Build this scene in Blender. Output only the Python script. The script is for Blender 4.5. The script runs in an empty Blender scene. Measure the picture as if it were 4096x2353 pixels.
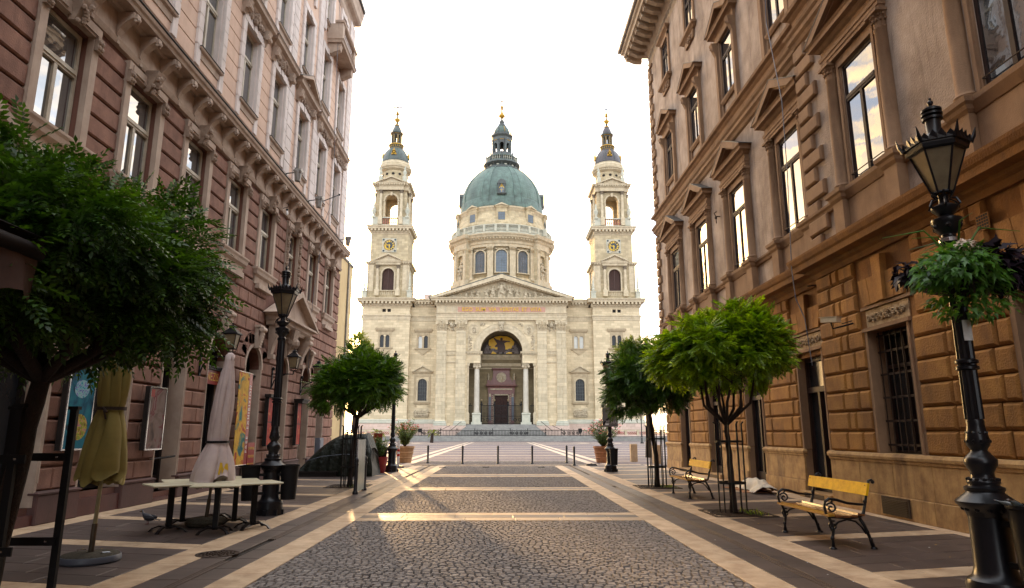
import bpy, math, random
import numpy as np
from mathutils import Vector, Matrix, Euler
R = math.radians
rnd = random.Random(7)
SC = bpy.context.scene
COL = SC.collection

# ------------------------------------------------------------------ camera
H_CAM = 1.55
PITCH = math.atan(556.5 / 2650.0)
YAW = math.atan(47.0 * math.cos(PITCH) / 2650.0)
cd = bpy.data.cameras.new('camera'); cam = bpy.data.objects.new('camera', cd); COL.objects.link(cam)
cd.sensor_width = 36.0; cd.lens = 36.0 * 2650.0 / 4096.0
cd.clip_start = 0.05; cd.clip_end = 6000
cam.location = (0, 0, H_CAM)
cam.rotation_euler = (math.pi / 2 + PITCH, 0, -YAW)
SC.camera = cam

# ------------------------------------------------------------------ sky, sun, exposure
SUN_EL = R(7.2); SUN_AZ = R(-13.6)          # azimuth measured from +Y towards +X
w = bpy.data.worlds.new('World'); SC.world = w; w.use_nodes = True
nt = w.node_tree; nt.nodes.clear()
def N(nt, typ, **kw):
    n = nt.nodes.new(typ)
    for k, v in kw.items():
        setattr(n, k, v)
    return n
sky = N(nt, 'ShaderNodeTexSky', sky_type='NISHITA')
sky.sun_disc = False; sky.sun_elevation = SUN_EL; sky.sun_rotation = SUN_AZ
sky.altitude = 100; sky.air_density = 1.0; sky.dust_density = 3.0; sky.ozone_density = 1.0
tc = N(nt, 'ShaderNodeTexCoord')
mp = N(nt, 'ShaderNodeMapping'); mp.inputs['Scale'].default_value = (1.0, 1.0, 2.6)
nz = N(nt, 'ShaderNodeTexNoise'); nz.inputs['Scale'].default_value = 4.5; nz.inputs['Detail'].default_value = 7; nz.inputs['Roughness'].default_value = 0.55; nz.inputs['Distortion'].default_value = 0.6
cr = N(nt, 'ShaderNodeValToRGB')
cr.color_ramp.elements[0].position = 0.43; cr.color_ramp.elements[0].color = (0.55, 0.55, 0.55, 1)
cr.color_ramp.elements[1].position = 0.58; cr.color_ramp.elements[1].color = (0.93, 0.93, 0.93, 1)
# cloud colour: warm towards the sun's side of the sky, neutral white elsewhere
sdir = Vector((math.sin(SUN_AZ) * math.cos(SUN_EL), math.cos(SUN_AZ) * math.cos(SUN_EL), math.sin(SUN_EL)))
dot = N(nt, 'ShaderNodeVectorMath', operation='DOT_PRODUCT'); dot.inputs[1].default_value = sdir
nrm = N(nt, 'ShaderNodeVectorMath', operation='NORMALIZE')
wr = N(nt, 'ShaderNodeMapRange'); wr.inputs['From Min'].default_value = 0.55; wr.inputs['From Max'].default_value = 0.98
cc = N(nt, 'ShaderNodeMixRGB'); cc.inputs[1].default_value = (7.0, 7.2, 7.6, 1); cc.inputs[2].default_value = (13.0, 9.6, 5.6, 1)
mx = N(nt, 'ShaderNodeMixRGB')
bg = N(nt, 'ShaderNodeBackground'); out = N(nt, 'ShaderNodeOutputWorld')
bg.inputs['Strength'].default_value = 0.15
L = nt.links.new
nz2 = N(nt, 'ShaderNodeTexNoise'); nz2.inputs['Scale'].default_value = 13.0; nz2.inputs['Detail'].default_value = 8; nz2.inputs['Roughness'].default_value = 0.6; nz2.inputs['Distortion'].default_value = 1.2
r2 = N(nt, 'ShaderNodeMapRange'); r2.inputs['From Min'].default_value = 0.44; r2.inputs['From Max'].default_value = 0.58
wc = N(nt, 'ShaderNodeMixRGB'); wc.inputs[1].default_value = (3.4, 4.0, 5.2, 1); wc.inputs[2].default_value = (18.0, 12.0, 5.5, 1)
L(mp.outputs[0], nz2.inputs['Vector']); L(nz2.outputs['Fac'], r2.inputs[0]); L(r2.outputs[0], wc.inputs[0]); L(wc.outputs[0], cc.inputs[2])
L(tc.outputs['Generated'], mp.inputs['Vector']); L(mp.outputs[0], nz.inputs['Vector']); L(nz.outputs['Fac'], cr.inputs[0])
L(tc.outputs['Generated'], nrm.inputs[0]); L(nrm.outputs[0], dot.inputs[0]); L(dot.outputs['Value'], wr.inputs[0]); L(wr.outputs[0], cc.inputs[0])
# bright haze round the low sun
pw_ = N(nt, 'ShaderNodeMath', operation='POWER'); pw_.inputs[1].default_value = 70; mxd = N(nt, 'ShaderNodeMath', operation='MAXIMUM'); mxd.inputs[1].default_value = 0.0
gl = N(nt, 'ShaderNodeVectorMath', operation='SCALE'); gl.inputs[0].default_value = (95, 56, 20); ad_ = N(nt, 'ShaderNodeVectorMath', operation='ADD')
L(dot.outputs['Value'], mxd.inputs[0]); L(mxd.outputs[0], pw_.inputs[0]); L(pw_.outputs[0], gl.inputs['Scale'])
L(sky.outputs[0], mx.inputs[1]); L(cc.outputs[0], mx.inputs[2]); L(cr.outputs[0], mx.inputs[0]); L(mx.outputs[0], ad_.inputs[0]); L(gl.outputs[0], ad_.inputs[1]); L(ad_.outputs[0], bg.inputs[0]); L(bg.outputs[0], out.inputs[0])
sl = bpy.data.lights.new('sun', 'SUN'); sun = bpy.data.objects.new('sun', sl); COL.objects.link(sun)
sl.energy = 2.0; sl.angle = R(0.8); sl.color = (1.0, 0.60, 0.26)
sun.rotation_euler = sdir.to_track_quat('Z', 'Y').to_euler()
SC.view_settings.view_transform = 'Standard'; SC.view_settings.look = 'None'
SC.view_settings.gamma = 1.0; SC.view_settings.use_curve_mapping = False
SC.view_settings.exposure = 1.68

# ------------------------------------------------------------------ materials
def srgb(r, g, b):
    f = lambda c: (c / 255 / 12.92) if c / 255 <= 0.04045 else ((c / 255 + 0.055) / 1.055) ** 2.4
    return (f(r), f(g), f(b))
MATS = {}
def mat(name, col, col2=None, scale=3.0, rough=0.8, bump=0.0, bscale=40.0, metal=0.0, spec=0.5, rand=0.0,
        stain=None, stain_amt=0.0, zs=1.0, brick=None, brick_amt=0.12, ior=1.5, coat=0.0, detail=5, transl=0.0,
        island=0.0, joint=0.0, ramp=(0.3, 0.7), coords='pos', bdist=0.02, planes=None):
    m = bpy.data.materials.new(name); m.use_nodes = True; MATS[name] = m
    t = m.node_tree; L = t.links.new
    b = t.nodes['Principled BSDF']
    b.inputs['Roughness'].default_value = rough; b.inputs['Metallic'].default_value = metal
    b.inputs['IOR'].default_value = ior; b.inputs['Specular IOR Level'].default_value = spec
    b.inputs['Coat Weight'].default_value = coat; b.inputs['Coat Roughness'].default_value = 0.08
    g = N(t, 'ShaderNodeNewGeometry'); tcn = N(t, 'ShaderNodeTexCoord')
    src = g.outputs['Position'] if coords == 'pos' else tcn.outputs['Object']
    c2 = col2 or tuple(x * 0.8 for x in col)
    mpn = N(t, 'ShaderNodeMapping'); mpn.inputs['Scale'].default_value = (1, 1, zs); L(src, mpn.inputs[0])
    n1 = N(t, 'ShaderNodeTexNoise'); n1.inputs['Scale'].default_value = scale; n1.inputs['Detail'].default_value = detail; n1.inputs['Roughness'].default_value = 0.65
    L(mpn.outputs[0], n1.inputs['Vector'])
    rp = N(t, 'ShaderNodeMapRange'); rp.inputs['From Min'].default_value = ramp[0]; rp.inputs['From Max'].default_value = ramp[1]; L(n1.outputs['Fac'], rp.inputs[0])
    mixc = N(t, 'ShaderNodeMixRGB'); mixc.inputs[1].default_value = (*col, 1); mixc.inputs[2].default_value = (*c2, 1); L(rp.outputs[0], mixc.inputs[0])
    cur = mixc.outputs[0]
    if stain_amt:
        mp2 = N(t, 'ShaderNodeMapping'); mp2.inputs['Scale'].default_value = (1, 1, 0.16); L(src, mp2.inputs[0])
        n2 = N(t, 'ShaderNodeTexNoise'); n2.inputs['Scale'].default_value = 2.3; n2.inputs['Detail'].default_value = 8; n2.inputs['Roughness'].default_value = 0.7; L(mp2.outputs[0], n2.inputs['Vector'])
        r2 = N(t, 'ShaderNodeMapRange'); r2.inputs['From Min'].default_value = 0.5; r2.inputs['From Max'].default_value = 0.72; r2.inputs['To Max'].default_value = stain_amt; L(n2.outputs['Fac'], r2.inputs[0])
        m2 = N(t, 'ShaderNodeMixRGB'); m2.inputs[2].default_value = (*(stain or tuple(x * 0.4 for x in col)), 1); L(r2.outputs[0], m2.inputs[0]); L(cur, m2.inputs[1]); cur = m2.outputs[0]
    bh = None
    if brick:
        # ashlar courses: (block length, course height)
        sx = N(t, 'ShaderNodeSeparateXYZ'); L(src, sx.inputs[0])
        ad = N(t, 'ShaderNodeMath', operation='ADD'); L(sx.outputs[0], ad.inputs[0]); L(sx.outputs[1], ad.inputs[1])
        cb = N(t, 'ShaderNodeCombineXYZ'); L(ad.outputs[0], cb.inputs[0]); L(sx.outputs[2], cb.inputs[1])
        bk = N(t, 'ShaderNodeTexBrick'); L(cb.outputs[0], bk.inputs['Vector'])
        bk.inputs['Scale'].default_value = 1.0; bk.inputs['Brick Width'].default_value = brick[0]; bk.inputs['Row Height'].default_value = brick[1]
        bk.inputs['Mortar Size'].default_value = brick[1] * 0.03; bk.inputs['Color1'].default_value = (1 - brick_amt, 1 - brick_amt * 1.05, 1 - brick_amt * 1.2, 1)
        bk.inputs['Color2'].default_value = (1.08, 1.07, 1.05, 1); bk.inputs['Mortar'].default_value = (0.7, 0.68, 0.64, 1); bk.inputs['Bias'].default_value = 0.1
        m3 = N(t, 'ShaderNodeMixRGB', blend_type='MULTIPLY'); m3.inputs[0].default_value = 1; L(cur, m3.inputs[1]); L(bk.outputs['Color'], m3.inputs[2]); cur = m3.outputs[0]
        bh = bk.outputs['Fac']
    if rand or island:
        if island: rs = g.outputs['Random Per Island']; amt = island
        else:
            oi = N(t, 'ShaderNodeObjectInfo'); rs = oi.outputs['Random']; amt = rand
        mr = N(t, 'ShaderNodeMapRange'); mr.inputs['To Min'].default_value = 1 - amt; mr.inputs['To Max'].default_value = 1 + amt * 0.8; L(rs, mr.inputs[0])
        hs = N(t, 'ShaderNodeHueSaturation'); L(cur, hs.inputs['Color']); L(mr.outputs[0], hs.inputs['Value']); cur = hs.outputs[0]
    L(cur, b.inputs['Base Color'])
    if bump:
        n3 = N(t, 'ShaderNodeTexNoise'); n3.inputs['Scale'].default_value = bscale; n3.inputs['Detail'].default_value = 4; L(src, n3.inputs['Vector'])
        bp = N(t, 'ShaderNodeBump'); bp.inputs['Strength'].default_value = bump; bp.inputs['Distance'].default_value = bdist; L(n3.outputs['Fac'], bp.inputs['Height'])
        if bh:
            bp2 = N(t, 'ShaderNodeBump', invert=True); bp2.inputs['Strength'].default_value = 0.6; bp2.inputs['Distance'].default_value = 0.03; L(bh, bp2.inputs['Height']); L(bp.outputs[0], bp2.inputs['Normal']); bp = bp2
        L(bp.outputs[0], b.inputs['Normal'])
    if transl:
        tr = N(t, 'ShaderNodeBsdfTranslucent'); ms = N(t, 'ShaderNodeMixShader'); ms.inputs[0].default_value = transl
        gm = N(t, 'ShaderNodeMixRGB', blend_type='MULTIPLY'); gm.inputs[0].default_value = 1; gm.inputs[2].default_value = (1.9, 1.8, 0.7, 1); L(cur, gm.inputs[1])
        L(gm.outputs[0], tr.inputs[0]); o = t.nodes['Material Output']; L(b.outputs[0], ms.inputs[1]); L(tr.outputs[0], ms.inputs[2]); L(ms.outputs[0], o.inputs['Surface'])
    return m

S = srgb
mat('limestone', (0.61, 0.51, 0.34), (0.50, 0.41, 0.27), 0.5, 0.85, 0.6, 3, stain_amt=0.22, stain=(0.34, 0.29, 0.20), brick=(1.35, 0.52), brick_amt=0.2, bdist=0.05)
mat('limestone_trim', (0.56, 0.47, 0.32), (0.38, 0.31, 0.20), 1.3, 0.85, 0.5, 5, stain_amt=0.55, stain=(0.25, 0.23, 0.19))
mat('limestone_tower', (0.52, 0.43, 0.27), (0.38, 0.31, 0.20), 0.6, 0.85, 0.6, 3, stain_amt=0.45, stain=(0.22, 0.20, 0.15), brick=(1.25, 0.5), brick_amt=0.28, bdist=0.05)
mat('pilaster_stone', (0.66, 0.58, 0.42), (0.54, 0.46, 0.32), 0.8, 0.85, 0.4, 5, stain_amt=0.2, brick=(2.1, 0.8), brick_amt=0.14)
mat('pale_stone', (0.48, 0.45, 0.36), (0.34, 0.35, 0.28), 1.2, 0.8, 0.3, 5, stain_amt=0.4, stain=(0.28, 0.30, 0.24))
mat('surround_stone', (0.43, 0.345, 0.22), (0.31, 0.245, 0.155), 1.5, 0.85, 0.4, 6, stain_amt=0.4)
mat('panel_granite', (0.46, 0.25, 0.18), (0.38, 0.20, 0.15), 2, 0.6)
mat('statue_stone', (0.52, 0.44, 0.31), (0.20, 0.16, 0.10), 2.2, 0.85, 0.3, 8)
mat('shade_stone', (0.24, 0.185, 0.10), (0.17, 0.13, 0.07), 0.5, 0.85, 0.4, 4, brick=(1.2, 0.5), brick_amt=0.2)  # darker copy of the limestone: porch shade put into the colour
mat('column_stone', (0.46, 0.42, 0.34), (0.38, 0.34, 0.27), 1.0, 0.6)
mat('dark_capital', (0.12, 0.09, 0.06), (0.20, 0.16, 0.11), 3, 0.8)
mat('pink_granite', (0.56, 0.42, 0.35), (0.47, 0.35, 0.29), 2, 0.6, brick=(1.8, 0.7))
mat('red_marble', (0.20, 0.09, 0.075), (0.12, 0.05, 0.045), 2.5, 0.4)
mat('grey_marble', (0.12, 0.14, 0.16), (0.07, 0.08, 0.10), 2.5, 0.4)
mat('copper_green', (0.115, 0.18, 0.15), (0.05, 0.08, 0.07), 0.35, 0.65, 0.3, 3, stain_amt=0.75, stain=(0.045, 0.05, 0.045), brick=(0.95, 0.62), brick_amt=0.14, zs=0.5)
mat('copper_rib', (0.10, 0.165, 0.135), (0.04, 0.06, 0.05), 0.8, 0.6, stain_amt=0.5, stain=(0.035, 0.04, 0.035))
mat('dark_copper', (0.04, 0.042, 0.04), (0.075, 0.095, 0.088), 0.7, 0.55, stain_amt=0.5, stain=(0.03, 0.03, 0.03))
mat('dark_copper_roof', (0.075, 0.10, 0.09), (0.045, 0.05, 0.048), 0.6, 0.5, 0.3, 3, brick=(0.8, 0.5), brick_amt=0.2)
mat('brown_copper_roof', (0.06, 0.05, 0.055), (0.04, 0.035, 0.04), 0.6, 0.45, 0.3, 3, brick=(0.8, 0.5), brick_amt=0.2)
mat('gilding', (0.50, 0.28, 0.025), (0.26, 0.14, 0.012), 3, 0.45, metal=0.45)
mat('gold_paint', (0.66, 0.42, 0.03), (0.50, 0.31, 0.02), 5, 0.5)
mat('mosaic_gold', (0.95, 0.60, 0.01), (0.80, 0.44, 0.005), 3, 0.35, 0.6, 12)
mat('mosaic_robe', (0.05, 0.03, 0.025), (0.10, 0.04, 0.03), 2, 0.5)
mat('mosaic_cloud', (0.30, 0.25, 0.22), (0.08, 0.06, 0.06), 1.5, 0.5)
mat('mosaic_brown', (0.07, 0.04, 0.02), (0.03, 0.02, 0.015), 1.5, 0.6)
mat('terracotta_stone', (0.36, 0.15, 0.10), (0.28, 0.11, 0.08), 3, 0.7)
mat('shutter_brown', (0.07, 0.028, 0.018), (0.045, 0.02, 0.013), 2, 0.6)
mat('lead_glass', (0.10, 0.13, 0.17), (0.05, 0.07, 0.09), 0.8, 0.15, spec=0.7)
mat('dark_glass', (0.012, 0.013, 0.016), (0.02, 0.022, 0.026), 0.8, 0.2, spec=0.3)
mat('bright_glass', (0.55, 0.55, 0.50), (0.45, 0.46, 0.44), 1, 0.2)
mat('clock_face', (0.012, 0.022, 0.03), None, 2, 0.4)
mat('dark_interior', (0.012, 0.009, 0.008), None, 2, 0.9)
# left building
mat('red_plaster', S(150, 110, 92), S(112, 79, 66), 2.2, 0.9, 1.0, 38, stain_amt=0.5, stain=S(84, 56, 46), rand=0.07, bdist=0.012)
mat('red_plaster_dark', S(122, 82, 68), S(104, 70, 58), 1.2, 0.9, 0.8, 55, stain_amt=0.4, stain=S(70, 46, 40), bdist=0.012)
mat('cream_plaster', S(186, 166, 148), S(160, 138, 122), 1.6, 0.88, 0.6, 60, stain_amt=0.5, stain=S(112, 92, 78), bdist=0.01)
mat('cream_ornament', S(166, 146, 128), S(120, 98, 82), 5, 0.88, 0.5, 40, bdist=0.01)
mat('peach_plaster', S(212, 182, 160), S(192, 162, 142), 0.9, 0.9, 0.4, 30, stain_amt=0.4, stain=S(150, 118, 98), bdist=0.01)
mat('pale_quoin', S(218, 206, 200), S(196, 184, 176), 1.2, 0.88, 0.4, 30, stain_amt=0.4, stain=S(140, 128, 120), bdist=0.01)
mat('cream_wood', S(190, 180, 160), S(160, 148, 128), 3, 0.5, 0.2, 40)
mat('plinth_stone', S(92, 62, 56), S(72, 50, 46), 1.6, 0.75, 0.4, 30, stain_amt=0.6, stain=S(52, 36, 34), rand=0.1, bdist=0.01)
mat('red_step', S(84, 38, 32), S(66, 30, 26), 3, 0.6)
mat('dark_wood', (0.012, 0.009, 0.008), (0.022, 0.016, 0.013), 3, 0.6, spec=0.2)
mat('roof_lead', S(70, 66, 62), S(52, 50, 48), 2, 0.6)
mat('reflect_glass', (0.02, 0.022, 0.025), (0.03, 0.032, 0.035), 1.2, 0.02, 0.10, 1.3, ior=2.3, spec=0.5, bdist=0.02)
mat('sky_glass', (0.05, 0.055, 0.06), (0.07, 0.075, 0.08), 1.2, 0.02, 0.06, 1.3, ior=3.4, spec=0.5, bdist=0.02)
mat('drain_steel', S(92, 76, 66), S(66, 54, 48), 4, 0.5)
mat('old_bronze', (0.06, 0.035, 0.01), (0.03, 0.018, 0.006), 3, 0.6)
mat('curtain', S(170, 168, 160), S(140, 138, 132), 2, 0.9)
# right building
mat('ochre_block', S(164, 116, 54), S(118, 78, 36), 1.6, 0.92, 1.0, 30, stain_amt=0.75, stain=S(88, 58, 32), rand=0.13, bdist=0.014)
mat('ochre_wall', S(138, 92, 36), S(102, 65, 27), 1.4, 0.92, 0.8, 30, stain_amt=0.8, stain=S(82, 52, 28), bdist=0.012)
mat('brown_trim', S(140, 110, 82), S(116, 88, 64), 1.2, 0.9, 0.6, 45, stain_amt=0.6, stain=S(80, 58, 42), rand=0.06, bdist=0.01)
mat('grey_render', S(176, 158, 142), S(122, 104, 90), 0.9, 0.95, 1.0, 26, stain_amt=0.85, stain=S(96, 78, 64), bdist=0.015)
mat('travertine', S(180, 144, 92), S(126, 92, 56), 3.0, 0.8, 0.6, 18, stain_amt=0.95, stain=S(84, 56, 34), rand=0.12, bdist=0.01)
mat('floral_relief', S(172, 152, 122), S(118, 92, 62), 8, 0.85, 0.3, 40)
mat('brown_frame', S(50, 32, 26), S(34, 23, 19), 4, 0.6, spec=0.2)
mat('rusty_iron', S(62, 46, 36), S(38, 28, 22), 6, 0.7, spec=0.2)
mat('eave_stone', S(176, 160, 138), S(150, 130, 108), 1.5, 0.85, 0.3, 30, stain_amt=0.4, stain=S(110, 92, 74))
mat('zinc', S(150, 146, 140), S(120, 116, 110), 3, 0.45, metal=0.3)
# paving
mat('cobble', S(142, 134, 128), S(96, 88, 84), 7.0, 0.85, 0.9, 55, rand=0.2, spec=0.25, bdist=0.006)
mat('cobble_mass', S(142, 134, 128), S(96, 88, 84), 7.0, 0.85, 0.9, 55, island=0.2, spec=0.25, bdist=0.006)
mat('joint_sand', S(46, 40, 36), S(32, 27, 24), 12, 0.95, 0.4, 80)
mat('dark_slab', S(88, 74, 68), S(58, 48, 44), 1.6, 0.5, 0.35, 60, rand=0.14, stain_amt=0.35, stain=S(58, 48, 46), bdist=0.005)
mat('dark_slab_mass', S(88, 74, 68), S(58, 48, 44), 1.6, 0.5, 0.35, 60, island=0.14, bdist=0.005)
mat('beige_slab', S(204, 180, 150), S(164, 136, 108), 3.0, 0.6, 0.4, 40, spec=0.2, rand=0.12, stain_amt=0.55, stain=S(130, 104, 80), zs=1, bdist=0.004)
mat('beige_slab_mass', S(204, 180, 150), S(164, 136, 108), 3.0, 0.6, 0.3, 50, island=0.08, bdist=0.004)
mat('square_cobble', S(120, 106, 104), S(72, 63, 64), 6.0, 0.8, 1.0, 7, ramp=(0.35,0.65), stain_amt=0.3, stain=S(100,86,82), bdist=0.05)
mat('square_ground', S(128, 112, 104), S(104, 90, 84), 0.3, 0.85)
mat('square_band', S(196, 176, 154), S(170, 148, 126), 1.5, 0.6)
mat('step_stone', S(138, 136, 130), S(110, 108, 104), 1.2, 0.8, 0.3, 10, stain_amt=0.3)
# street things
mat('black_iron', (0.006, 0.006, 0.008), (0.010, 0.010, 0.012), 5, 0.30, 0.15, 60, spec=0.35, bdist=0.003)
mat('matt_iron', (0.006, 0.006, 0.007), (0.011, 0.010, 0.010), 5, 0.55, spec=0.2)
mat('frosted_glass', S(150, 134, 104), S(104, 88, 66), 3, 0.35, transl=0.35)
mat('bark', S(52, 36, 26), S(30, 21, 16), 14, 0.95, 1.0, 50, zs=0.3, bdist=0.02)
mat('leaf_dark', (0.014, 0.048, 0.005), (0.065, 0.14, 0.010), 3.0, 0.45, island=0.6, transl=0.25)
mat('leaf_mid', (0.018, 0.062, 0.005), (0.095, 0.19, 0.010), 3.0, 0.42, island=0.6, transl=0.28)
mat('leaf_bright', (0.06, 0.15, 0.004), (0.24, 0.35, 0.008), 3.0, 0.45, island=0.5, transl=0.38)
mat('leaf_far', (0.09, 0.12, 0.025), (0.14, 0.15, 0.03), 0.8, 0.6, island=0.4, transl=0.45)
mat('leaf_purple', (0.010, 0.005, 0.010), (0.018, 0.008, 0.016), 4, 0.5, spec=0.2, island=0.4)
mat('leaf_lime', (0.05, 0.14, 0.02), (0.08, 0.20, 0.03), 4, 0.4, island=0.35, transl=0.3)
mat('leaf_oleander', (0.05, 0.09, 0.025), (0.10, 0.15, 0.045), 4, 0.5, island=0.35, transl=0.25)
mat('petal_pink', (0.75, 0.12, 0.22), (0.65, 0.22, 0.32), 6, 0.6, transl=0.3)
mat('petal_red', (0.60, 0.02, 0.09), (0.50, 0.02, 0.07), 6, 0.6, transl=0.3)
mat('petal_white', (0.70, 0.62, 0.50), (0.60, 0.42, 0.32), 6, 0.6)
mat('bench_wood_sunlit', (0.85, 0.50, 0.012), (0.60, 0.32, 0.008), 9, 0.6, 0.5, 30, spec=0.12, coords='pos', bdist=0.006)  # yellow wood with the low sun's golden glare put into its colour
mat('bench_wood', (0.22, 0.085, 0.028), (0.15, 0.055, 0.02), 6, 0.25, 0.2, 30, spec=0.6, bdist=0.004)
mat('bench_slat_sunlit', (0.42, 0.21, 0.02), (0.30, 0.14, 0.015), 6, 0.5, spec=0.3)  # lit copy of the bench wood: sun glow put into the colour
mat('parasol_olive', S(140, 122, 58), S(116, 100, 46), 2.0, 0.85, 0.3, 140, bdist=0.003, coords='obj')
mat('parasol_cream', S(198, 180, 172), S(170, 150, 146), 2.0, 0.85, 0.3, 140, bdist=0.003, coords='obj')
mat('strap_brown', S(52, 34, 20), None, 4, 0.8)
mat('pole_cream', S(170, 160, 120), S(140, 130, 96), 4, 0.5)
mat('pole_grey', S(96, 84, 70), S(70, 62, 52), 4, 0.4, metal=0.5)
mat('gravel_concrete', S(84, 78, 64), S(46, 42, 34), 30, 0.95, 1.0, 60)
mat('table_cream', S(206, 198, 168), S(190, 182, 152), 3, 0.35, spec=0.5)
mat('unused_print', (0, 0, 0), None)
mat('awning_cloth', S(88, 60, 48), S(66, 44, 36), 2, 0.85)
mat('awning_wood', S(34, 22, 18), S(22, 15, 12), 3, 0.7, spec=0.15)
mat('tarp', S(28, 34, 24), S(17, 22, 15), 2.5, 0.55, 1.0, 7, spec=0.3, bdist=0.08)
mat('terracotta_pot', S(158, 104, 66), S(120, 76, 46), 4, 0.8, 0.3, 30)
mat('stone_pot', S(176, 136, 96), S(140, 104, 70), 4, 0.85, 0.3, 30)
mat('red_plastic', (0.28, 0.014, 0.016), (0.20, 0.01, 0.012), 3, 0.35)
mat('wicker_red', S(150, 56, 36), S(96, 34, 22), 30, 0.6)
mat('bamboo', S(176, 128, 76), S(130, 88, 48), 8, 0.5)
mat('white_paint', (0.75, 0.74, 0.72), (0.6, 0.59, 0.57), 4, 0.4)
mat('red_paint', (0.45, 0.02, 0.02), None, 4, 0.4)
mat('post_stone', S(186, 160, 126), S(158, 130, 98), 6, 0.8)
mat('blanket', S(214, 204, 186), S(188, 176, 156), 3, 0.95, 0.8, 30, bdist=0.02)
mat('skin', S(150, 96, 74), None, 4, 0.6)
mat('hair', S(40, 24, 18), None, 4, 0.7)
mat('cardboard', S(160, 112, 76), S(134, 92, 60), 4, 0.9)
mat('pigeon_grey', (0.02, 0.02, 0.026), (0.035, 0.035, 0.042), 12, 0.6)
mat('pigeon_pink', (0.20, 0.05, 0.05), None, 4, 0.6)
mat('sign_red', (0.30, 0.018, 0.012), (0.24, 0.014, 0.01), 3, 0.4)
mat('letter_gold', (0.70, 0.42, 0.08), None, 3, 0.45)
mat('letter_white', (0.75, 0.72, 0.66), None, 3, 0.5)
mat('letter_grey', (0.35, 0.33, 0.32), None, 3, 0.5)
mat('sign_grey', (0.10, 0.09, 0.085), (0.13, 0.12, 0.11), 3, 0.4)
mat('steel', (0.45, 0.45, 0.46), (0.35, 0.35, 0.36), 3, 0.25, metal=0.9)
mat('panel_glass', (0.22, 0.27, 0.20), (0.30, 0.34, 0.28), 4, 0.15)
mat('bottle_glass', (0.10, 0.12, 0.12), (0.05, 0.06, 0.06), 4, 0.05, spec=0.9)
mat('litter_yellow', (0.45, 0.26, 0.03), (0.55, 0.36, 0.05), 4, 0.8)
mat('paper_white', (0.7, 0.7, 0.68), None, 4, 0.8)
mat('camera_white', S(200, 180, 150), None, 4, 0.5)
mat('far_house', S(214, 190, 140), S(190, 164, 118), 0.6, 0.9, stain_amt=0.3)
mat('grey_plastic', S(90, 96, 108), None, 3, 0.45)
mat('green_shade_far', S(60, 84, 40), S(40, 60, 28), 2, 0.8)

def art_mat(name, colors, scale, seed, warp=1.5):
    """flat printed picture: swirling patches of colour"""
    m = bpy.data.materials.new(name); m.use_nodes = True; MATS[name] = m
    t = m.node_tree; L = t.links.new; b = t.nodes['Principled BSDF']
    b.inputs['Roughness'].default_value = 0.6; b.inputs['Specular IOR Level'].default_value = 0.15
    tcn = N(t, 'ShaderNodeTexCoord'); mpn = N(t, 'ShaderNodeMapping'); mpn.inputs['Location'].default_value = (seed, seed * 2, seed * 3)
    L(tcn.outputs['Object'], mpn.inputs[0])
    n = N(t, 'ShaderNodeTexNoise'); n.inputs['Scale'].default_value = scale; n.inputs['Detail'].default_value = 6; n.inputs['Distortion'].default_value = warp; L(mpn.outputs[0], n.inputs['Vector'])
    r = N(t, 'ShaderNodeValToRGB'); e = r.color_ramp.elements
    while len(e) < len(colors): e.new(0.5)
    for i, c in enumerate(colors):
        e[i].position = 0.28 + 0.44 * i / (len(colors) - 1); e[i].color = (*c, 1)
    L(n.outputs['Fac'], r.inputs[0]); L(r.outputs[0], b.inputs['Base Color'])
art_mat('print_blue', [(0.002, 0.004, 0.01), (0.004, 0.05, 0.09), (0.006, 0.11, 0.17), (0.01, 0.15, 0.19), (0.003, 0.02, 0.04)], 2.4, 3.1)
art_mat('print_bouquet', [(0.03, 0.02, 0.02), (0.35, 0.10, 0.02), (0.10, 0.25, 0.03), (0.50, 0.32, 0.04), (0.30, 0.05, 0.25), (0.40, 0.35, 0.2)], 16, 1.7, 0.5)
art_mat('print_flowers_blue', [(0.02, 0.05, 0.20), (0.02, 0.30, 0.35), (0.30, 0.45, 0.45), (0.10, 0.08, 0.40), (0.03, 0.20, 0.12)], 18, 5.2, 0.5)
art_mat('print_menu', [(0.06, 0.04, 0.035), (0.15, 0.10, 0.08), (0.20, 0.14, 0.12), (0.14, 0.025, 0.03), (0.28, 0.23, 0.20)], 3.0, 2.2, 0.8)
art_mat('print_exhibit', [(0.02, 0.08, 0.09), (0.03, 0.16, 0.12), (0.42, 0.22, 0.02), (0.60, 0.34, 0.03), (0.40, 0.07, 0.02), (0.15, 0.02, 0.02)], 2.2, 9.4, 1.2)
art_mat('print_red', [(0.20, 0.015, 0.01), (0.34, 0.03, 0.02), (0.30, 0.02, 0.01), (0.50, 0.15, 0.05)], 3.2, 4.4, 0.6)
art_mat('door_relief', [(0.015, 0.007, 0.006), (0.03, 0.012, 0.01), (0.05, 0.025, 0.018), (0.008, 0.005, 0.005)], 3.0, 4.0, 0.3)
art_mat('bottle_label', [(0.6, 0.6, 0.6), (0.05, 0.08, 0.25), (0.7, 0.7, 0.7), (0.4, 0.05, 0.05)], 20, 4.0, 0.3)

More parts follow.
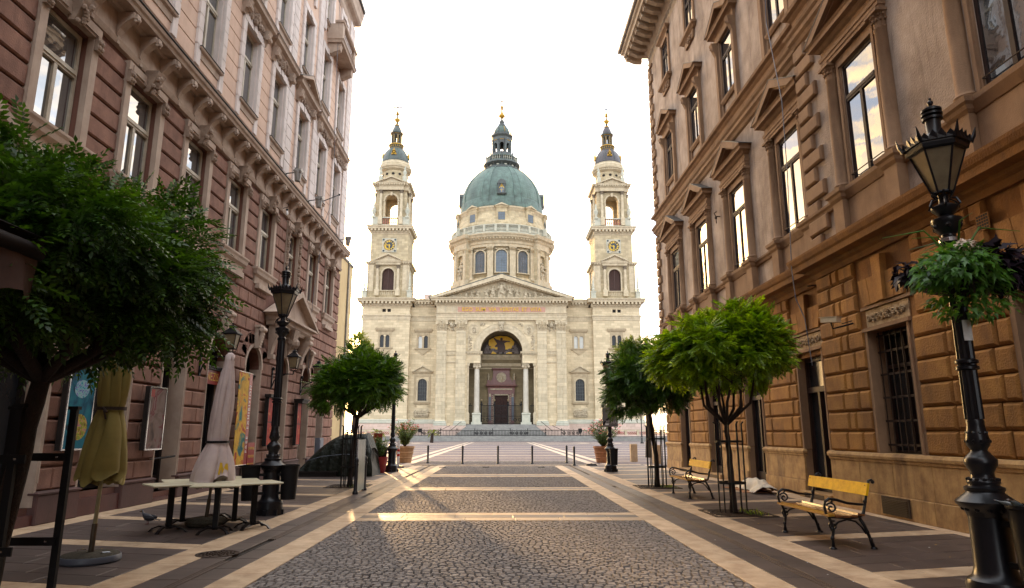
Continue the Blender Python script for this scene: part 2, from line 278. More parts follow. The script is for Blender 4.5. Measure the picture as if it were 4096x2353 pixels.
# ------------------------------------------------------------------ geometry helpers
IDENT = lambda u, w, z: (u, w, z)
class MB:
    """collects shapes in a local frame (u along, w outward, z up) that become ONE mesh object"""
    def __init__(s, fn=IDENT): s.v = []; s.f = []; s.fn = fn; s.M = None
    def add(s, vs, fs):
        o = len(s.v)
        if s.M is not None: vs = [tuple(s.M @ Vector(p)) for p in vs]
        s.v += [s.fn(*p) for p in vs]; s.f += [tuple(i + o for i in f) for f in fs]; return s
    def box(s, a, b, c, d, e, f):
        return s.add([(a,c,e),(b,c,e),(b,d,e),(a,d,e),(a,c,f),(b,c,f),(b,d,f),(a,d,f)],
                     [(0,3,2,1),(4,5,6,7),(0,1,5,4),(1,2,6,5),(2,3,7,6),(3,0,4,7)])
    def cbox(s, x, y, z, sx, sy, sz): return s.box(x-sx/2, x+sx/2, y-sy/2, y+sy/2, z-sz/2, z+sz/2)
    def block(s, u0, u1, w0, w1, z0, z1, ch):
        """a stone: straight sides then a chamfered face at w1"""
        m = w1 - ch
        vs = [(u0,w0,z0),(u1,w0,z0),(u1,w0,z1),(u0,w0,z1),(u0,m,z0),(u1,m,z0),(u1,m,z1),(u0,m,z1),
              (u0+ch,w1,z0+ch),(u1-ch,w1,z0+ch),(u1-ch,w1,z1-ch),(u0+ch,w1,z1-ch)]
        return s.add(vs, [(0,1,5,4),(1,2,6,5),(2,3,7,6),(3,0,4,7),(4,5,9,8),(5,6,10,9),(6,7,11,10),(7,4,8,11),(8,9,10,11)])
    def slab(s, poly, z0, z1):
        n = len(poly); return s.add([(x,y,z0) for x,y in poly]+[(x,y,z1) for x,y in poly],
            [tuple(range(n,2*n))]+[(i,(i+1)%n,n+(i+1)%n,n+i) for i in range(n)])
    def prism(s, poly, w0, w1):
        """polygon in (u,z) given depth w0..w1"""
        n = len(poly); return s.add([(u,w0,z) for u,z in poly]+[(u,w1,z) for u,z in poly],
            [tuple(range(n))[::-1], tuple(range(n,2*n))]+[(i,(i+1)%n,n+(i+1)%n,n+i) for i in range(n)])
    def strip(s, inner, outer, w0, w1, closed=False):
        """band between two polylines in (u,z), with depth"""
        n = len(inner); vs = [(u,w0,z) for u,z in inner]+[(u,w0,z) for u,z in outer]+[(u,w1,z) for u,z in inner]+[(u,w1,z) for u,z in outer]
        fs = []; m = n if closed else n-1
        for i in range(m):
            j = (i+1) % n
            fs += [(2*n+i,2*n+j,3*n+j,3*n+i),(i,n+i,n+j,j),(i,j,2*n+j,2*n+i),(n+i,3*n+i,3*n+j,n+j)]
        if not closed: fs += [(0,2*n,3*n,n),(n-1,2*n-1,4*n-1,3*n-1)]
        return s.add(vs, fs)
    def arch_ring(s, uc, zc, r0, r1, w0, w1, a0=0, a1=180, seg=16):
        A = [R(a0+(a1-a0)*i/seg) for i in range(seg+1)]
        return s.strip([(uc+r0*math.cos(a), zc+r0*math.sin(a)) for a in A], [(uc+r1*math.cos(a), zc+r1*math.sin(a)) for a in A], w0, w1)
    def spandrel(s, u0, u1, zs, z1, w0, w1, seg=16):
        """fills the corners above a round arch springing at zs inside the hole u0..u1, zs..z1"""
        uc = (u0+u1)/2; r = (u1-u0)/2
        A = [R(180*i/seg) for i in range(seg+1)]
        arc = [(uc+r*math.cos(a), zs+r*math.sin(a)) for a in A]
        return s.strip(arc, [(p[0], z1) for p in arc], w0, w1)
    def arch_fill(s, u0, u1, z0, zs, w0, w1, seg=14):
        uc = (u0+u1)/2; r = (u1-u0)/2
        return s.prism([(u0,z0),(u1,z0)]+[(uc+r*math.cos(R(180*i/seg)), zs+r*math.sin(R(180*i/seg))) for i in range(seg+1)], w0, w1)
    def loft(s, rects, cap=True):
        """stack of rectangles (u0,u1,w0,w1,z)"""
        vs = []; fs = []
        for a,b,c,d,z in rects: vs += [(a,c,z),(b,c,z),(b,d,z),(a,d,z)]
        for k in range(len(rects)-1):
            o = 4*k
            for i in range(4): fs.append((o+i, o+(i+1)%4, o+4+(i+1)%4, o+4+i))
        if cap: fs += [(3,2,1,0), tuple(4*(len(rects)-1)+i for i in range(4))]
        return s.add(vs, fs)
    def cornice(s, u0, u1, wb, wf, prof):
        """moulding with mitred returns; prof = [(projection, z)] bottom to top"""
        return s.loft([(u0-p, u1+p, wb, wf+p, z) for p, z in prof])
    def mould(s, u0, u1, prof):
        """straight run of a closed profile [(w,z)]"""
        n = len(prof); return s.add([(u0,a,b) for a,b in prof]+[(u1,a,b) for a,b in prof],
            [tuple(range(n)), tuple(range(n,2*n))[::-1]]+[(i,n+i,n+(i+1)%n,(i+1)%n) for i in range(n)])
    def lathe(s, prof, cx=0, cy=0, seg=16, a0=0, a1=360, rot=0, sx=1, sy=1):
        full = abs(a1-a0) >= 360; m = seg if full else seg+1
        vs = []; fs = []
        for r, z in prof:
            for i in range(m):
                a = R(rot+a0+(a1-a0)*i/seg); vs.append((cx+r*sx*math.cos(a), cy+r*sy*math.sin(a), z))
        for k in range(len(prof)-1):
            for i in range(m if full else m-1):
                j = (i+1) % m; fs.append((k*m+i, k*m+j, (k+1)*m+j, (k+1)*m+i))
        if full:
            if prof[0][0] > 1e-4: fs.append(tuple(range(m))[::-1])
            if prof[-1][0] > 1e-4: fs.append(tuple((len(prof)-1)*m+i for i in range(m)))
        return s.add(vs, fs)
    def ball(s, x, y, z, r, seg=8, sz=1.0, sx=1.0, sy=1.0):
        k = max(4, seg//2+1); return s.lathe([(max(r*math.sin(math.pi*i/k), 1e-5), z-r*sz*math.cos(math.pi*i/k)) for i in range(k+1)], x, y, seg, sx=sx, sy=sy)
    def tube(s, pts, r, seg=6, cap=True):
        P = [Vector(p) for p in pts]; n = len(P)
        rr = r if isinstance(r, (list, tuple)) else [r]*n
        vs = []; fs = []; up = Vector((0,0,1)); last = None
        for i in range(n):
            d = (P[min(i+1,n-1)]-P[max(i-1,0)]).normalized()
            if last is None:
                a = up if abs(d.z) < 0.9 else Vector((1,0,0)); x = d.cross(a).normalized()
            else: x = (last - d*last.dot(d)).normalized()
            last = x; y = d.cross(x)
            for k in range(seg):
                a = 2*math.pi*k/seg; vs.append(tuple(P[i]+(x*math.cos(a)+y*math.sin(a))*rr[i]))
        for i in range(n-1):
            for k in range(seg): fs.append((i*seg+k, i*seg+(k+1)%seg, (i+1)*seg+(k+1)%seg, (i+1)*seg+k))
        if cap: fs += [tuple(range(seg))[::-1], tuple((n-1)*seg+k for k in range(seg))]
        return s.add(vs, fs)
    def disc(s, uc, zc, r, w0, w1, seg=20, r2=None):
        return s.prism([(uc+r*math.cos(2*math.pi*i/seg), zc+(r2 or r)*math.sin(2*math.pi*i/seg)) for i in range(seg)], w0, w1)
    def ringd(s, uc, zc, r0, r1, w0, w1, seg=24):
        A = [2*math.pi*i/seg for i in range(seg)]
        return s.strip([(uc+r0*math.cos(a), zc+r0*math.sin(a)) for a in A], [(uc+r1*math.cos(a), zc+r1*math.sin(a)) for a in A], w0, w1, True)
    def wall(s, u0, u1, z0, z1, w0, w1, holes):
        us = sorted({u0,u1,*[h[0] for h in holes],*[h[1] for h in holes]}); us = [u for u in us if u0 <= u <= u1]
        for a, b in zip(us, us[1:]):
            m = (a+b)/2; hs = sorted([(max(h[2],z0), min(h[3],z1)) for h in holes if h[0] < m < h[1]]); z = z0
            for c, d in hs:
                if c > z + 1e-6: s.box(a,b,w0,w1,z,c)
                z = max(z, d)
            if z < z1 - 1e-6: s.box(a,b,w0,w1,z,z1)
        return s

LOC = {}
def setp(o, label=None, cat=None, group=None, kind=None):
    if label: o['label'] = label
    if cat: o['category'] = cat
    if group: o['group'] = group
    if kind: o['kind'] = kind
    return o
def thing(name, label, cat, loc=(0,0,0), group=None, rz=0.0, world=False):
    """an Empty at the thing's base; world=True when its parts are given in world coordinates"""
    o = bpy.data.objects.new(name, None); o.empty_display_size = 0.2; COL.objects.link(o); o.location = loc
    if not world: o.rotation_euler = (0,0,rz)
    LOC[o.name] = Vector(loc) if world else Vector((0,0,0))
    return setp(o, label, cat, group)
def ob(name, mb, m, parent=None, smooth=False, at=None, **kw):
    me = bpy.data.meshes.new(name)
    off = LOC.get(parent.name, Vector((0,0,0))) if parent else Vector((0,0,0))
    lo = Vector((0,0,0))
    if at is not None: lo = Vector(at) - off
    tot = off + lo
    me.from_pydata([(p[0]-tot.x, p[1]-tot.y, p[2]-tot.z) for p in mb.v], [], mb.f)
    me.materials.append(MATS[m])
    if smooth:
        me.polygons.foreach_set('use_smooth', [True]*len(me.polygons))
        if smooth != 'full':
            me.set_sharp_from_angle(angle=R(38))
    o = bpy.data.objects.new(name, me); COL.objects.link(o)
    if parent: o.parent = parent
    o.location = lo
    LOC[o.name] = tot
    setp(o, **kw); return o
def dup(o, loc=None, rz=None, label=None, parent=None, scale=None):
    c = o.copy(); COL.objects.link(c)
    if parent: c.parent = parent
    if loc is not None: c.location = loc
    if rz is not None: c.rotation_euler = (0,0,rz)
    if scale: c.scale = scale
    if label: c['label'] = label
    for ch in list(CH.get(o.name, [])): dup(ch, parent=c)
    CH[c.name] = [x for x in c.children] if False else CH.get(o.name, [])
    return c
CH = {}
def freeze(o):
    """remember a finished thing's tree so that dup() can copy it"""
    for x in [o] + list(o.children_recursive): CH[x.name] = list(x.children)
    return o
def pieces(name, items, m, parent, dist, limit=300, mass=None, smooth=False, lbl=None):
    """items: list of (size, MB); the ones that show largest become parts, the rest one joined part"""
    items = sorted(items, key=lambda it: -it[0])
    for _, mb in items[:limit]: ob(name, mb, m, parent, smooth)
    rest = items[limit:]
    if rest:
        M_ = MB()
        for _, mb in rest:
            o = len(M_.v); M_.v += mb.v; M_.f += [tuple(i+o for i in f) for f in mb.f]
        ob(name + '_mass', M_, mass or m, parent, smooth, kind='stuff')
CAMP = (0.0, 0.0, H_CAM)
def seen(mb):
    """rough size in the picture: extent over distance"""
    xs = [p[0] for p in mb.v]; ys = [p[1] for p in mb.v]; zs = [p[2] for p in mb.v]
    c = (sum(xs)/len(xs), sum(ys)/len(ys), sum(zs)/len(zs)); d = math.dist(c, CAMP)
    if c[1] < 0.5: return 0
    if abs(c[0]/c[1]) > 0.95: return 0.0001/d
    return 1.0/d
def text(name, s, m, loc, rot, size, parent=None, ext=0.01, ax='CENTER', sx=1.0, space=1.0, off=0.0):
    c = bpy.data.curves.new(name, 'FONT'); c.body = s; c.size = size; c.extrude = ext; c.align_x = ax; c.align_y = 'CENTER'; c.space_character = space; c.offset = off
    c.materials.append(MATS[m]); o = bpy.data.objects.new(name, c); COL.objects.link(o)
    offv = LOC.get(parent.name, Vector((0,0,0))) if parent else Vector((0,0,0))
    bpy.context.view_layer.update()
    me = bpy.data.meshes.new_from_object(o.evaluated_get(bpy.context.evaluated_depsgraph_get())); bpy.data.objects.remove(o)
    o = bpy.data.objects.new(name, me); COL.objects.link(o)
    if not me.materials: me.materials.append(MATS[m])
    o.location = Vector(loc) - offv; o.rotation_euler = rot; o.scale = (sx, 1, 1)
    if parent: o.parent = parent
    return o

# ================================================================== GROUND
GF = lambda u, w, z: (u, z, w)
o = ob('ground', MB().box(-1500, 1500, -200, 2500, -0.6, -0.06), 'square_ground', kind='structure')
street = ob('street', MB(GF).box(-8.6, 8.2, -0.3, -0.028, -48, 34.0), 'joint_sand', kind='structure')
# drain slots are cut lower than the slabs: the slabs simply stop either side of x = 3.40
def slab_rows(x0, x1, y0, y1, row, lens, fn, r, hgt=0.0, gap=0.004):
    items = []
    y = y0
    while y < y1 - 0.05:
        yb = min(y + row, y1); x = x0 - r.uniform(0, lens[0]*0.6)
        if x1 - x0 < 0.6: x = x0
        while x < x1 - 0.02:
            ln = r.uniform(*lens) if x1 - x0 >= 0.6 else (x1 - x0)
            a, b = max(x, x0), min(x + ln, x1)
            if x1 - b < 0.12: b = x1; ln = x1 - x
            if b - a > 0.03:
                h = hgt + r.uniform(-0.002, 0.002)
                mb = MB(fn); mb.block(a+gap, b-gap, -0.03, h, y+gap, yb-gap, 0.004)
                items.append((seen(mb), mb))
            x += ln
        y = yb
    return items
rg = random.Random(11)
dark, beige = [], []
bands = [(12.62, 13.02, 'b'), (13.02, 13.42, 'd'), (13.42, 13.80, 'b'), (19.1, 19.45, 'b'), (19.45, 19.75, 'd'), (19.75, 20.1, 'b'), (25.0, 25.4, 'b'), (25.4, 26.1, 'd'), (26.1, 26.5, 'b'), (33.0, 33.3, 'b')]
for a, b, k in bands:
    x = -2.63
    while x < 2.62:
        ln = rg.uniform(0.75, 1.1); xb = min(x+ln, 2.63)
        if 2.63 - xb < 0.3: xb = 2.63
        mb = MB(GF); mb.block(x+.003, xb-.003, -0.03, rg.uniform(-.001,.002), a+.003, b-.003, 0.004)
        (beige if k == 'b' else dark).append((seen(mb), mb)); x = xb
# the four light bands that run along the street
for sgn in (-1, 1):
    fl = (lambda u, w, z: (-u, z, w)) if sgn < 0 else GF
    y = 4.6
    while y < 33.3:
        ln = rg.uniform(0.55, 0.8)
        for xa, xb in ((2.63, 3.04), (3.79, 4.24)):
            mb = MB(fl); mb.block(xa+.003, xb-.003, -0.03, rg.uniform(-.001,.002), y+.003, y+ln-.003, 0.004); beige.append((seen(mb), mb))
        y += ln
    dark += slab_rows(3.04, 3.345, 4.6, 33.3, 0.62, (0.4, 0.5), fl, rg)
    dark += slab_rows(3.455, 3.79, 4.6, 33.3, 0.62, (0.4, 0.5), fl, rg)
    # footway fields with slanting light strips
    sh = (lambda u, w, z: (-u, z + 0.24*(u-4.24), w)) if sgn < 0 else (lambda u, w, z: (u, z + 0.24*(u-4.24), w))
    xo = 7.50 if sgn < 0 else 7.15
    y = 4.0 if sgn > 0 else 3.4
    start = 7.0 if sgn < 0 else 7.55
    strips = [start + 2.62*i for i in range(-1, 11)]
    for i, ys in enumerate(strips):
        beige += slab_rows(4.245, xo, ys, ys+0.42, 0.42, (0.7, 1.1), sh, rg)
        if i + 1 < len(strips): dark += slab_rows(4.245, xo, ys+0.42, strips[i+1], 0.44, (0.55, 1.05), sh, rg)
    y = 4.6
    while y < 33.3:
        ln = rg.uniform(0.7, 1.0); mb = MB(fl); mb.block(xo+.003+0.0, (8.05 if sgn < 0 else 7.66), -0.03, 0.003, y+.003, y+ln-.003, 0.004); beige.append((seen(mb), mb)); y += ln
pieces('paving_slab', dark, 'dark_slab', street, 0, 300, 'dark_slab_mass')
pieces('light_slab', beige, 'beige_slab', street, 0, 300, 'beige_slab_mass')

# cobbles in segmental arcs
def cobbles(x0, x1, y0, y1, r):
    items = []; seg = (x1-x0)/4.0; amp = 0.17; row = 0.088
    y = y0 - amp - 0.1; k = 0
    while y < y1 + 0.1:
        x = x0 - r.uniform(0, 0.09); 
        while x < x1:
            wd = r.uniform(0.078, 0.112)
            a, b = max(x, x0), min(x+wd, x1)
            if b - a > 0.02:
                def yo(xx):
                    t = ((xx-x0)/seg) % 1.0; return amp*(1-(2*t-1)**2)
                m = (a+b)/2; t = ((m-x0)/seg) % 1.0; sl = amp*(-4*(2*t-1))/seg*0.85
                yc = y + yo(m) + r.uniform(-0.006, 0.006); g_ = 0.0065; hw = (b-a)/2-g_; hh = row/2-g_*0.8
                def P(dx, dy, z, s=1.0): return (m+dx*s, min(max(yc+dy*s+sl*dx*s, y0+.004), y1-.004), z)
                if y0 + 0.02 < yc < y1 - 0.02:
                    zt = r.uniform(-0.006, 0.003); c = 0.82; j = [r.uniform(-.004,.004) for _ in range(8)]
                    vs = [P(-hw,-hh,-0.026),P(hw,-hh,-0.026),P(hw,hh,-0.026),P(-hw,hh,-0.026),
                          P(-hw*c+j[0],-hh*c,zt),P(hw*c+j[1],-hh*c+j[2]*.5,zt+j[3]*.3),P(hw*c+j[4],hh*c,zt),P(-hw*c+j[5],hh*c+j[6]*.5,zt+j[7]*.3)]
                    mb = MB(); mb.v = vs; mb.f = [(0,1,5,4),(1,2,6,5),(2,3,7,6),(3,0,4,7),(4,5,6,7)]
                    items.append((1/math.hypot(m, yc), mb))
            x += wd
        y += row; k += 1
    return items
rc = random.Random(5)
cob = []
for a, b in ((5.6, 12.61), (13.81, 19.09), (20.11, 24.99), (26.51, 32.99)):
    cob += cobbles(-2.63, 2.63, a, b, rc)
cob = [it for it in cob if it[1].v[0][1] > 7.0] + [(0, it[1]) for it in cob if it[1].v[0][1] <= 7.0]
pieces('cobblestone', cob, 'cobble', street, 0, 300, 'cobble_mass')

# slot drains, manhole, litter
for i, (x, y0, y1) in enumerate(((-3.4, 4.6, 8.78), (-3.4, 10.5, 17.0), (-3.4, 18.2, 24.6), (3.4, 4.6, 20.0), (3.4, 20.6, 26.0))):
    side = ['left', 'right'][x > 0]
    t = thing('slot_drain', ['steel slot drain ending beside the manhole near the left lower corner', 'long rusty slot drain that passes the cafe tables on the left', 'slot drain beside the glass panel and its two bollards',
        'long slot drain running past the two cast iron benches', 'short far slot drain before the lamp post with the parking sign'][i], 'drain', (x, y0, 0), group='slot drains along the street')
    for k, dx in enumerate((-0.048, 0.048)):
        ob('edge_rail', MB().box(dx-0.008, dx+0.008, 0, y1-y0, -0.02, 0.003), 'drain_steel', t)
    for dx in (-0.019, 0.019):
        ob('grating_bar', MB().box(dx-0.013, dx+0.013, 0, y1-y0, -0.02, 0.0), 'drain_steel', t)
t = thing('manhole_cover', 'round cast iron manhole cover in the light band on the left', 'manhole cover', (-3.70, 9.26, 0))
ob('rim', MB().lathe([(0.27,-0.02),(0.27,0.006),(0.24,0.006),(0.24,-0.02)], seg=32), 'rusty_iron', t)
c_ = MB(); c_.lathe([(0.235,-0.02),(0.235,0.005),(0.0001,0.005)], seg=32)
for k in range(6):
    for j in range(5): 
        a = math.pi/3*k + 0.12*(j%2); rr = 0.05+0.04*j; c_.cbox(rr*math.cos(a), rr*math.sin(a), 0.008, 0.028, 0.018, 0.008)
        c_.cbox(rr*math.cos(a+.5), rr*math.sin(a+.5), 0.008, 0.02, 0.018, 0.008)
ob('cover_plate', c_, 'rusty_iron', t)
rl = random.Random(3)
lit = MB(); lit2 = MB()
for i in range(150):
    x = rl.choice((-1, 1))*rl.uniform(3.0, 7.2); y = rl.uniform(7.0, 26)
    m_ = lit if rl.random() < .7 else lit2; s_ = rl.uniform(0.008, 0.022); a = rl.uniform(0, 6.28)
    m_.add([(x+s_*math.cos(a), y+s_*math.sin(a), 0.006),(x-s_*.5*math.sin(a), y+s_*.5*math.cos(a), 0.012),(x-s_*math.cos(a), y-s_*math.sin(a), 0.006),(x+s_*.5*math.sin(a), y-s_*.5*math.cos(a), 0.008)], [(0,1,2,3)])
ob('fallen_leaves', lit, 'litter_yellow', kind='stuff'); ob('paper_litter', lit2, 'paper_white', kind='stuff')

# the square beyond the street
sq = ob('square', MB().box(-70, 70, 34.0, 140, -0.3, -0.012), 'square_cobble', kind='structure')
sb = MB()
for x in (-4.75, -5.55, 4.75, 5.55): sb.box(x-0.22, x+0.22, 34.31, 118, -0.02, -0.004)
ob('light_band', sb, 'square_band', sq)
sb = MB()
for y, d_ in ((34.0, .3), (38.6, .35), (43.5, .3), (48.2, .5), (55, .4), (62, .5), (71, .6), (82, .6), (96, .8), (104, .9), (113, 1.0)):
    sb.box(-4.52, 4.52, y, y+d_, -0.02, -0.004)
    if y > 38: sb.box(5.78, 60, y, y+d_*.8, -0.02, -0.004); sb.box(-60, -5.78, y, y+d_*.8, -0.02, -0.004)
ob('cross_band', sb, 'square_band', sq)
sb = MB()
for r0, r1 in ((8.0, 8.9), (11.5, 12.1)):
    n = 48
    for i in range(n):
        a, b = 2*math.pi*i/n, 2*math.pi*(i+1)/n; c0 = (0, 108)
        sb.add([(c0[0]+r0*math.cos(a)*1.6, c0[1]+r0*math.sin(a), 0.001),(c0[0]+r1*math.cos(a)*1.6, c0[1]+r1*math.sin(a), 0.001),(c0[0]+r1*math.cos(b)*1.6, c0[1]+r1*math.sin(b), 0.001),(c0[0]+r0*math.cos(b)*1.6, c0[1]+r0*math.sin(b), 0.001)], [(0,1,2,3)])
ob('ring_band', sb, 'square_band', sq)
# rows of cobbles just past the street end, wider than the carriageway
cob = cobbles(-8.0, -5.9, 34.35, 38.5, rc)
cob = []
for a, b in ((34.35, 38.55),): cob += cobbles(-4.5, 4.5, a, b, rc)
M_ = MB()
for _, mb in cob:
    o_ = len(M_.v); M_.v += [(p[0], p[1], p[2]+0.006) for p in mb.v]; M_.f += [tuple(i+o_ for i in f) for f in mb.f]
ob('cobble_field', M_, 'cobble_mass', sq, kind='stuff')

# ================================================================== LEFT BUILDING
LX = -8.0
LF = lambda u, w, z: (LX + w, u, z)
LB = thing('town_house', 'tall red and cream plastered house with scrolled brackets lining the left side', 'building', (LX-3, 18, 0), world=True)
Y0, Y1 = -48.0, 32.3
bay = [5.85, 8.5, 11.15, 13.8, 16.5, 19.2, 21.85, 24.7, 27.5, 30.2]
near = [1.5, -1.5, -4.3]
allb = near[::-1] + bay
# ground floor openings (u0,u1,z0,spring,arched)
gop = [(2.2,3.8,.3,3.6,1),(4.9,6.5,.3,3.6,1),(7.6,9.2,.3,3.6,1),(10.35,12.0,.3,3.6,1),(13.12,14.6,.45,3.6,1),(15.88,17.06,.2,3.7,1),(18.3,19.75,.3,3.62,1),(20.97,22.35,.15,3.62,1),(24.0,25.2,.1,3.7,1),(26.95,28.15,.15,3.62,1),(29.4,30.5,.0,2.9,0)]
T = 0.55
holes = [(a,b,z0, zs+(b-a)/2 if ar else zs) for a,b,z0,zs,ar in gop]
w1h = [(c-0.63,c+0.63,6.85,9.1) for c in allb]
W = MB(LF); W.wall(Y0,Y1,0,9.55,-T,-0.075,holes+w1h)
for a,b,z0,zs,ar in gop:
    if ar: W.spandrel(a,b,zs,zs+(b-a)/2,-T,-0.078)
ob('lower_wall', W, 'red_plaster_dark', LB)
w2h = [(c-0.60,c+0.60,11.5,14.1) for c in allb]; w3h = [(c-0.58,c+0.58,15.85,18.45) for c in allb]; w4h = [(c-0.5,c+0.5,19.9,22.0) for c in allb]
W = MB(LF); W.wall(Y0,Y1,10.38,23.0,-T,0.0,w2h+w3h+w4h)
ob('upper_wall', W, 'peach_plaster', LB)
ob('end_wall', MB(LF).box(Y0,Y1,-12,-T-.001,0,23.2), 'peach_plaster', LB)
ob('roof', MB(LF).loft([(Y0,Y1-.05,-12,0.3,23.95),(Y0,Y1-2,-9,-4,27)]), 'roof_lead', LB)
# rusticated stones of the lower storeys
rb = random.Random(21); red = []
CH_ = 0.418
def red_row(a, b, z0, z1, maxlen=0.85, wbase=-0.08, face=0.0, off=0):
    L_ = b-a
    n = max(1, round(L_/0.72)); cuts = [a + L_*i/n for i in range(n+1)]
    if n > 1: cuts[1:-1] = [c + (0.16 if off else -0.16) for c in cuts[1:-1]]
    for c, d in zip(cuts, cuts[1:]):
        mb = MB(LF); e0 = 0.0 if c == a else 0.004; e1 = 0.0 if d == b else 0.004
        mb.block(c+e0, d-e1, wbase, face, z0+.022, z1-.022, 0.028); red.append((seen(mb), mb))
zc = 0.55; rows = []
while zc < 9.3: rows.append((zc, min(zc+CH_, 9.45))); zc += CH_
for ri, (za, zb) in enumerate(rows):
    zm = (za+zb)/2
    cuts = []
    if zm < 4.5:
        for a,b,z0,zs,ar in gop:
            r = (b-a)/2
            if ar and zm < zs + r + 0.1:
                cuts.append((a-.0, b+.0) if zm < zs-0.1 else (a+.0, b-.0))
            elif not ar and zm < zs: cuts.append((a,b))
    elif 4.5 <= zm < 5.0: cuts = []
    if 6.7 < zm < 9.4: cuts += [(c-0.82, c+0.82) for c in allb]
    if 6.3 < zm <= 6.75: cuts += [(c-0.85, c+0.85) for c in allb]
    if 4.7 < zm < 6.6: cuts += [(22.3, 27.1), (6.2, 10.8)]
    cuts.sort(); u = 3.0
    segs = []
    for a, b in cuts:
        if a > u + 0.1: segs.append((u, a))
        u = max(u, b)
    if u < Y1: segs.append((u, Y1))
    for a, b in segs: red_row(a, b, za, zb, off=ri % 2)
pieces('rusticated_stone', red, 'red_plaster', LB, 0, 300)
# plinth stones
pl = []
edges = [3.0] + [x for g_ in gop for x in (g_[0], g_[1])] + [Y1]
for a, b in zip(edges[::2], edges[1::2]):
    if b-a > .15 and b > 3:
        mb = MB(LF); mb.block(a-.03 if a > 3.1 else a, b+.03 if b < Y1 else b, -0.09, 0.075, 0.0, 0.50, 0.02); pl.append((seen(mb), mb))
pieces('plinth_stone', pl, 'plinth_stone', LB, 0)
for a, b in zip(edges[::2], edges[1::2]):
    if b-a > .15: ob('plinth_cap', MB(LF).cornice(a-.03, b+.03, -.09, 0.07, [(0.02,.5),(0.025,.53),(-0.05,.56)]), 'plinth_stone', LB)
# arch surrounds and shopfronts
for i, (a,b,z0,zs,ar) in enumerate(gop):
    m_ = MB(LF); r = (b-a)/2; uc = (a+b)/2
    if ar:
        m_.arch_ring(uc, zs, r-0.002, r+0.10, -0.08, 0.012)
        for q in range(-4, 5):      # fan of voussoirs above the arch
            a0 = 90+q*15
            if 28 <= a0 <= 152: red_v = MB(LF).arch_ring(uc, zs, r+0.11, r+0.55, -0.08, 0.0, a0-6.9, a0+6.9, 2); ob('voussoir', red_v, 'red_plaster', LB)
    m_.box(a-.02,a+.04,-T+.01,-.002,z0,zs); m_.box(b-.04,b+.02,-T+.01,-.002,z0,zs)
    m_.box(a-.03,a-.001,-.074,.010,z0+.4,zs); m_.box(b+.001,b+.03,-.074,.010,z0+.4,zs)
    ob('arch_surround', m_, 'cream_plaster', LB)
    if z0 > 0.02:
        st = MB(LF); st.box(a+.002,b-.002,-T,0.03,0,z0-.12); st.box(a+.002,b-.002,-T,-.10,z0-.12,z0); ob('door_step', st, 'red_step', LB)
    top = zs + (r if ar else 0)
    if a > 3:
        fr = MB(LF); fr.box(a+.05,a+.14,-T+.05,-T+.17,z0,zs); fr.box(b-.14,b-.05,-T+.05,-T+.17,z0,zs); fr.box(a+.05,b-.05,-T+.05,-T+.19,zs-.55,zs-.42)
        fr.box(uc-.04,uc+.04,-T+.05,-T+.16,z0,zs-.55); fr.box(a+.14,b-.14,-T+.05,-T+.15,z0,z0+.35)
        if ar: fr.arch_ring(uc, zs, r-.1, r, -T+.05, -T+.16)
        d_ = ob('shop_front', fr, 'dark_wood', LB)
        gl = MB(LF)
        gl.arch_fill(a+.04,b-.04,z0,zs,-T-.0,-T+.08) if ar else gl.box(a+.04,b-.04,-T,-T+.08,z0,zs)
        ob('pane', gl, 'dark_glass', d_)
    # keystone scroll
    if ar and a > 9:
        k = MB(LF); k.prism([(uc-.10,zs+r-.05),(uc+.10,zs+r-.05),(uc+.15,zs+r+.62),(uc-.15,zs+r+.62)], -.08, 0.12)
        k.M = None
        for j in range(7):
            t_ = j/6; k.cbox(uc, 0.12+0.10*t_, zs+r+0.02+0.5*t_, 0.18+0.05*t_, 0.08, 0.10)
        k.tube([(uc-.17, .22, zs+r+.56),(uc+.17, .22, zs+r+.56)], .085, 10)
        k.box(uc-.2,uc+.2,-.08,.2,zs+r+.62,zs+r+.70)
        ob('scroll_keystone', k, 'cream_plaster', LB, True)
# first floor windows
def sash(fn, c, hw, z0, z1, wg, tr, mf='cream_wood', glass='reflect_glass', parent=None, fw=0.07, th=1.0):
    f = MB(fn); k1, k2, k3 = .10*th, .13*th, .16*th
    f.box(c-hw,c-hw+fw,wg,wg+k1,z0,z1); f.box(c+hw-fw,c+hw,wg,wg+k1,z0,z1); f.box(c-hw+fw,c+hw-fw,wg,wg+k1,z0,z0+fw); f.box(c-hw+fw,c+hw-fw,wg,wg+k1,z1-fw,z1)
    f.box(c-hw+fw,c+hw-fw,wg,wg+k2,tr-.07,tr+.05); f.box(c-hw+fw,c+hw-fw,wg+k2,wg+k3,tr-.02,tr+.06)
    f.box(c-.045,c+.045,wg,wg+.12*th,z0+fw,tr-.07)
    w_ = ob('window', f, mf, parent)
    g_ = []
    for a,b,c0,c1 in ((c-hw+fw,c-.045,z0+fw,tr-.07),(c+.045,c+hw-fw,z0+fw,tr-.07),(c-hw+fw,c+hw-fw,tr+.05,z1-fw)):
        ob('pane', MB(fn).box(a,b,wg+.03*th,wg+.03*th+.012,c0,c1), glass, w_)
    return w_
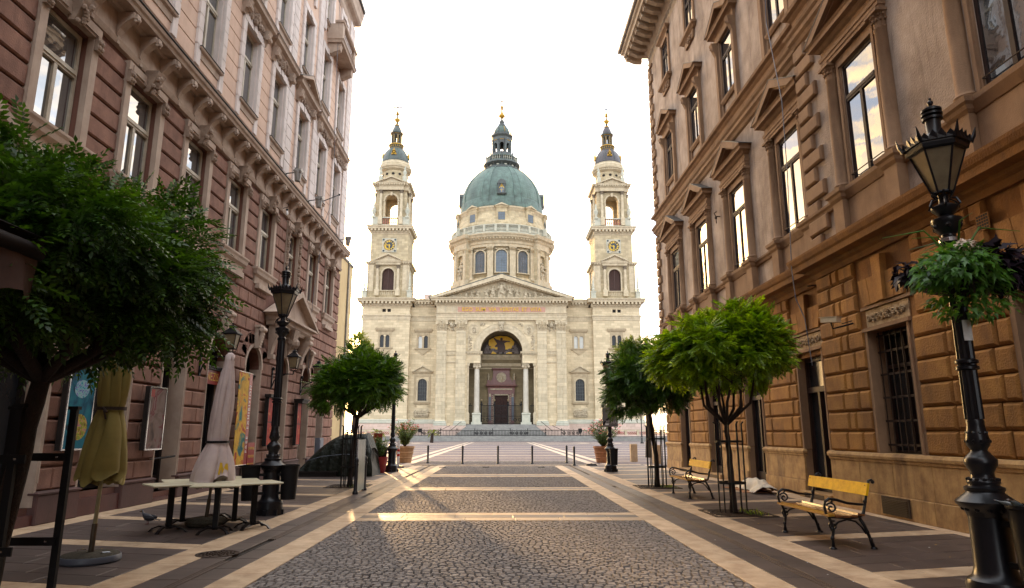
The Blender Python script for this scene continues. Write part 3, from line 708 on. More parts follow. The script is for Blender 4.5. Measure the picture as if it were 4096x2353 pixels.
for c in allb:
    if c < 3: continue
    sash(LF, c, 0.61, 6.86, 9.08, -0.24, 8.25, parent=LB, glass='sky_glass', th=.7)
    m_ = MB(LF)
    for sg in (-1, 1): m_.box(c+sg*.63-(.19 if sg<0 else 0), c+sg*.63+(.19 if sg>0 else 0), -.08, .045, 6.85, 9.12)
    m_.box(c-.82,c+.82,-.08,.07,9.12,9.36); m_.box(c-.70,c-.24,.07,.10,9.17,9.31); m_.box(c+.24,c+.70,.07,.10,9.17,9.31)
    ob('window_surround', m_, 'cream_plaster', LB)
    m_ = MB(LF); m_.cornice(c-.80,c+.80,-.08,.02,[(0,6.32),(0.02,6.55),(0.10,6.62),(0.12,6.72),(0.15,6.78),(0.15,6.83),(0,6.86)]); m_.box(c-.66,c+.66,-.05,.14,6.18,6.34)
    ob('sill', m_, 'cream_plaster', LB)
    m_ = MB(LF); 
    m_.loft([(c-.10,c+.10,0,.12,9.02),(c-.12,c+.12,0,.2,9.2),(c-.15,c+.15,0,.30,9.42),(c-.17,c+.17,0,.32,9.5)])
    for j in range(9): m_.ball(c+rb.uniform(-.10,.10), .16+.014*j, 9.03+.045*j, rb.uniform(.05,.075), 6)
    ob('keystone', m_, 'cream_ornament', LB)
    m_ = MB(LF)
    for sg in (-1,1):
        m_.box(c+sg*.74-.09,c+sg*.74+.09,.04,.12,8.86,9.15)
        for q in range(4): m_.ball(c+sg*.74+(-.045 if q%2 else .045), .12, 8.93+.12*(q//2), .05, 6)
    ob('lug_ornament', m_, 'cream_ornament', LB)
# garlands beside the window over the portal
for sg in (-1, 1):
    m_ = MB(LF)
    for j in range(26): m_.ball(24.7+sg*.74+rb.uniform(-.05,.05), .07, 6.95+.075*j, rb.uniform(.05,.08), 6)
    ob('garland', m_, 'cream_ornament', LB)
# portal pediments on brackets
for c in (24.7, 8.5):
    P_ = MB(LF)
    P_.cornice(c-2.1,c+2.1,-.05,.20,[(0,5.2),(0.04,5.32),(0.12,5.38),(0.12,5.5),(0.2,5.56)])
    for a, b in ((-2.3,0),(2.3,0)): pass
    P_.prism([(c-2.35,5.56),(c+2.35,5.56),(c,6.62)], 0.0, .26)
    P_.strip([(c-2.38,5.56),(c,6.58),(c+2.38,5.56)],[(c-2.62,5.56),(c,6.78),(c+2.62,5.56)],0.0,.52)
    P_.box(c-2.45,c+2.45,0,.5,5.52,5.60)
    pm = ob('portal_pediment', P_, 'cream_plaster', LB)
    for sg in (-1, 1):
        b_ = MB(LF); x = c+sg*1.75
        b_.loft([(x-.12,x+.12,0,.10,4.2),(x-.14,x+.14,0,.16,4.5),(x-.18,x+.18,0,.34,4.9),(x-.20,x+.20,0,.42,5.2)])
        b_.tube([(x-.2,.36,5.05),(x+.2,.36,5.05)],.11,10); b_.box(x-.24,x+.24,0,.46,5.2,5.3); b_.box(x-.12,x+.12,0,.2,4.05,4.2)
        ob('portal_bracket', b_, 'cream_plaster', pm)
    b_ = MB(LF); b_.loft([(c-.2,c+.2,0,.14,4.3),(c-.22,c+.22,0,.3,4.8),(c-.3,c+.3,0,.42,5.3)]); b_.ball(c,.3,4.8,.22,8)
    ob('portal_keystone', b_, 'cream_ornament', pm)
# string cornice with brackets
F_ = MB(LF); F_.mould(Y0,Y1,[(-T,9.45),(0.03,9.45),(0.05,9.50),(0.07,9.56),(0.03,9.60),(0.02,10.12),(-T,10.12)])
ob('frieze_course', F_, 'cream_plaster', LB)
F_ = MB(LF); F_.mould(Y0,Y1+.0,[(-T,10.12),(0.10,10.12),(0.14,10.17),(0.38,10.17),(0.40,10.24),(0.44,10.28),(0.46,10.35),(-T,10.38)])
ob('string_cornice', F_, 'cream_plaster', LB)
ob('cornice_flashing', MB(LF).box(Y0,Y1,-T+.01,.48,10.382,10.40), 'roof_lead', LB)
y = bay[-1]+0.9; mods = []
while y > 1:
    k = MB(LF)
    k.loft([(y-.085,y+.085,.0,.05,9.62),(y-.085,y+.085,.0,.10,9.78),(y-.095,y+.095,.0,.24,9.93),(y-.10,y+.10,.0,.36,10.0),(y-.10,y+.10,0,.37,10.12)])
    k.box(y-.06,y+.06,.36,.42,10.0,10.1); k.ball(y,.42,9.98,.05,6); k.ball(y-.05,.38,9.95,.035,6); k.ball(y+.05,.38,9.95,.035,6); k.box(y-.05,y+.05,.02,.06,9.45,9.62)
    ob('cornice_bracket', k, 'cream_plaster', LB); y -= 0.885
# upper storeys: peach courses, pale surrounds
pa = []
for i, (a, b) in enumerate(zip([3.0]+[c+.86 for c in bay], [c-.86 for c in bay]+[Y1])):
    pass
zc = 10.95
pch = []
pil = [(22.75,23.35),(26.0,26.6),(31.35,32.3),(6.6,7.2),(9.8,10.4)]
while zc < 19.0:
    zt = zc+0.46
    zm = zc+.23
    cut = [(c-.84,c+.84) for c in bay if 11.3 < zm < 14.9 or 15.6 < zm < 18.6] + pil
    cut.sort(); u = 3.0
    for a, b in cut:
        if a > u+.1:
            mb = MB(LF); mb.block(u+.0,a-.0,-.005,0.035,zc+.008,zt-.008,.012); pch.append((seen(mb), mb))
        u = max(u, b)
    zc = zt
pieces('wall_course', pch, 'peach_plaster', LB, 0)
qn = []
for a, b in pil:
    z = 10.42
    while z < 22.6:
        mb = MB(LF); mb.block(a,b,0.0,.10,z+.006,z+.454,.012); qn.append((seen(mb), mb)); z += .46
pieces('pilaster_stone', qn, 'pale_quoin', LB, 0)
for c in bay:
    for (hw, z0, z1, tr) in ((.60,11.5,14.1,13.2),(.58,15.85,18.45,17.5),(.5,19.9,22.0,21.3)):
        if z0 > 19 and c < 15: continue
        sash(LF, c, hw-.01, z0+.01, z1-.01, -0.20, tr, parent=LB, glass='sky_glass', th=.6)
        m_ = MB(LF)
        for sg in (-1,1):
            a = c+sg*hw; m_.box(min(a,a+sg*.24),max(a,a+sg*.24),0.0,.09,z0-.55,z1)
            m_.box(min(a+sg*.001,a-sg*.05),max(a+sg*.001,a-sg*.05),-.33,-.004,z0+.002,z1-.002)
            zz = z0
            while zz < z1-.3: m_.box(min(a+sg*.006,a+sg*.26),max(a+sg*.006,a+sg*.26),.01,.098,zz+.01,zz+.40); zz += .44
        m_.box(c-hw-.24,c+hw+.24,.0,.11,z1,z1+.26); m_.box(c-.12,c+.12,.11,.14,z1,z1+.26)
        ob('window_surround', m_, 'pale_quoin', LB)
        m_ = MB(LF); m_.cornice(c-hw-.02,c+hw+.02,0,.06,[(0,z0-.28),(0.02,z0-.12),(0.08,z0-.08),(0.10,z0-.03),(0,z0)]); ob('sill', m_, 'cream_plaster', LB)
        ob('sill_flashing', MB(LF).box(c-hw-.1,c+hw+.1,.0,.165,z0+.001,z0+.012), 'roof_lead', LB)
    # hood over the second floor window
    h = MB(LF); tri = abs(c-24.7) < 1 or abs(c-8.5) < 1
    for sg in (-1, 1):
        x = c+sg*.86; h.loft([(x-.12,x+.12,0,.10,14.2),(x-.13,x+.13,0,.2,14.45),(x-.14,x+.14,0,.3,14.66)]); h.tube([(x-.14,.22,14.42),(x+.14,.22,14.42)],.09,8)
    h.cornice(c-1.02,c+1.02,0,.1,[(0,14.66),(.06,14.72),(.1,14.78),(.22,14.84),(.24,14.93),(.28,14.98)])
    if tri:
        h.strip([(c-1.3,14.98),(c,15.6),(c+1.3,14.98)],[(c-1.42,14.99),(c,15.76),(c+1.42,14.99)],0,.38); h.prism([(c-1.3,14.98),(c+1.3,14.98),(c,15.6)],0,.12)
    hd = ob('window_hood', h, 'cream_plaster', LB)
    ob('hood_flashing', MB(LF).box(c-1.3,c+1.3,0,.39,14.982,14.998) if not tri else MB(LF).strip([(c-1.43,14.995),(c,15.765),(c+1.43,14.995)],[(c-1.45,15.01),(c,15.785),(c+1.45,15.01)],0,.39), 'roof_lead', hd)
    s_ = MB(LF)
    for j in range(30): s_.ball(c+rb.uniform(-.7,.7), .06+rb.uniform(0,.07), 14.5+rb.uniform(-.14,.14), rb.uniform(.05,.10), 6)
    for j in range(12): s_.ball(c+rb.uniform(-.2,.2), .1+rb.uniform(0,.1), (15.1 if tri else 14.55)+rb.uniform(-.2,.3 if tri else .12), rb.uniform(.06,.12), 6)
    ob('carved_garland', s_, 'cream_ornament', hd)
# balcony near the far end
B_ = MB(LF); B_.cornice(27.4,30.1,0,.72,[(0,19.05),(.03,19.15),(.08,19.2)]); bl = ob('balcony', B_, 'cream_plaster', LB)
for x in (27.65, 29.85): ob('balcony_bracket', MB(LF).loft([(x-.15,x+.15,0,.2,18.55),(x-.15,x+.15,0,.6,18.75),(x-.15,x+.15,0,.66,19.05)]), 'cream_plaster', bl)
for a_, b_, c_, d_ in ((27.4,27.75,.38,.72),(29.75,30.1,.38,.72),(27.4,27.62,0,.379)): ob('balcony_pier', MB(LF).box(a_,b_,c_,d_,19.2,20.0), 'cream_plaster', bl)
for j in range(9):
    b_ = MB(LF); b_.fn = LF; b_.M = Matrix.Translation((27.9+.215*j,.56,19.2)); b_.lathe([(.07,0),(.07,.1),(.04,.15),(.085,.35),(.035,.6),(.07,.7),(.07,.8)],seg=8); ob('baluster', b_, 'pale_quoin', bl, True)
ob('hand_rail', MB(LF).cornice(27.4,30.1,.36,.72,[(0,20.0),(.06,20.05),(.06,20.14),(.0,20.18)]), 'cream_plaster', bl)
# top cornice
F_ = MB(LF); F_.cornice(Y0,Y1-.28,-12,0,[(0.02,22.3),(0.08,22.42),(0.1,22.5),(0.05,22.55),(0.05,22.9),(0.12,23.0),(0.3,23.1),(0.38,23.2),(0.40,23.5),(0.44,23.62),(0.48,23.9)])
ob('main_cornice', F_, 'cream_plaster', LB)
ob('gutter', MB(LF).mould(Y0,Y1+.1,[(.46,23.9),(.56,23.9),(.58,24.02),(.46,24.0)]), 'roof_lead', LB)
ob('hand_rail', MB(LF).tube([(16.0,-.15,.95),(16.9,-.0,1.0)], .025, 8), 'matt_iron', LB, True)

# neighbour beyond
o = thing('far_yellow_house', 'pale yellow house edge glowing beyond the far end of the red house', 'building', (-14, 36, 0), world=True)
ob('wall', MB().box(-20,-8.32,32.62,36.3,0,10.6), 'far_house', o); ob('roof', MB().box(-20,-8.28,32.61,36.4,10.6,10.75), 'roof_lead', o)
ob('down_pipe', MB().tube([(-8.27,35.2,0),(-8.27,35.2,10.6)],.05,6), 'zinc', o)

# ================================================================== RIGHT BUILDING
RX = 7.7
RF = lambda u, w, z: (RX - w, u, z)
RB = thing('palace_house', 'ochre rusticated palace with columned pedimented windows lining the right side', 'building', (RX+3, 18, 0), world=True)
Y0, Y1, YA = -48.0, 31.2, 15.1      # YA: end of the projecting near wing
PA = 0.30                          # its projection
ctr = [4.75, 8.6, 12.48, 16.42, 20.3, 24.15, 28.0]
def pw(c): return PA if c < YA else 0.0
gh = []
for c in ctr: gh.append((c-.68,c+.68, 1.16 if c < YA else .16, 3.55 if c < YA else 3.42))
ft = 0.45
u1 = [(c-.60,c+.60,6.72,9.42) for c in ctr]; u2 = [(c-.58,c+.58,12.75,15.02) for c in ctr]; u3 = [(c-.56,c+.56,17.7,19.6) for c in ctr]
W = MB(RF)
W.wall(Y0,YA,1.14,5.1,-ft,PA-.075,gh); W.wall(YA,Y1,1.14,5.1,-ft,-.075,gh)
ob('lower_wall', W, 'ochre_wall', RB)
W = MB(RF)
W.wall(Y0,YA-.1,5.62,21.0,-ft,PA-.06,u1+u2+u3); W.wall(YA-.1,Y1-.0,5.62,21.0,-ft,-.0,u1+u2+u3)
ob('upper_wall', W, 'grey_render', RB)
ob('end_wall', MB(RF).box(Y0,Y1-.02,-14,-ft-.001,0,21), 'grey_render', RB)
ob('roof', MB(RF).loft([(Y0,Y1+1,-14,1.1,21.9),(Y0,Y1-3,-9,-5,25)]), 'roof_lead', RB)
rr = random.Random(31); blk = []
def rrow(a, b, z0, z1, pj, lens, ch=.045, g_=.012):
    u = a
    for i, l in enumerate(lens):
        v = b if i == len(lens)-1 else min(u+l, b)
        if v-u > .06:
            mb = MB(RF); mb.block(u+(g_ if i else 0), v-(g_ if i < len(lens)-1 else 0), pj-.09, pj+rr.uniform(-.006,.006), z0+g_, z1-g_, ch); blk.append((seen(mb), mb))
        u = v
zs = [1.17,1.59,2.00,2.41,2.82,3.23,3.63,4.02,4.40,4.76,5.10]
edges = [0.5] + [x for c in ctr for x in (c-.86,c+.86)]
for ri in range(10):
    z0, z1 = zs[ri], zs[ri+1]; alt = ri % 2
    piers = []
    prev = 1.0
    for c in ctr:
        hw = .80 if ri < 6 else (.95 if ri < 7 else .98)
        piers.append((prev, c-hw)); prev = c+hw
    piers.append((prev, Y1))
    for a, b in piers:
        parts = [(a,b)]
        if a < YA < b: parts = [(a,YA),(YA+.02,b)]
        for p, q in parts:
            L_ = q-p; pj = PA if q <= YA+.01 else 0.0
            if L_ < .3: continue
            if q == YA: lens = [.62,.28,1] if alt else [.42,.62,1]
            elif L_ > 2.0: lens = ([.42,L_-1.28,1] if alt else [.30,.95,L_-2.1,1]) if pj else ([.45,L_-.95,1] if alt else [.3,L_-.75,1])
            elif L_ > 1: lens = [.35,L_-.7,1] if alt else [.5,1]
            else: lens = [1]
            rrow(p,q,z0,z1,pj,lens)
pieces('rusticated_stone', blk, 'ochre_block', RB, 0, 300)
for c in ctr:
    pj = pw(c)
    if c < 3: continue
    # flat arch of wedge stones over the opening, panel above
    for j in range(-2, 3):
        t0 = c+j*.27-.13; t1 = c+j*.27+.13; sp = .055*j; top = 4.98 if j == 0 else 4.62
        pr_ = pj+.06 if j == 0 else pj+.0
        k = MB(RF); k.prism([(t0+.005,4.08),(t1-.005,4.08),(t1-.005+sp+.03,top),(t0+.005+sp-.03,top)], pj-.09, pr_); ob('wedge_stone', k, 'ochre_block', RB)
    k = MB(RF); k.box(c-.85,c+.85,pj-.09,pj-.02,4.0,4.06); k.box(c-.78,c+.78,pj-.09,pj+.03,3.55,3.62)
    k.box(c-.80,c-.68,pj-.4,pj-.03,1.16 if c<YA else .16,3.56); k.box(c+.68,c+.80,pj-.4,pj-.03,1.16 if c<YA else .16,3.56)
    k.box(c-.72,c-.66,pj-.4,pj-.0,1.16,3.56); k.box(c+.66,c+.72,pj-.4,pj-.0,1.16,3.56)
    ob('opening_surround', k, 'brown_trim', RB)
    f_ = MB(RF); f_.box(c-.72,c+.72,pj-.09,pj-.055,3.64,3.98)
    for sg in (-1,1):
        for j in range(4):
            x = c+sg*(.12+.15*j); r_ = .085-.008*j
            f_.tube([(x+sg*.0+r_*math.cos(a*.7)*(1-a*.07)*sg, pj-.03, 3.81+r_*math.sin(a*.7)*(1-a*.07)) for a in range(0,9)], .017, 5)
            for q in range(3): f_.ball(x+.03*q, pj-.035, 3.74+.07*((j+q)%2)+.03*q, .028, 6)
    for q in range(8): f_.ball(c+.06*math.cos(q*.785), pj-.03, 3.81+.06*math.sin(q*.785), .03, 6)
    f_.ball(c, pj-.02, 3.81, .035, 6); ob('floral_panel', f_, 'floral_relief', RB, True)
    if c < YA:     # barred window
        fr = MB(RF); z0, z1 = 1.16, 3.56
        fr.box(c-.66,c-.60,-.10,-.02,z0,z1); fr.box(c+.60,c+.66,-.10,-.02,z0,z1); fr.box(c-.60,c+.60,-.10,-.02,z0,z0+.07); fr.box(c-.60,c+.60,-.10,-.02,z1-.06,z1); fr.box(c-.03,c+.03,-.10,-.01,z0+.07,z1-.06); fr.box(c-.6,c+.6,-.10,-.01,2.8,2.87)
        wn = ob('window', fr, 'brown_frame', RB)
        for a,b in ((c-.6,c-.03),(c+.03,c+.6)): ob('pane', MB(RF).box(a,b,-.08,-.07,z0+.07,2.8), 'dark_glass', wn); ob('pane', MB(RF).box(a,b,-.08,-.07,2.87,z1-.06), 'dark_glass', wn)
        for j in range(4): ob('curtain_fold', MB(RF).box(c-.50+.27*j,c-.40+.27*j,-.115,-.105,z0+.1,z1-.3), 'curtain', wn)
        gr = MB(RF)
        for zz in (1.33,1.78,2.23,2.68,3.13,3.45): gr.box(c-.72,c+.68,.10,.115,zz-.02,zz+.02)
        g_ = ob('window_grille', gr, 'rusty_iron', RB)
        for j in range(7): ob('grille_bar', MB(RF).box(c-.57+.19*j-.009,c-.57+.19*j+.009,.117,.134,1.2,3.52), 'rusty_iron', g_)
    else:
        fr = MB(RF); z0, z1 = .16, 3.42
        fr.box(c-.68,c-.57,-.30,-.2,z0,z1); fr.box(c+.57,c+.68,-.30,-.2,z0,z1); fr.box(c-.57,c+.57,-.30,-.2,z1-.1,z1); fr.box(c-.57,c+.57,-.30,-.17,2.55,2.68); fr.box(c-.57,c+.57,-.30,-.2,z0,z0+.25); fr.box(c-.05,c+.05,-.30,-.18,z0+.25,2.55)
        wn = ob('door', fr, 'brown_frame', RB)
        for a,b,p,q in ((c-.57,c-.05,z0+.25,2.55),(c+.05,c+.57,z0+.25,2.55),(c-.57,c+.57,2.68,z1-.1)): ob('pane', MB(RF).box(a,b,-.28,-.27,p,q), 'dark_glass', wn)
        ob('door_step', MB(RF).block(c-.80,c+.80,-ft,.16,0,.15,.012), 'travertine', RB)
        ob('step_kick_plate', MB(RF).box(c-.5,c+.5,.161,.17,.02,.12), 'brown_frame', RB)
# plinth panels
pl = []
es = [1.0] + [x for c in ctr if c > YA for x in (c-.68,c+.68)] + [Y1]
for a, b in zip(es[::2], es[1::2]):
    segs = [(a,b)] if not (a < YA < b) else [(a,YA),(YA,b)]
    for p, q in segs:
        if q-p < .1: continue
        pj = PA if q <= YA+.01 else 0.0; n = max(1, round((q-p)/1.15)); 
        for i in range(n):
            u, v = p+(q-p)*i/n, p+(q-p)*(i+1)/n
            mb = MB(RF); mb.block(u+.003,v-.003,-.05 if not pj else .2,pj+.02,.40,.98,.008); pl.append((seen(mb), mb))
            mb = MB(RF); mb.block(u+.003,v-.003,-.05 if not pj else .2,pj+.05,0.0,.395,.012); pl.append((seen(mb), mb))
        mm = MB(RF); mm.cornice(p, q, -.05, pj, [(.02,.98),(.035,1.0),(.03,1.04),(.06,1.06),(.065,1.11),(.03,1.16),(0,1.17)]); ob('plinth_cap', mm, 'travertine', RB)
pieces('plinth_stone', pl, 'travertine', RB, 0)
for c in (12.7, 5.0):
    g_ = MB(RF); g_.box(c-.44,c+.44,PA+.05,PA+.075,.05,.38); v_ = ob('cellar_vent', g_, 'rusty_iron', RB)
    for j in range(9): ob('vent_slat', MB(RF).box(c-.38,c+.38,PA+.075,PA+.09,.08+.03*j,.095+.03*j), 'brown_frame', v_)
# ground floor cornice, both wings
prof = [(0.0,5.08),(.03,5.14),(.05,5.18),(.12,5.22),(.14,5.28),(.34,5.30),(.36,5.42),(.40,5.46),(.44,5.55),(.45,5.60)]
c_ = MB(RF); c_.cornice(Y0,YA,-ft,PA,prof); ob('storey_cornice', c_, 'ochre_wall', RB)
c_ = MB(RF); c_.cornice(YA+.45,Y1,-ft,0.0,prof); ob('storey_cornice', c_, 'ochre_wall', RB)
def facade_band(z0, prof, m, name):
    c_ = MB(RF); c_.cornice(Y0,YA-.1,-ft,PA-.06,[(p,z0+z) for p,z in prof]); ob(name, c_, m, RB)
    c_ = MB(RF); c_.cornice(YA-.08+max(p for p,_ in prof),Y1,-ft,0,[(p,z0+z) for p,z in prof]); ob(name, c_, m, RB)
facade_band(6.42, [(0,0),(.06,.02),(.08,.08),(.12,.12),(.13,.17),(0,.2)], 'brown_trim', 'sill_course')
facade_band(11.0, [(0,0),(.06,.05),(.10,.14),(.16,.2),(.17,.3),(.22,.36),(.24,.42),(.04,.46)], 'brown_trim', 'belt_course')
facade_band(11.80, [(0.02,-.34),(.05,0),(.10,.05),(.13,.1),(.22,.14),(.24,.22),(0.0,.26)], 'brown_trim', 'belt_course')
facade_band(20.2, [(0.0,0),(.04,.05),(.08,.1),(.03,.14),(.03,.62),(.1,.7),(.2,.8),(.25,.95)], 'eave_stone', 'eave_frieze')
fo = MB(RF)
y = Y1-.15
while y > 12:
    fo.tube([(y+.13*math.cos(a), .05, 20.55+.14*math.sin(a)) for a in [R(k*40) for k in range(8)]], .025, 4); fo.ball(y,.05,20.55,.05,5); y -= .36
ob('frieze_ornament', fo, 'eave_stone', RB)
# eaves: deep slab on modillions
e = MB(RF); e.cornice(Y0,Y1,-ft,0.05,[(.3,21.15),(.35,21.3),(1.05,21.32),(1.08,21.5),(1.18,21.56),(1.22,21.72),(1.22,21.78)]); ob('eaves', e, 'eave_stone', RB)
y = Y1+.9
while y > 12:
    k = MB(RF); k.box(y-.16,y+.16,.2,1.0,21.12,21.32); k.box(y-.19,y+.19,.2,1.04,21.25,21.325); k.loft([(y-.13,y+.13,.2,.55,20.95),(y-.13,y+.13,.2,.95,21.12)]); ob('modillion', k, 'eave_stone', RB); y -= .62
g_ = MB(RF); g_.tube([(-6,1.32,21.78),(Y1+1.25,1.32,21.78)], .09, 10); ob('gutter', g_, 'zinc', RB, True)
y = Y1+1.0
while y > 14: ob('gutter_hook', MB(RF).tube([(y,1.25,21.78),(y,1.45,21.8),(y,1.5,21.95),(y,1.44,22.02)],.014,5), 'matt_iron', RB); y -= 1.15
# windows with engaged columns and pediments (first floor)
for c in ctr:
    if c < 4: continue
    pj = pw(c) - (.06 if c < YA else 0); hw = .58
    sash(RF, c, hw+.03, 6.74, 9.40, pj-.06, 8.62, 'brown_frame', parent=RB, th=.45)
    m_ = MB(RF)
    for sg in (-1,1):
        a = c+sg*.60; m_.box(min(a,a+sg*.13),max(a,a+sg*.13),pj-.0,pj+.03,6.72,9.42); m_.box(min(a+sg*.05,a+sg*.13),max(a+sg*.05,a+sg*.13),pj+.03,pj+.06,6.72,9.42)
        pass
    m_.box(c-.73,c+.73,pj,pj+.06,9.42,9.62)
    sr = ob('window_surround', m_, 'brown_trim', RB)
    for sg in (-1, 1):
        x = c+sg*.98
        p_ = MB(RF); p_.box(x-.24,x+.24,pj,pj+.24,5.62,5.75); p_.box(x-.2,x+.2,pj,pj+.20,5.75,6.42); p_.cornice(x-.2,x+.2,pj,pj+.20,[(0,6.42),(.05,6.48),(.07,6.54),(.11,6.58),(.12,6.66),(0.02,6.69)]); ob('pedestal', p_, 'brown_trim', RB)
        k = MB(RF); k.M = Matrix.Translation((x, pj+.02, 0)); k.box(-.2,.2,-.02,.19,6.69,6.74)
        k.lathe([(.185,6.74),(.2,6.78),(.17,6.82),(.155,6.84),(.155,8.0),(.135,9.25),(.15,9.27),(.15,9.30)],seg=18)
        kk = ob('column', k, 'brown_trim', RB, True)
        k = MB(RF); k.M = Matrix.Translation((x, pj+.02, 0)); k.lathe([(.135,9.30),(.145,9.45),(.185,9.56),(.20,9.58)],seg=12); k.box(-.21,.21,-.02,.21,9.58,9.64)
        for j in range(7): a = R(-90+30*j-90+90); k.ball(.155*math.cos(R(30*j)),.155*math.sin(R(30*j)),9.44,.035,5); k.ball(.175*math.cos(R(30*j+15)),.175*math.sin(R(30*j+15)),9.53,.03,5)
        ob('capital', k, 'brown_trim', kk)
    e_ = MB(RF); e_.cornice(c-1.14,c+1.14,pj,pj+.14,[(0,9.64),(0,9.72),(.02,9.73),(.02,9.81),(.04,9.82),(.05,9.9),(0,9.92),(0,10.05),(.05,10.08),(.10,10.14),(.2,10.16),(.21,10.24),(.25,10.29)])
    pd = ob('pediment', e_, 'brown_trim', RB)
    p_ = MB(RF); ap = 10.95
    p_.strip([(c-1.02,10.29),(c,ap-.18),(c+1.02,10.29)],[(c-1.42,10.29),(c,ap+.05),(c+1.42,10.29)],pj,pj+.40); p_.prism([(c-1.1,10.29),(c+1.1,10.29),(c,ap-.12)],pj,pj+.12)
    p_.strip([(c-.96,10.29),(c,ap-.24),(c+.96,10.29)],[(c-1.02,10.29),(c,ap-.18),(c+1.02,10.29)],pj,pj+.3)
    ob('gable', p_, 'brown_trim', pd)
    ob('flashing', MB(RF).strip([(c-1.43,10.292),(c,ap+.052),(c+1.43,10.292)],[(c-1.46,10.30),(c,ap+.075),(c+1.46,10.30)],pj,pj+.41), 'roof_lead', pd)
    ob('apron', MB(RF).box(c-.77,c+.77,pj,pj+.08,5.62,6.42), 'brown_trim', RB)
    m_ = MB(RF); m_.cornice(c-.77,c+.77,pj,pj+.10,[(0,6.42),(.04,6.5),(.08,6.58),(.09,6.66),(0,6.7)]); ob('sill', m_, 'brown_trim', RB)
    ob('guard_rail', MB(RF).tube([(c-.58,pj+.05,6.9),(c+.58,pj+.05,6.9)],.012,5).tube([(c-.58,pj-.2,6.9),(c-.58,pj+.05,6.9)],.012,5).tube([(c+.58,pj-.2,6.9),(c+.58,pj+.05,6.9)],.012,5), 'rusty_iron', RB)
    # second floor
    sash(RF, c, .58, 12.77, 15.0, pj-.06, 14.3, 'brown_frame', parent=RB, th=.45)
    m_ = MB(RF)
    for sg in (-1,1):
        a = c+sg*.58; m_.box(min(a,a+sg*.2),max(a,a+sg*.2),pj,pj+.06,12.05,15.02); x = c+sg*.82
        m_.box(x-.10,x+.10,pj,pj+.13,12.75 if False else 12.06,14.7)
    m_.box(c-.92,c+.92,pj,pj+.09,15.02,15.32); m_.cornice(c-.6,c+.6,pj,pj+.06,[(0,12.6),(.05,12.68),(.06,12.75)])
    ob('window_surround', m_, 'brown_trim', RB)
    for sg in (-1,1):
        x = c+sg*.82; k = MB(RF); k.loft([(x-.08,x+.08,pj,pj+.14,14.6),(x-.10,x+.10,pj,pj+.24,14.85),(x-.12,x+.12,pj,pj+.30,15.05)])
        for j in range(3): k.ball(x-.06+.06*j,pj+.22+.02*j,14.8+.05*j,.04,5)
        ob('scroll_bracket', k, 'brown_trim', RB)
    e_ = MB(RF); e_.cornice(c-.95,c+.95,pj,pj+.1,[(0,15.05),(0,15.3),(.06,15.36),(.18,15.38),(.2,15.46),(.24,15.5)]); pd = ob('pediment', e_, 'brown_trim', RB)
    p_ = MB(RF); ap = 16.1
    p_.strip([(c-.85,15.5),(c,ap-.16),(c+.85,15.5)],[(c-1.2,15.5),(c,ap+.05),(c+1.2,15.5)],pj,pj+.36); p_.prism([(c-.9,15.5),(c+.9,15.5),(c,ap-.12)],pj,pj+.1); ob('gable', p_, 'brown_trim', pd)
    ob('flashing', MB(RF).strip([(c-1.21,15.502),(c,ap+.052),(c+1.21,15.502)],[(c-1.23,15.51),(c,ap+.07),(c+1.23,15.51)],pj,pj+.37), 'roof_lead', pd)
    # third floor
    sash(RF, c, .56, 17.72, 19.58, pj-.06, 19.0, 'brown_frame', parent=RB, th=.45)
    m_ = MB(RF)
    for sg in (-1,1):
        a = c+sg*.56; m_.box(min(a,a+sg*.18),max(a,a+sg*.18),pj,pj+.07,17.6,19.75)
    m_.box(c-.74,c+.74,pj,pj+.07,19.6,19.8); m_.cornice(c-.76,c+.76,pj,pj+.07,[(0,19.8),(.08,19.88),(.14,19.92),(.16,20.0)]); m_.cornice(c-.76,c+.76,pj,pj+.10,[(0,17.38),(.06,17.44),(.12,17.48),(.13,17.58),(0,17.62)])
    ob('window_surround', m_, 'brown_trim', RB)
    m_ = MB(RF); m_.prism([(c-.6,17.36),(c+.6,17.36),(c+.5,17.05),(c-.5,17.05)],pj,pj+.09)
    for j in range(14): m_.ball(c+rr.uniform(-.45,.45),pj+.09,17.2+rr.uniform(-.1,.1),rr.uniform(.05,.08),5)
    ob('sill_bracket', m_, 'brown_trim', RB)
# quoins: end of the near wing and far corner
q = []
for (ue, pj, sg, z0, z1) in ((YA-.10, PA-.06, -1, 5.66, 11.0),(YA-.10, PA-.06, -1, 12.1, 20.1),(Y1, 0.0, -1, 5.66, 11.0),(Y1, 0.0, -1, 12.1, 20.1)):
    z = z0; k = 0
    while z < z1-.2:
        ln = (.82 if k % 2 else .48) if ue < 20 else (.62 if k % 2 else .36); zt = min(z+.41, z1)
        mb = MB(RF); mb.block(ue-ln, ue+.07, -.0 if False else -.35, pj+.10, z+.03, zt-.03, .035); q.append((seen(mb), mb)); z += .41; k += 1
pieces('quoin_stone', q, 'brown_trim', RB, 0)

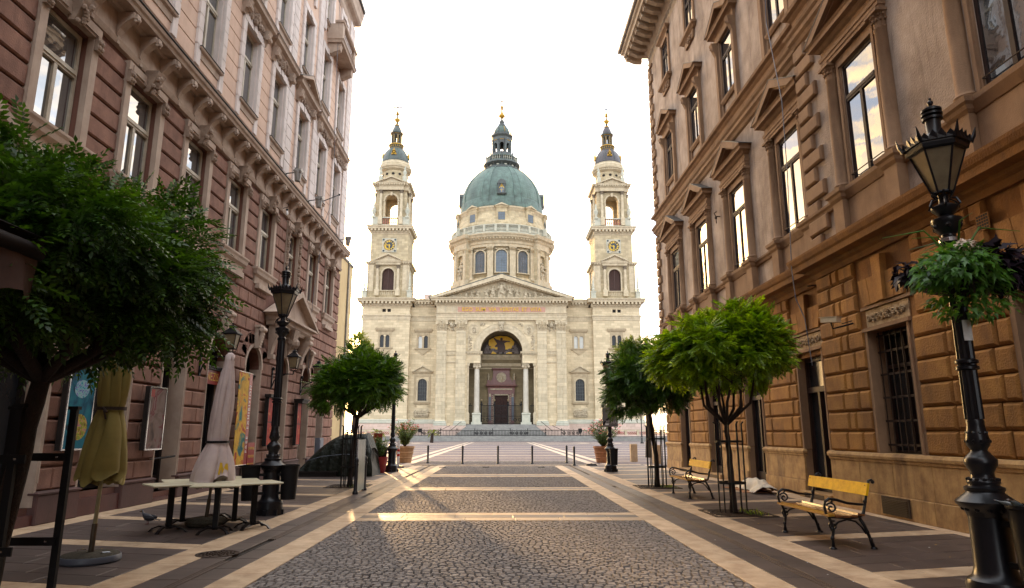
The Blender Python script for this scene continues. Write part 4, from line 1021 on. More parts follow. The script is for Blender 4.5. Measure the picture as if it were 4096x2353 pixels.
# ================================================================== BASILICA
BX = 0.2
def FB(y): return lambda u, w, z: (BX + u, y - w, z)
BA = thing('basilica', 'cream stone basilica with green dome and two clock towers closing the street', 'church', (BX, 150, 0), world=True)
rs = random.Random(77)
def figure(mb, x, w, z, h, lean=0.0, arm=1):
    """a robed stone figure, h tall seated or standing"""
    mb.add(*robe(x, w, z, h, lean)); mb.ball(x+lean*h, w+.02*h, z+h*.90, h*.085, 8, 1.15)
    for sg in (-1, 1):
        e = rs.uniform(.1,.3)
        mb.tube([(x+lean*h*.8+sg*h*.15, w, z+h*.76),(x+lean*h*.7+sg*h*(.2+e*.3), w+.1*h, z+h*.56),(x+lean*h*.6+sg*h*(.08+e*.5), w+.2*h, z+h*(.5+e*.5))], [h*.055,h*.045,h*.03], 6)
    mb.tube([(x-lean*h-.1*h, w+.12*h, z+h*.38),(x+.12*h, w+.2*h, z+h*.25),(x+.1*h, w+.16*h, z+.02)], [h*.09,h*.075,h*.05], 6)
def robe(x, w, z, h, lean):
    prof = [(.24,0),(.25,.08),(.21,.25),(.17,.42),(.15,.52),(.175,.66),(.165,.76),(.07,.82),(.05,.86)]
    vs = []; fs = []; m = 12
    for k, (r, t) in enumerate(prof):
        for i in range(m):
            a = 2*math.pi*i/m; rr_ = r*h*(1+.10*math.sin(a*5+k*.4)*(t<.5)); vs.append((x+lean*h*t+rr_*math.cos(a), w+rr_*.7*math.sin(a), z+t*h))
    for k in range(len(prof)-1):
        for i in range(m): fs.append((k*m+i, k*m+(i+1)%m, (k+1)*m+(i+1)%m, (k+1)*m+i))
    return vs, fs
def dentils(mb, u0, u1, w, z0, z1, step, size=.5, dep=.25):
    u = u0+step*.25
    while u < u1: mb.box(u, u+step*size, w, w+dep, z0, z1); u += step
def big_cornice(y, u0, u1, z0, z1, pj, parent, m='limestone_trim', wb=-3, dent=True, name='cornice'):
    F = FB(y); h = z1-z0; c = MB(F)
    c.cornice(u0,u1,wb,0,[(.0,z0),(.06*pj,z0+.02*h),(.12*pj,z0+.14*h),(.22*pj,z0+.16*h),(.25*pj,z0+.36*h),(.25*pj,z0+.58*h),(.78*pj,z0+.60*h),(.80*pj,z0+.62*h),(.82*pj,z0+.78*h),(.92*pj,z0+.84*h),(pj,z0+.97*h),(pj,z1),(pj-.05,z1+.02)])
    if dent:
        st = max(.55, h*.42); dentils(c, u0-.2*pj, u1+.2*pj, .2*pj, z0+.36*h, z0+.62*h, st, .5, .58*pj)
        dentils(c, u0-.1*pj, u1+.1*pj, .12*pj, z0+.18*h, z0+.34*h, .32, .55, .12*pj+.08)
    return ob(name, c, m, parent)
def side_dents(mb, x, y0, y1, sg, pj, z0, z1, st=.9):
    y = y0
    while y < y1: mb.add([(x+sg*.2*pj,y,z0),(x+sg*.7*pj,y,z0),(x+sg*.7*pj,y+st*.45,z0),(x+sg*.2*pj,y+st*.45,z0),(x+sg*.2*pj,y,z1),(x+sg*.7*pj,y,z1),(x+sg*.7*pj,y+st*.45,z1),(x+sg*.2*pj,y+st*.45,z1)],[(0,3,2,1),(4,5,6,7),(0,1,5,4),(1,2,6,5),(2,3,7,6),(3,0,4,7)]); y += st
def gable(y, uc, hw, z0, z1, pj, parent, m='limestone_trim', th=.35):
    F = FB(y); g = MB(F)
    g.prism([(uc-hw,z0),(uc+hw,z0),(uc,z1-th)],0,.12*pj); g.strip([(uc-hw,z0),(uc,z1-th),(uc+hw,z0)],[(uc-hw-th*1.2,z0),(uc,z1),(uc+hw+th*1.2,z0)],0,pj)
    n = int(hw/.45)
    for i in range(1, n):
        for sg in (-1, 1):
            x = uc+sg*hw*i/n; z = z1-th-(z1-th-z0)*i/n; g.box(x-.09,x+.09,0,.7*pj,z-.16,z)
    return ob('gable', g, m, parent)
def corinth(F, u, w, z0, z1, r, parent, m='limestone_trim', square=True):
    """a leafy capital with corner scrolls"""
    k = MB(F); h = z1-z0
    if square: k.loft([(u-r,u+r,w-.3,w,z0),(u-r,u+r,w-.3,w+.02,z0+h*.1),(u-r*1.05,u+r*1.05,w-.3,w+.08*r,z0+h*.6),(u-r*1.3,u+r*1.3,w-.3,w+.3*r,z0+h*.85),(u-r*1.35,u+r*1.35,w-.3,w+.35*r,z0+h)])
    else:
        k.M = Matrix.Translation((u, w, 0)); k.lathe([(r,z0),(r*1.02,z0+h*.5),(r*1.25,z0+h*.8),(r*1.4,z0+h*.86)],seg=12); k.box(-r*1.45,r*1.45,-r*1.45,r*1.45,z0+h*.86,z1)
        for j in range(12):
            a = R(30*j); k.ball(r*1.1*math.cos(a),r*1.1*math.sin(a),z0+h*(.25 if j%2 else .5),r*.28,6)
        k.M = None; return ob('capital', k, m, parent)
    for row, (zz, n) in enumerate(((.12,4),(.36,3))):
        for j in range(n):
            x = u-r+2*r*(j+.5)/n; k.loft([(x-r*.18,x+r*.18,w,w+.08,z0+h*zz),(x-r*.2,x+r*.2,w,w+.2*r+.1,z0+h*(zz+.18)),(x-r*.12,x+r*.12,w+.2,w+.42*r+.12,z0+h*(zz+.22))])
    for sg in (-1, 1):
        k.tube([(u+sg*r*1.1,w-.05,z0+h*.72),(u+sg*r*1.1,w+.45*r,z0+h*.72)], r*.26, 8); k.tube([(u+sg*r*.3,w-.05,z0+h*.74),(u+sg*r*.3,w+.3*r,z0+h*.74)], r*.16, 6)
    k.ball(u, w+.3*r, z0+h*.92, r*.2, 6)
    return ob('capital', k, m, parent)
def fluted(F, u0, u1, w0, w1, z0, z1, parent, m='pilaster_stone', n=7, name='pilaster'):
    k = MB(F); k.box(u0,u1,w0,w1-.15,z0,z1); W_ = (u1-u0)/n
    for i in range(n+1):
        a = u0+W_*i; k.box(max(a-W_*.22,u0),min(a+W_*.25,u1),w1-.15,w1,z0,z1)
    k.box(u0,u1,w1-.15,w1+.01,z0,z0+.25); k.box(u0,u1,w1-.15,w1+.01,z1-.2,z1)
    p = ob(name, k, m, parent)
    k = MB(F); k.cornice(u0,u1,w0,w1,[(.32,z0-.95),(.32,z0-.62),(.24,z0-.6),(.30,z0-.45),(.18,z0-.3),(.22,z0-.12),(.05,z0)]); ob('base', k, 'pale_stone', p)
    return p
def arched_window(F, u, w, hw, z0, zs, parent, glass='lead_glass', frame=.12, mm='limestone_trim', bars=True):
    g = MB(F); g.arch_fill(u-hw,u+hw,z0,zs,w-.5,w-.38); wn = ob('window', g, glass, parent)
    if bars:
        b = MB(F); n = 3
        for i in range(1, n+1): x = u-hw+2*hw*i/(n+1); b.box(x-.03,x+.03,w-.38,w-.33,z0,zs+math.sqrt(max(0,hw*hw-(x-u)**2)))
        z = z0+.6
        while z < zs+hw*.6: b.box(u-hw,u+hw,w-.38,w-.34,z-.025,z+.025); z += .75
        ob('glazing_bars', b, 'dark_copper', wn)
    s = MB(F); s.arch_ring(u,zs,hw,hw+frame,w-.5,w+.1); s.box(u-hw-frame,u-hw,w-.5,w+.1,z0,zs); s.box(u+hw,u+hw+frame,w-.5,w+.1,z0,zs); s.box(u-hw-frame*1.5,u+hw+frame*1.5,w-.5,w+.2,z0-.25,z0)
    ob('frame', s, mm, wn)
    return wn
# ---- lower facade of the side blocks and links
for sg in (-1, 1):
    cx = 25.05*sg; Yt = 142.0; F = FB(Yt)
    tw = MB(F); wins = [(cx-1.05-.42,cx-1.05+.42,19.6,22.2),(cx+.25-.0,cx+.25+.84,19.6,22.2)]
    wc = cx + (-.0); pair = [(wc-1.0,.42),(wc+.2,.42)]
    hl = [(wc-1.15,wc-.27,19.6,22.3),(wc+.05,wc+.93,19.6,22.3),(wc-.85,wc-.1,27.3,28.0),(wc+.25,wc+1.0,27.3,28.0)]
    tw.wall(cx-5.15,cx+5.15,2.3,28.4,-.6,0,hl); tw.box(cx-5.15,cx+5.15,-11,-.6,0,28.4)
    for a,b,c_,d in hl[:2]: tw.spandrel(a,b,d-(b-a)/2,d,-.6,-.001)
    tp = ob('tower_base', tw, 'limestone', BA)
    k = MB(F); k.cornice(cx-5.15,cx+5.15,-11,0,[(.2,0),(.2,2.3),(.28,2.32),(.28,3.5),(.22,3.55)]); ob('granite_plinth', k, 'pink_granite', tp)
    k = MB(F); k.cornice(cx-5.15,cx+5.15,-11,0,[(.22,3.55),(.35,3.6),(.35,3.9),(.2,4.0),(.24,4.2),(.05,4.4)]); ob('plinth_moulding', k, 'pale_stone', tp)
    k = MB(F); k.cornice(cx-5.15,cx+5.15,-11,0,[(0.02,25.5),(.08,25.6),(.08,25.9),(.14,25.95),(.14,26.3),(.25,26.4),(.3,26.6),(.06,26.75)]); ob('string_course', k, 'limestone_trim', tp)
    big_cornice(Yt, cx-5.15, cx+5.15, 28.3, 30.3, 1.25, tp, wb=-11)
    for (u, hw, z0, z1) in ((wc-.71,.40,19.62,22.28),(wc+.49,.40,19.62,22.28)):
        g = MB(F); g.arch_fill(u-.42,u+.42,z0,z1-.42,-.4,-.3); ob('window', g, 'dark_glass' , tp)
    for u in (wc-.475, wc+.625): ob('window', MB(F).box(u-.38,u+.38,-.4,-.3,27.3,28.0), 'dark_interior', tp)
    k = MB(F); k.cornice(wc-1.9,wc+1.7,0,.05,[(0,23.0),(.1,23.1),(.25,23.4),(.3,23.7),(.1,23.9)]); k.box(wc-1.5,wc-1.15,0,.12,19.5,23); k.box(wc+.93,wc+1.28,0,.12,19.5,23); k.box(wc-.27,wc+.05,0,.1,19.6,22); k.box(wc-1.15,wc+.93,0,.06,22.35,23)
    k.cornice(wc-1.8,wc+1.6,0,.1,[(0,19.2),(.12,19.3),(.15,19.55),(0,19.6)]); k.prism([(wc-1.6,19.2),(wc+1.4,19.2),(wc+.6,18.5),(wc-.1,18.1),(wc-.8,18.5)],0,.18); ob('window_surround', k, 'surround_stone', tp)
    # link bay
    F2 = FB(143.4); a, b = (-19.9, -13.9) if sg < 0 else (13.9, 19.9); lc = (-16.95 if sg < 0 else 16.95)
    k = MB(F2); hl = [(lc-1.12,lc-.28,19.6,22.3),(lc+.10,lc+.94,19.6,22.3),(lc-1.0,lc+1.0,8.3,13.0)]
    k.wall(a,b,2.3,28.6,-.6,0,hl); k.box(a,b,-9,-.6,0,28.6)
    for h_ in hl: k.spandrel(h_[0],h_[1],h_[3]-(h_[1]-h_[0])/2,h_[3],-.6,-.001)
    lk = ob('link_wall', k, 'limestone', BA)
    k = MB(F2); k.box(a,b,-9,.28,0,3.5); ob('granite_plinth', k, 'pink_granite', lk)
    k = MB(F2); k.mould(a,b,[(-1,3.5),(.35,3.52),(.35,3.9),(.22,4.0),(.05,4.4),(-1,4.4)]); ob('plinth_moulding', k, 'pale_stone', lk)
    k = MB(F2); k.mould(a,b,[(-.5,25.5),(.08,25.5),(.1,25.9),(.16,26.3),(.3,26.55),(.05,26.7),(-.5,26.7)]); ob('string_course', k, 'limestone_trim', lk)
    big_cornice(143.4, a+.9, b-.9, 28.6, 30.3, 1.0, lk, wb=-9)
    for u in (lc-.70, lc+.52): ob('window', MB(F2).arch_fill(u-.42,u+.42,19.62,21.86,-.4,-.3), 'bright_glass' if not (sg<0 and u > lc) else 'dark_glass', lk)
    k = MB(F2); k.cornice(lc-1.85,lc+1.65,0,.05,[(0,23.0),(.1,23.1),(.25,23.4),(.3,23.7),(.1,23.9)]); k.box(lc-1.45,lc-1.12,0,.12,19.5,23); k.box(lc+.94,lc+1.27,0,.12,19.5,23); k.box(lc-.28,lc+.10,0,.1,19.6,22); k.box(lc-1.12,lc+.94,0,.06,22.35,23)
    k.cornice(lc-1.75,lc+1.55,0,.1,[(0,19.2),(.12,19.3),(.15,19.55),(0,19.6)]); k.prism([(lc-1.6,19.2),(lc+1.4,19.2),(lc+.6,18.6),(lc-.1,18.1),(lc-.8,18.6)],0,.18); ob('window_surround', k, 'surround_stone', lk)
    aw = arched_window(F2, lc, 0, .98, 8.3, 12.0, lk, 'dark_glass', .25)
    k = MB(F2); k.box(lc-1.75,lc-1.35,0,.15,7.9,13.6); k.box(lc+1.35,lc+1.75,0,.15,7.9,13.6); k.box(lc-1.75,lc+1.75,0,.12,13.4,14.1); k.cornice(lc-1.95,lc+1.95,0,.1,[(0,14.1),(.15,14.2),(.25,14.4),(.3,14.5)]); k.cornice(lc-1.6,lc+1.6,0,.1,[(0,7.5),(.1,7.6),(.2,7.8),(.22,7.95),(0,8.0)])
    k.box(lc-1.5,lc-1.15,0,.2,7.1,7.5); k.box(lc+1.15,lc+1.5,0,.2,7.1,7.5); ws = ob('window_surround', k, 'surround_stone', lk); gable(143.4, lc, 2.0, 14.5, 15.9, .45, ws, th=.28)
    k = MB(F2); k.box(lc-1.55,lc+1.55,0,.08,4.75,6.7); rp = ob('relief_panel', k, 'limestone_trim', lk)
    k = MB(F2)
    for j in range(9): figure(k, lc-1.25+.31*j, .10, 4.95, 1.45+rs.uniform(-.2,.1), rs.uniform(-.06,.06))
    ob('relief_figures', k, 'statue_stone', rp)
    ob('cellar_opening', MB(F2).box(lc-.6,lc+.2,.285,.29,1.7,2.5), 'dark_interior', lk)
    # ---- bell tower
    ty = 142.6; FT = FB(ty); HB = 4.3; D_ = 8.6
    for f_ in (0,): pass
    k = MB(FT); k.box(cx-HB-.35,cx+HB+.35,-D_-.35,.15,30.3,32.0); bt = ob('bell_tower', k, 'limestone_tower', BA)
    k = MB(FT); hl = [(cx-1.3,cx+1.3,32.1,37.2)]; k.wall(cx-HB,cx+HB,32.0,38.0,-.7,0,hl); k.spandrel(cx-1.3,cx+1.3,35.9,37.2,-.7,-.001); k.box(cx-HB,cx+HB,-D_,-.7,32,38); ob('louvre_stage', k, 'limestone_tower', bt)
    for e in (-1, 1):
        ob('corner_pilaster', MB(FT).box(cx+e*3.72-.55,cx+e*3.72+.55,0,.2,32,37.9), 'limestone_trim', bt)
    for e in (-1,1):
        for w0_,w1_ in ((-1.3,.25),(-D_,-D_+1.3)): ob('corner_pilaster', MB(FT).box(min(cx+e*HB,cx+e*(HB+.25)),max(cx+e*HB,cx+e*(HB+.25)),w0_,w1_,32,37.88), 'limestone_trim', bt)
    k = MB(FT); k.arch_fill(cx-1.28,cx+1.28,32.1,35.9,-.5,-.4); sh = ob('louvred_shutter', k, 'shutter_brown', bt)
    z = 32.3
    while z < 36.9:
        hw_ = 1.25 if z < 35.9 else math.sqrt(max(.05, 1.25**2-(z-35.9)**2)); ob('slat', MB(FT).loft([(cx-hw_,cx+hw_,-.4,-.24,z),(cx-hw_,cx+hw_,-.4,-.33,z+.16)]), 'shutter_brown', sh); z += .24
    ob('mullion', MB(FT).box(cx-.06,cx+.06,-.35,-.2,32.1,37.1), 'shutter_brown', sh)
    k = MB(FT); k.arch_ring(cx,35.9,1.3,1.65,-.3,.12); k.box(cx-1.65,cx-1.3,-.3,.12,32,35.9); k.box(cx+1.3,cx+1.65,-.3,.12,32,35.9); ob('arch_surround', k, 'limestone_trim', bt)
    for e in (-1,1):
        k = MB(FT); k.M = Matrix.Translation((cx+e*2.25,.45,0)); k.box(-.5,.5,-.5,.5,30.9,32.3); k.lathe([(.42,32.3),(.42,32.5),(.34,32.6),(.34,34),(.29,37.0)],seg=14); c_ = ob('column', k, 'limestone_trim', bt, True)
        corinth(FT, cx+e*2.25, .45, 37.0, 37.7, .3, c_, 'dark_capital', False)
        k = MB(FT); k.M = Matrix.Translation((cx+e*4.9,.55,0)); k.box(-.5,.5,-.5,.5,30.3,31.8); k.box(-.6,.6,-.6,.6,31.8,32.0); k.lathe([(.3,32),(.45,32.5),(.2,32.8),(.32,33.1),(.12,35.9),(0.02,36.4)],seg=4,rot=45); ob('obelisk', k, 'pale_stone', bt)
    for j in range(8):
        k = MB(FT); k.M = Matrix.Translation((cx-1.4+.4*j,.2,31.0)); k.lathe([(.13,0),(.08,.2),(.16,.5),(.07,.9),(.13,1.05)],seg=6); ob('baluster', k, 'limestone_trim', bt, True)
    ob('hand_rail', MB(FT).box(cx-1.75,cx+1.75,.0,.42,32.03,32.2), 'limestone_trim', bt)
    big_cornice(ty, cx-HB-.2, cx+HB+.2, 37.9, 38.7, .65, bt, wb=-D_-.2)
    big_cornice(ty-.5, cx-2.65, cx+2.65, 37.9, 38.9, .35, bt, wb=-.5, dent=False)
    gable(ty-.5, cx, 2.8, 38.9, 40.5, .55, bt)
    k = MB(FT); k.box(cx-4.15,cx+4.15,-D_+.15,-.15,38.7,45.1); ob('clock_stage', k, 'limestone_tower', bt)
    # clock
    Fk = FB(ty+.15); zc = 42.5
    k = MB(Fk); k.box(cx-1.6,cx+1.6,0,.12,zc-1.6,zc+1.6); cl = ob('clock_surround', k, 'pale_stone', bt)
    k = MB(Fk); k.ringd(cx,zc,1.28,1.48,.12,.22,28); ob('clock_ring', k, 'limestone_trim', cl)
    ob('clock_dial', MB(Fk).disc(cx,zc,1.28,.12,.15,28), 'clock_face', cl)
    k = MB(Fk)
    nm = {0:2,1:1,2:2,3:3,4:4,5:3,6:4,7:5,8:5,9:4,10:3,11:4}
    for h_ in range(12):
        a = R(90-30*h_)
        n_ = [4,1,2,3,3,2,3,4,5,3,2,3][h_]
        for q in range(n_):
            t = a+(q-(n_-1)/2)*.115; p0 = (cx+.74*math.cos(t),zc+.74*math.sin(t)); p1 = (cx+1.16*math.cos(t),zc+1.16*math.sin(t)); d = (-math.sin(t)*.05,math.cos(t)*.05)
            if (h_ in (4,5,10,9,6,7,8,11,0)) and q == n_-1 and h_ not in (0,): # a slanting stroke for V and X
                p0 = (cx+.74*math.cos(t+.09),zc+.74*math.sin(t+.09))
            k.prism([(p0[0]-d[0],p0[1]-d[1]),(p1[0]-d[0],p1[1]-d[1]),(p1[0]+d[0],p1[1]+d[1]),(p0[0]+d[0],p0[1]+d[1])],.15,.17)
    ob('roman_numerals', k, 'gold_paint', cl)
    for nm_, a, l_, wd in (('hour_hand', R(-87), .72, .10), ('minute_hand', R(173 if sg < 0 else 172), 1.12, .07)):
        dx, dz = math.cos(a), math.sin(a); k = MB(Fk); k.prism([(cx-dx*.25-dz*wd,zc-dz*.25+dx*wd),(cx-dx*.25+dz*wd,zc-dz*.25-dx*wd),(cx+dx*l_*.7+dz*wd*1.3,zc+dz*l_*.7-dx*wd*1.3),(cx+dx*l_,zc+dz*l_),(cx+dx*l_*.7-dz*wd*1.3,zc+dz*l_*.7+dx*wd*1.3)],.18,.21); ob(nm_, k, 'gold_paint', cl)
    ob('hub', MB(Fk).disc(cx,zc,.16,.18,.24,12), 'gold_paint', cl)
    for ex in (-1,1):
        for ez in (-1,1): ob('corner_rosette', MB(Fk).disc(cx+ex*1.28,zc+ez*1.28,.22,.12,.16,12), 'clock_face', cl)
    big_cornice(ty+.15, cx-4.15, cx+4.15, 45.1, 47.0, 1.0, bt, wb=-D_+.3)
    # belfry
    k = MB(FT); k.box(cx-4.1,cx+4.1,-D_+.1,-.1,47.0,47.4); k.box(cx-4.1,cx-1.9,-.9,-.0,47.4,49.1); k.box(cx+1.9,cx+4.1,-.9,0,47.4,49.1); k.box(cx-4.1,cx-3.2,-D_+.1,-.9,47.4,49.1); k.box(cx+3.2,cx+4.1,-D_+.1,-.9,47.4,49.1); k.box(cx-1.9,cx+1.9,-.8,-.1,48.9,49.12); ob('balcony_wall', k, 'pale_stone', bt)
    for j in range(8): k = MB(FT); k.M = Matrix.Translation((cx-1.6+.46*j,-.4,47.4)); k.lathe([(.14,0),(.08,.2),(.17,.5),(.08,1.1),(.14,1.5)],seg=6); ob('baluster', k, 'terracotta_stone', bt, True)
    k = MB(FT); HW = 3.35
    for e in (-1,1):
        for w0 in (-1.9, -D_+.6): k.box(cx+e*(HW+1.4)/2-(HW-1.4)/2,cx+e*(HW+1.4)/2+(HW-1.4)/2,w0,w0+1.3,47.4,56.0)
    k.box(cx-1.4,cx+1.4,-1.9,-.6,54.6,56); k.box(cx-1.4,cx+1.4,-D_+.6,-D_+1.9,54.6,56)
    for w0 in (-1.9,-D_+.6): k.spandrel(cx-1.4,cx+1.4,53.2,54.6,w0,w0+1.3)
    for e in (-1,1):
        x = cx+e*(HW-.5); 
        for (y0_,y1_) in ((-3.0,-1.9),(-D_+1.9,-D_+3.0)): k.box(x-.5,x+.5,y0_,y1_,47.4,56)
        k.box(x-.5,x+.5,-D_+3.0,-3.0,54.6,56)
    ob('belfry', k, 'limestone_tower', bt)
    k = MB(FT); k.arch_ring(cx,53.2,1.4,1.75,-.6,-.45); k.box(cx-1.75,cx-1.4,-.6,-.45,49.1,53.2); k.box(cx+1.4,cx+1.75,-.6,-.45,49.1,53.2); k.box(cx-1.9,cx-1.4,-.65,-.35,52.9,53.2); k.box(cx+1.4,cx+1.9,-.65,-.35,52.9,53.2); k.prism([(cx-.2,54.3),(cx+.2,54.3),(cx+.3,55.2),(cx-.3,55.2)],-.6,-.2); ob('arch_surround', k, 'limestone_trim', bt)
    k = MB(FT); k.box(cx-HW,cx+HW,-D_+.6,-.6,56,57.2); ob('belfry_roof', k, 'limestone_tower', bt)
    for ex in (-1,1):
        for wv in (-.15, -D_+.3):
            for xx in ((2.3,) if wv > -1 else ()):
                k = MB(FT); k.M = Matrix.Translation((cx+ex*xx,wv,0)); k.box(-.45,.45,-.45,.45,47.4,49.2); k.lathe([(.42,49.2),(.42,49.4),(.34,49.5),(.34,51.5),(.29,54.7)],seg=14); c_ = ob('column', k, 'limestone_trim', bt, True); corinth(FT, cx+ex*xx, wv, 54.7, 55.5, .3, c_, 'dark_capital', False)
        for wv in (-2.4, -6.2):
            k = MB(FT); k.M = Matrix.Translation((cx+ex*3.8,wv,0)); k.box(-.4,.4,-.45,.45,47.4,49.2); k.lathe([(.38,49.2),(.32,49.5),(.32,51.5),(.27,54.7)],seg=12); c_ = ob('column', k, 'limestone_trim', bt, True); corinth(FT, cx+ex*3.8, wv, 54.7, 55.5, .28, c_, 'dark_capital', False)
        k = MB(FT); k.M = Matrix.Translation((cx+ex*3.75,-.15,0)); k.box(-.4,.4,-.4,.4,48.9,49.3); k.lathe([(.25,49.3),(.2,49.6),(.5,50.4),(.52,50.8),(.3,51.0),(.36,51.2),(.15,51.6),(.2,52.0),(0.02,52.6)],seg=10); ob('urn', k, 'pale_stone', bt, True)
    k = MB(FT); k.cornice(cx-HW-.4,cx+HW+.4,-D_+.2,-.2,[(0,55.5),(.05,55.9),(.08,56.2),(.1,56.3)]); k.cornice(cx-2.75,cx+2.75,-1,.25,[(0,55.5),(.05,55.9),(.08,56.2)]); ob('entablature', k, 'limestone_trim', bt)
    big_cornice(ty+.2, cx-HW-.4, cx+HW+.4, 56.2, 57.2, .7, bt, wb=-D_+.6)
    big_cornice(ty-.25, cx-2.75, cx+2.75, 56.2, 57.2, .5, bt, wb=-1)
    gable(ty-.25, cx, 3.0, 57.2, 58.9, .6, bt)
    # drum and little dome
    ax = BX+cx; ay = ty+D_/2
    k = MB(); k.lathe([(3.6,57.2),(3.6,58.0),(3.0,58.3),(2.95,58.6),(2.95,61.6),(3.05,61.7)],ax,ay,32); ob('drum', k, 'limestone_tower', bt, True)
    for a in range(-90-90, 91, 30):
        aa = R(a-90+0); k = MB(); c0 = Vector((math.cos(aa), math.sin(aa))); 
        px_, py_ = ax+c0.x*2.96, ay+c0.y*2.96
        k.M = Matrix.Translation((px_,py_,60.5)) @ Matrix.Rotation(aa+math.pi/2,4,'Z'); k.disc(0,0,.34,-.04,.02,14); ob('round_window', k, 'dark_interior', bt)
    k = MB(); k.lathe([(3.05,61.6),(3.12,61.8),(3.25,61.9),(3.3,62.2),(3.55,62.4),(3.6,62.75),(3.3,62.85),(3.3,63.3),(3.35,63.35),(3.2,63.5),(3.15,63.9),(3.18,64.0),(2.95,64.15)],ax,ay,40)
    for i in range(48): a = 2*math.pi*i/48; k.cbox(ax+3.32*math.cos(a),ay+3.32*math.sin(a),62.05,.2,.2,.28)
    ob('drum_cornice', k, 'limestone_trim', bt, True)
    for ex in (-1,1):
        k = MB(); k.M = Matrix.Translation((ax+ex*2.75,ay-3.3,0)); k.box(-.42,.42,-.42,.42,57.2,59.4); k.lathe([(.3,59.4),(.2,59.8),(.45,60.5),(.3,61.0),(.18,61.2),(.28,61.6),(0.02,62.3)],seg=8); ob('finial', k, 'pale_stone', bt, True)
    rm = 'dark_copper_roof' if sg < 0 else 'brown_copper_roof'
    k = MB(); k.lathe([(3.0,64.1),(2.98,64.4),(2.9,65.0),(2.65,66.0),(2.25,66.9),(1.75,67.6),(1.55,67.8)],ax,ay,32); dm = ob('small_dome', k, rm, bt, 'full')
    for i in range(8):
        a = R(22.5+45*i); k = MB(); k.tube([(ax+math.cos(a)*r_,ay+math.sin(a)*r_,z) for r_, z in ((3.02,64.2),(2.93,65.0),(2.68,66.0),(2.28,66.9),(1.78,67.6))],.07,5); ob('rib', k, 'copper_rib' if sg<0 else 'dark_copper', dm)
    for i in range(4):
        a = R(-90+90*i); k = MB(); k.M = Matrix.Translation((ax+math.cos(a)*2.72,ay+math.sin(a)*2.72,66.0)) @ Matrix.Rotation(a+math.pi/2,4,'Z')
        k.ringd(0,0,.22,.42,-.3,.25,16); k.prism([(-.5,-.5),(.5,-.5),(.3,.4),(0,.8),(-.3,.4)],-.3,.05); k.box(-.55,-.3,-.2,.2,-.6,-.3); k.box(.3,.55,-.2,.2,-.6,-.3); k.ball(0,0,.9,.12,6); k.ball(0,0,1.1,.08,6)
        d_ = ob('gilt_dormer', k, 'gilding', dm); k = MB(); k.M = Matrix.Translation((ax+math.cos(a)*2.72,ay+math.sin(a)*2.72,66.0)) @ Matrix.Rotation(a+math.pi/2,4,'Z'); k.disc(0,0,.22,.06,.09,12); ob('dormer_opening', k, 'dark_interior', d_)
    k = MB(); k.lathe([(1.5,67.7),(1.35,67.8),(1.4,68.2),(1.6,68.5),(1.72,68.6),(1.75,68.85),(1.55,68.95)],ax,ay,28); gl_ = ob('lantern_gallery', k, 'dark_copper', bt, True)
    k = MB(); k.lathe([(1.73,68.62),(1.79,68.68),(1.79,68.84),(1.73,68.9)],ax,ay,28); k.lathe([(1.42,67.8),(1.5,67.85),(1.42,68.0)],ax,ay,28)
    for i in range(20): a = 2*math.pi*i/20; k.cbox(ax+1.55*math.cos(a),ay+1.55*math.sin(a),68.35,.14,.14,.3)
    ob('gilt_moulding', k, 'gilding', gl_)
    k = MB(); k.lathe([(1.3,68.95),(1.25,69.2),(1.1,69.3)],ax,ay,20)
    for i in range(8):
        a = R(22.5+45*i); k.M = Matrix.Translation((ax+math.cos(a)*1.05,ay+math.sin(a)*1.05,0)) @ Matrix.Rotation(a,4,'Z'); k.box(-.12,.12,-.17,.17,69.2,71.3); k.M = None
    k.lathe([(1.12,71.2),(1.15,71.4),(1.3,71.5),(1.45,71.65),(1.5,71.85),(1.1,71.95)],ax,ay,24); ln = ob('lantern', k, 'dark_copper', bt, True)
    k = MB()
    for i in range(8):
        a = R(22.5+45*i)
        for d in (-.13,.13): k.tube([(ax+math.cos(a)*1.2-math.sin(a)*d,ay+math.sin(a)*1.2+math.cos(a)*d,69.4),(ax+math.cos(a)*1.2-math.sin(a)*d,ay+math.sin(a)*1.2+math.cos(a)*d,71.2)],.035,5)
    k.lathe([(1.34,71.42),(1.40,71.46),(1.34,71.52)],ax,ay,24); ob('gilt_trim', k, 'gilding', ln)
    k = MB(); k.lathe([(1.15,71.9),(1.12,72.2),(.95,72.8),(.65,73.3),(.5,73.5),(.55,73.6),(.35,73.8),(.2,74.1)],ax,ay,20); cp = ob('lantern_cap', k, rm, bt, True)
    k = MB(); k.lathe([(.52,73.45),(.62,73.52),(.6,73.65),(.4,73.75)],ax,ay,16); k.lathe([(.15,74.3),(.2,74.5),(.42,74.9),(.4,75.1),(.2,75.3),(.15,75.4)],ax,ay,12); k.lathe([(.12,76.1),(.28,76.3),(.14,76.5),(.22,76.7),(.1,76.95),(.03,77.05)],ax,ay,10); ob('gilt_spire', k, 'gilding', bt, True)
    k = MB(); k.lathe([(.2,74.0),(.3,74.1),(.12,74.3),(.12,75.3),(.13,75.4),(.08,76.1),(.1,76.2)],ax,ay,10); ob('spire', k, 'dark_copper', bt, True)
    k = MB(); k.tube([(ax,ay,77),(ax,ay,78.7)],.08,6); k.tube([(ax-.5,ay,78.1),(ax+.5,ay,78.1)],.08,6)
    for p in ((ax,78.1),(ax,78.75),(ax-.5,78.1),(ax+.5,78.1)): k.ball(p[0],ay,p[1],.13,6)
    ob('cross', k, 'old_bronze', bt)

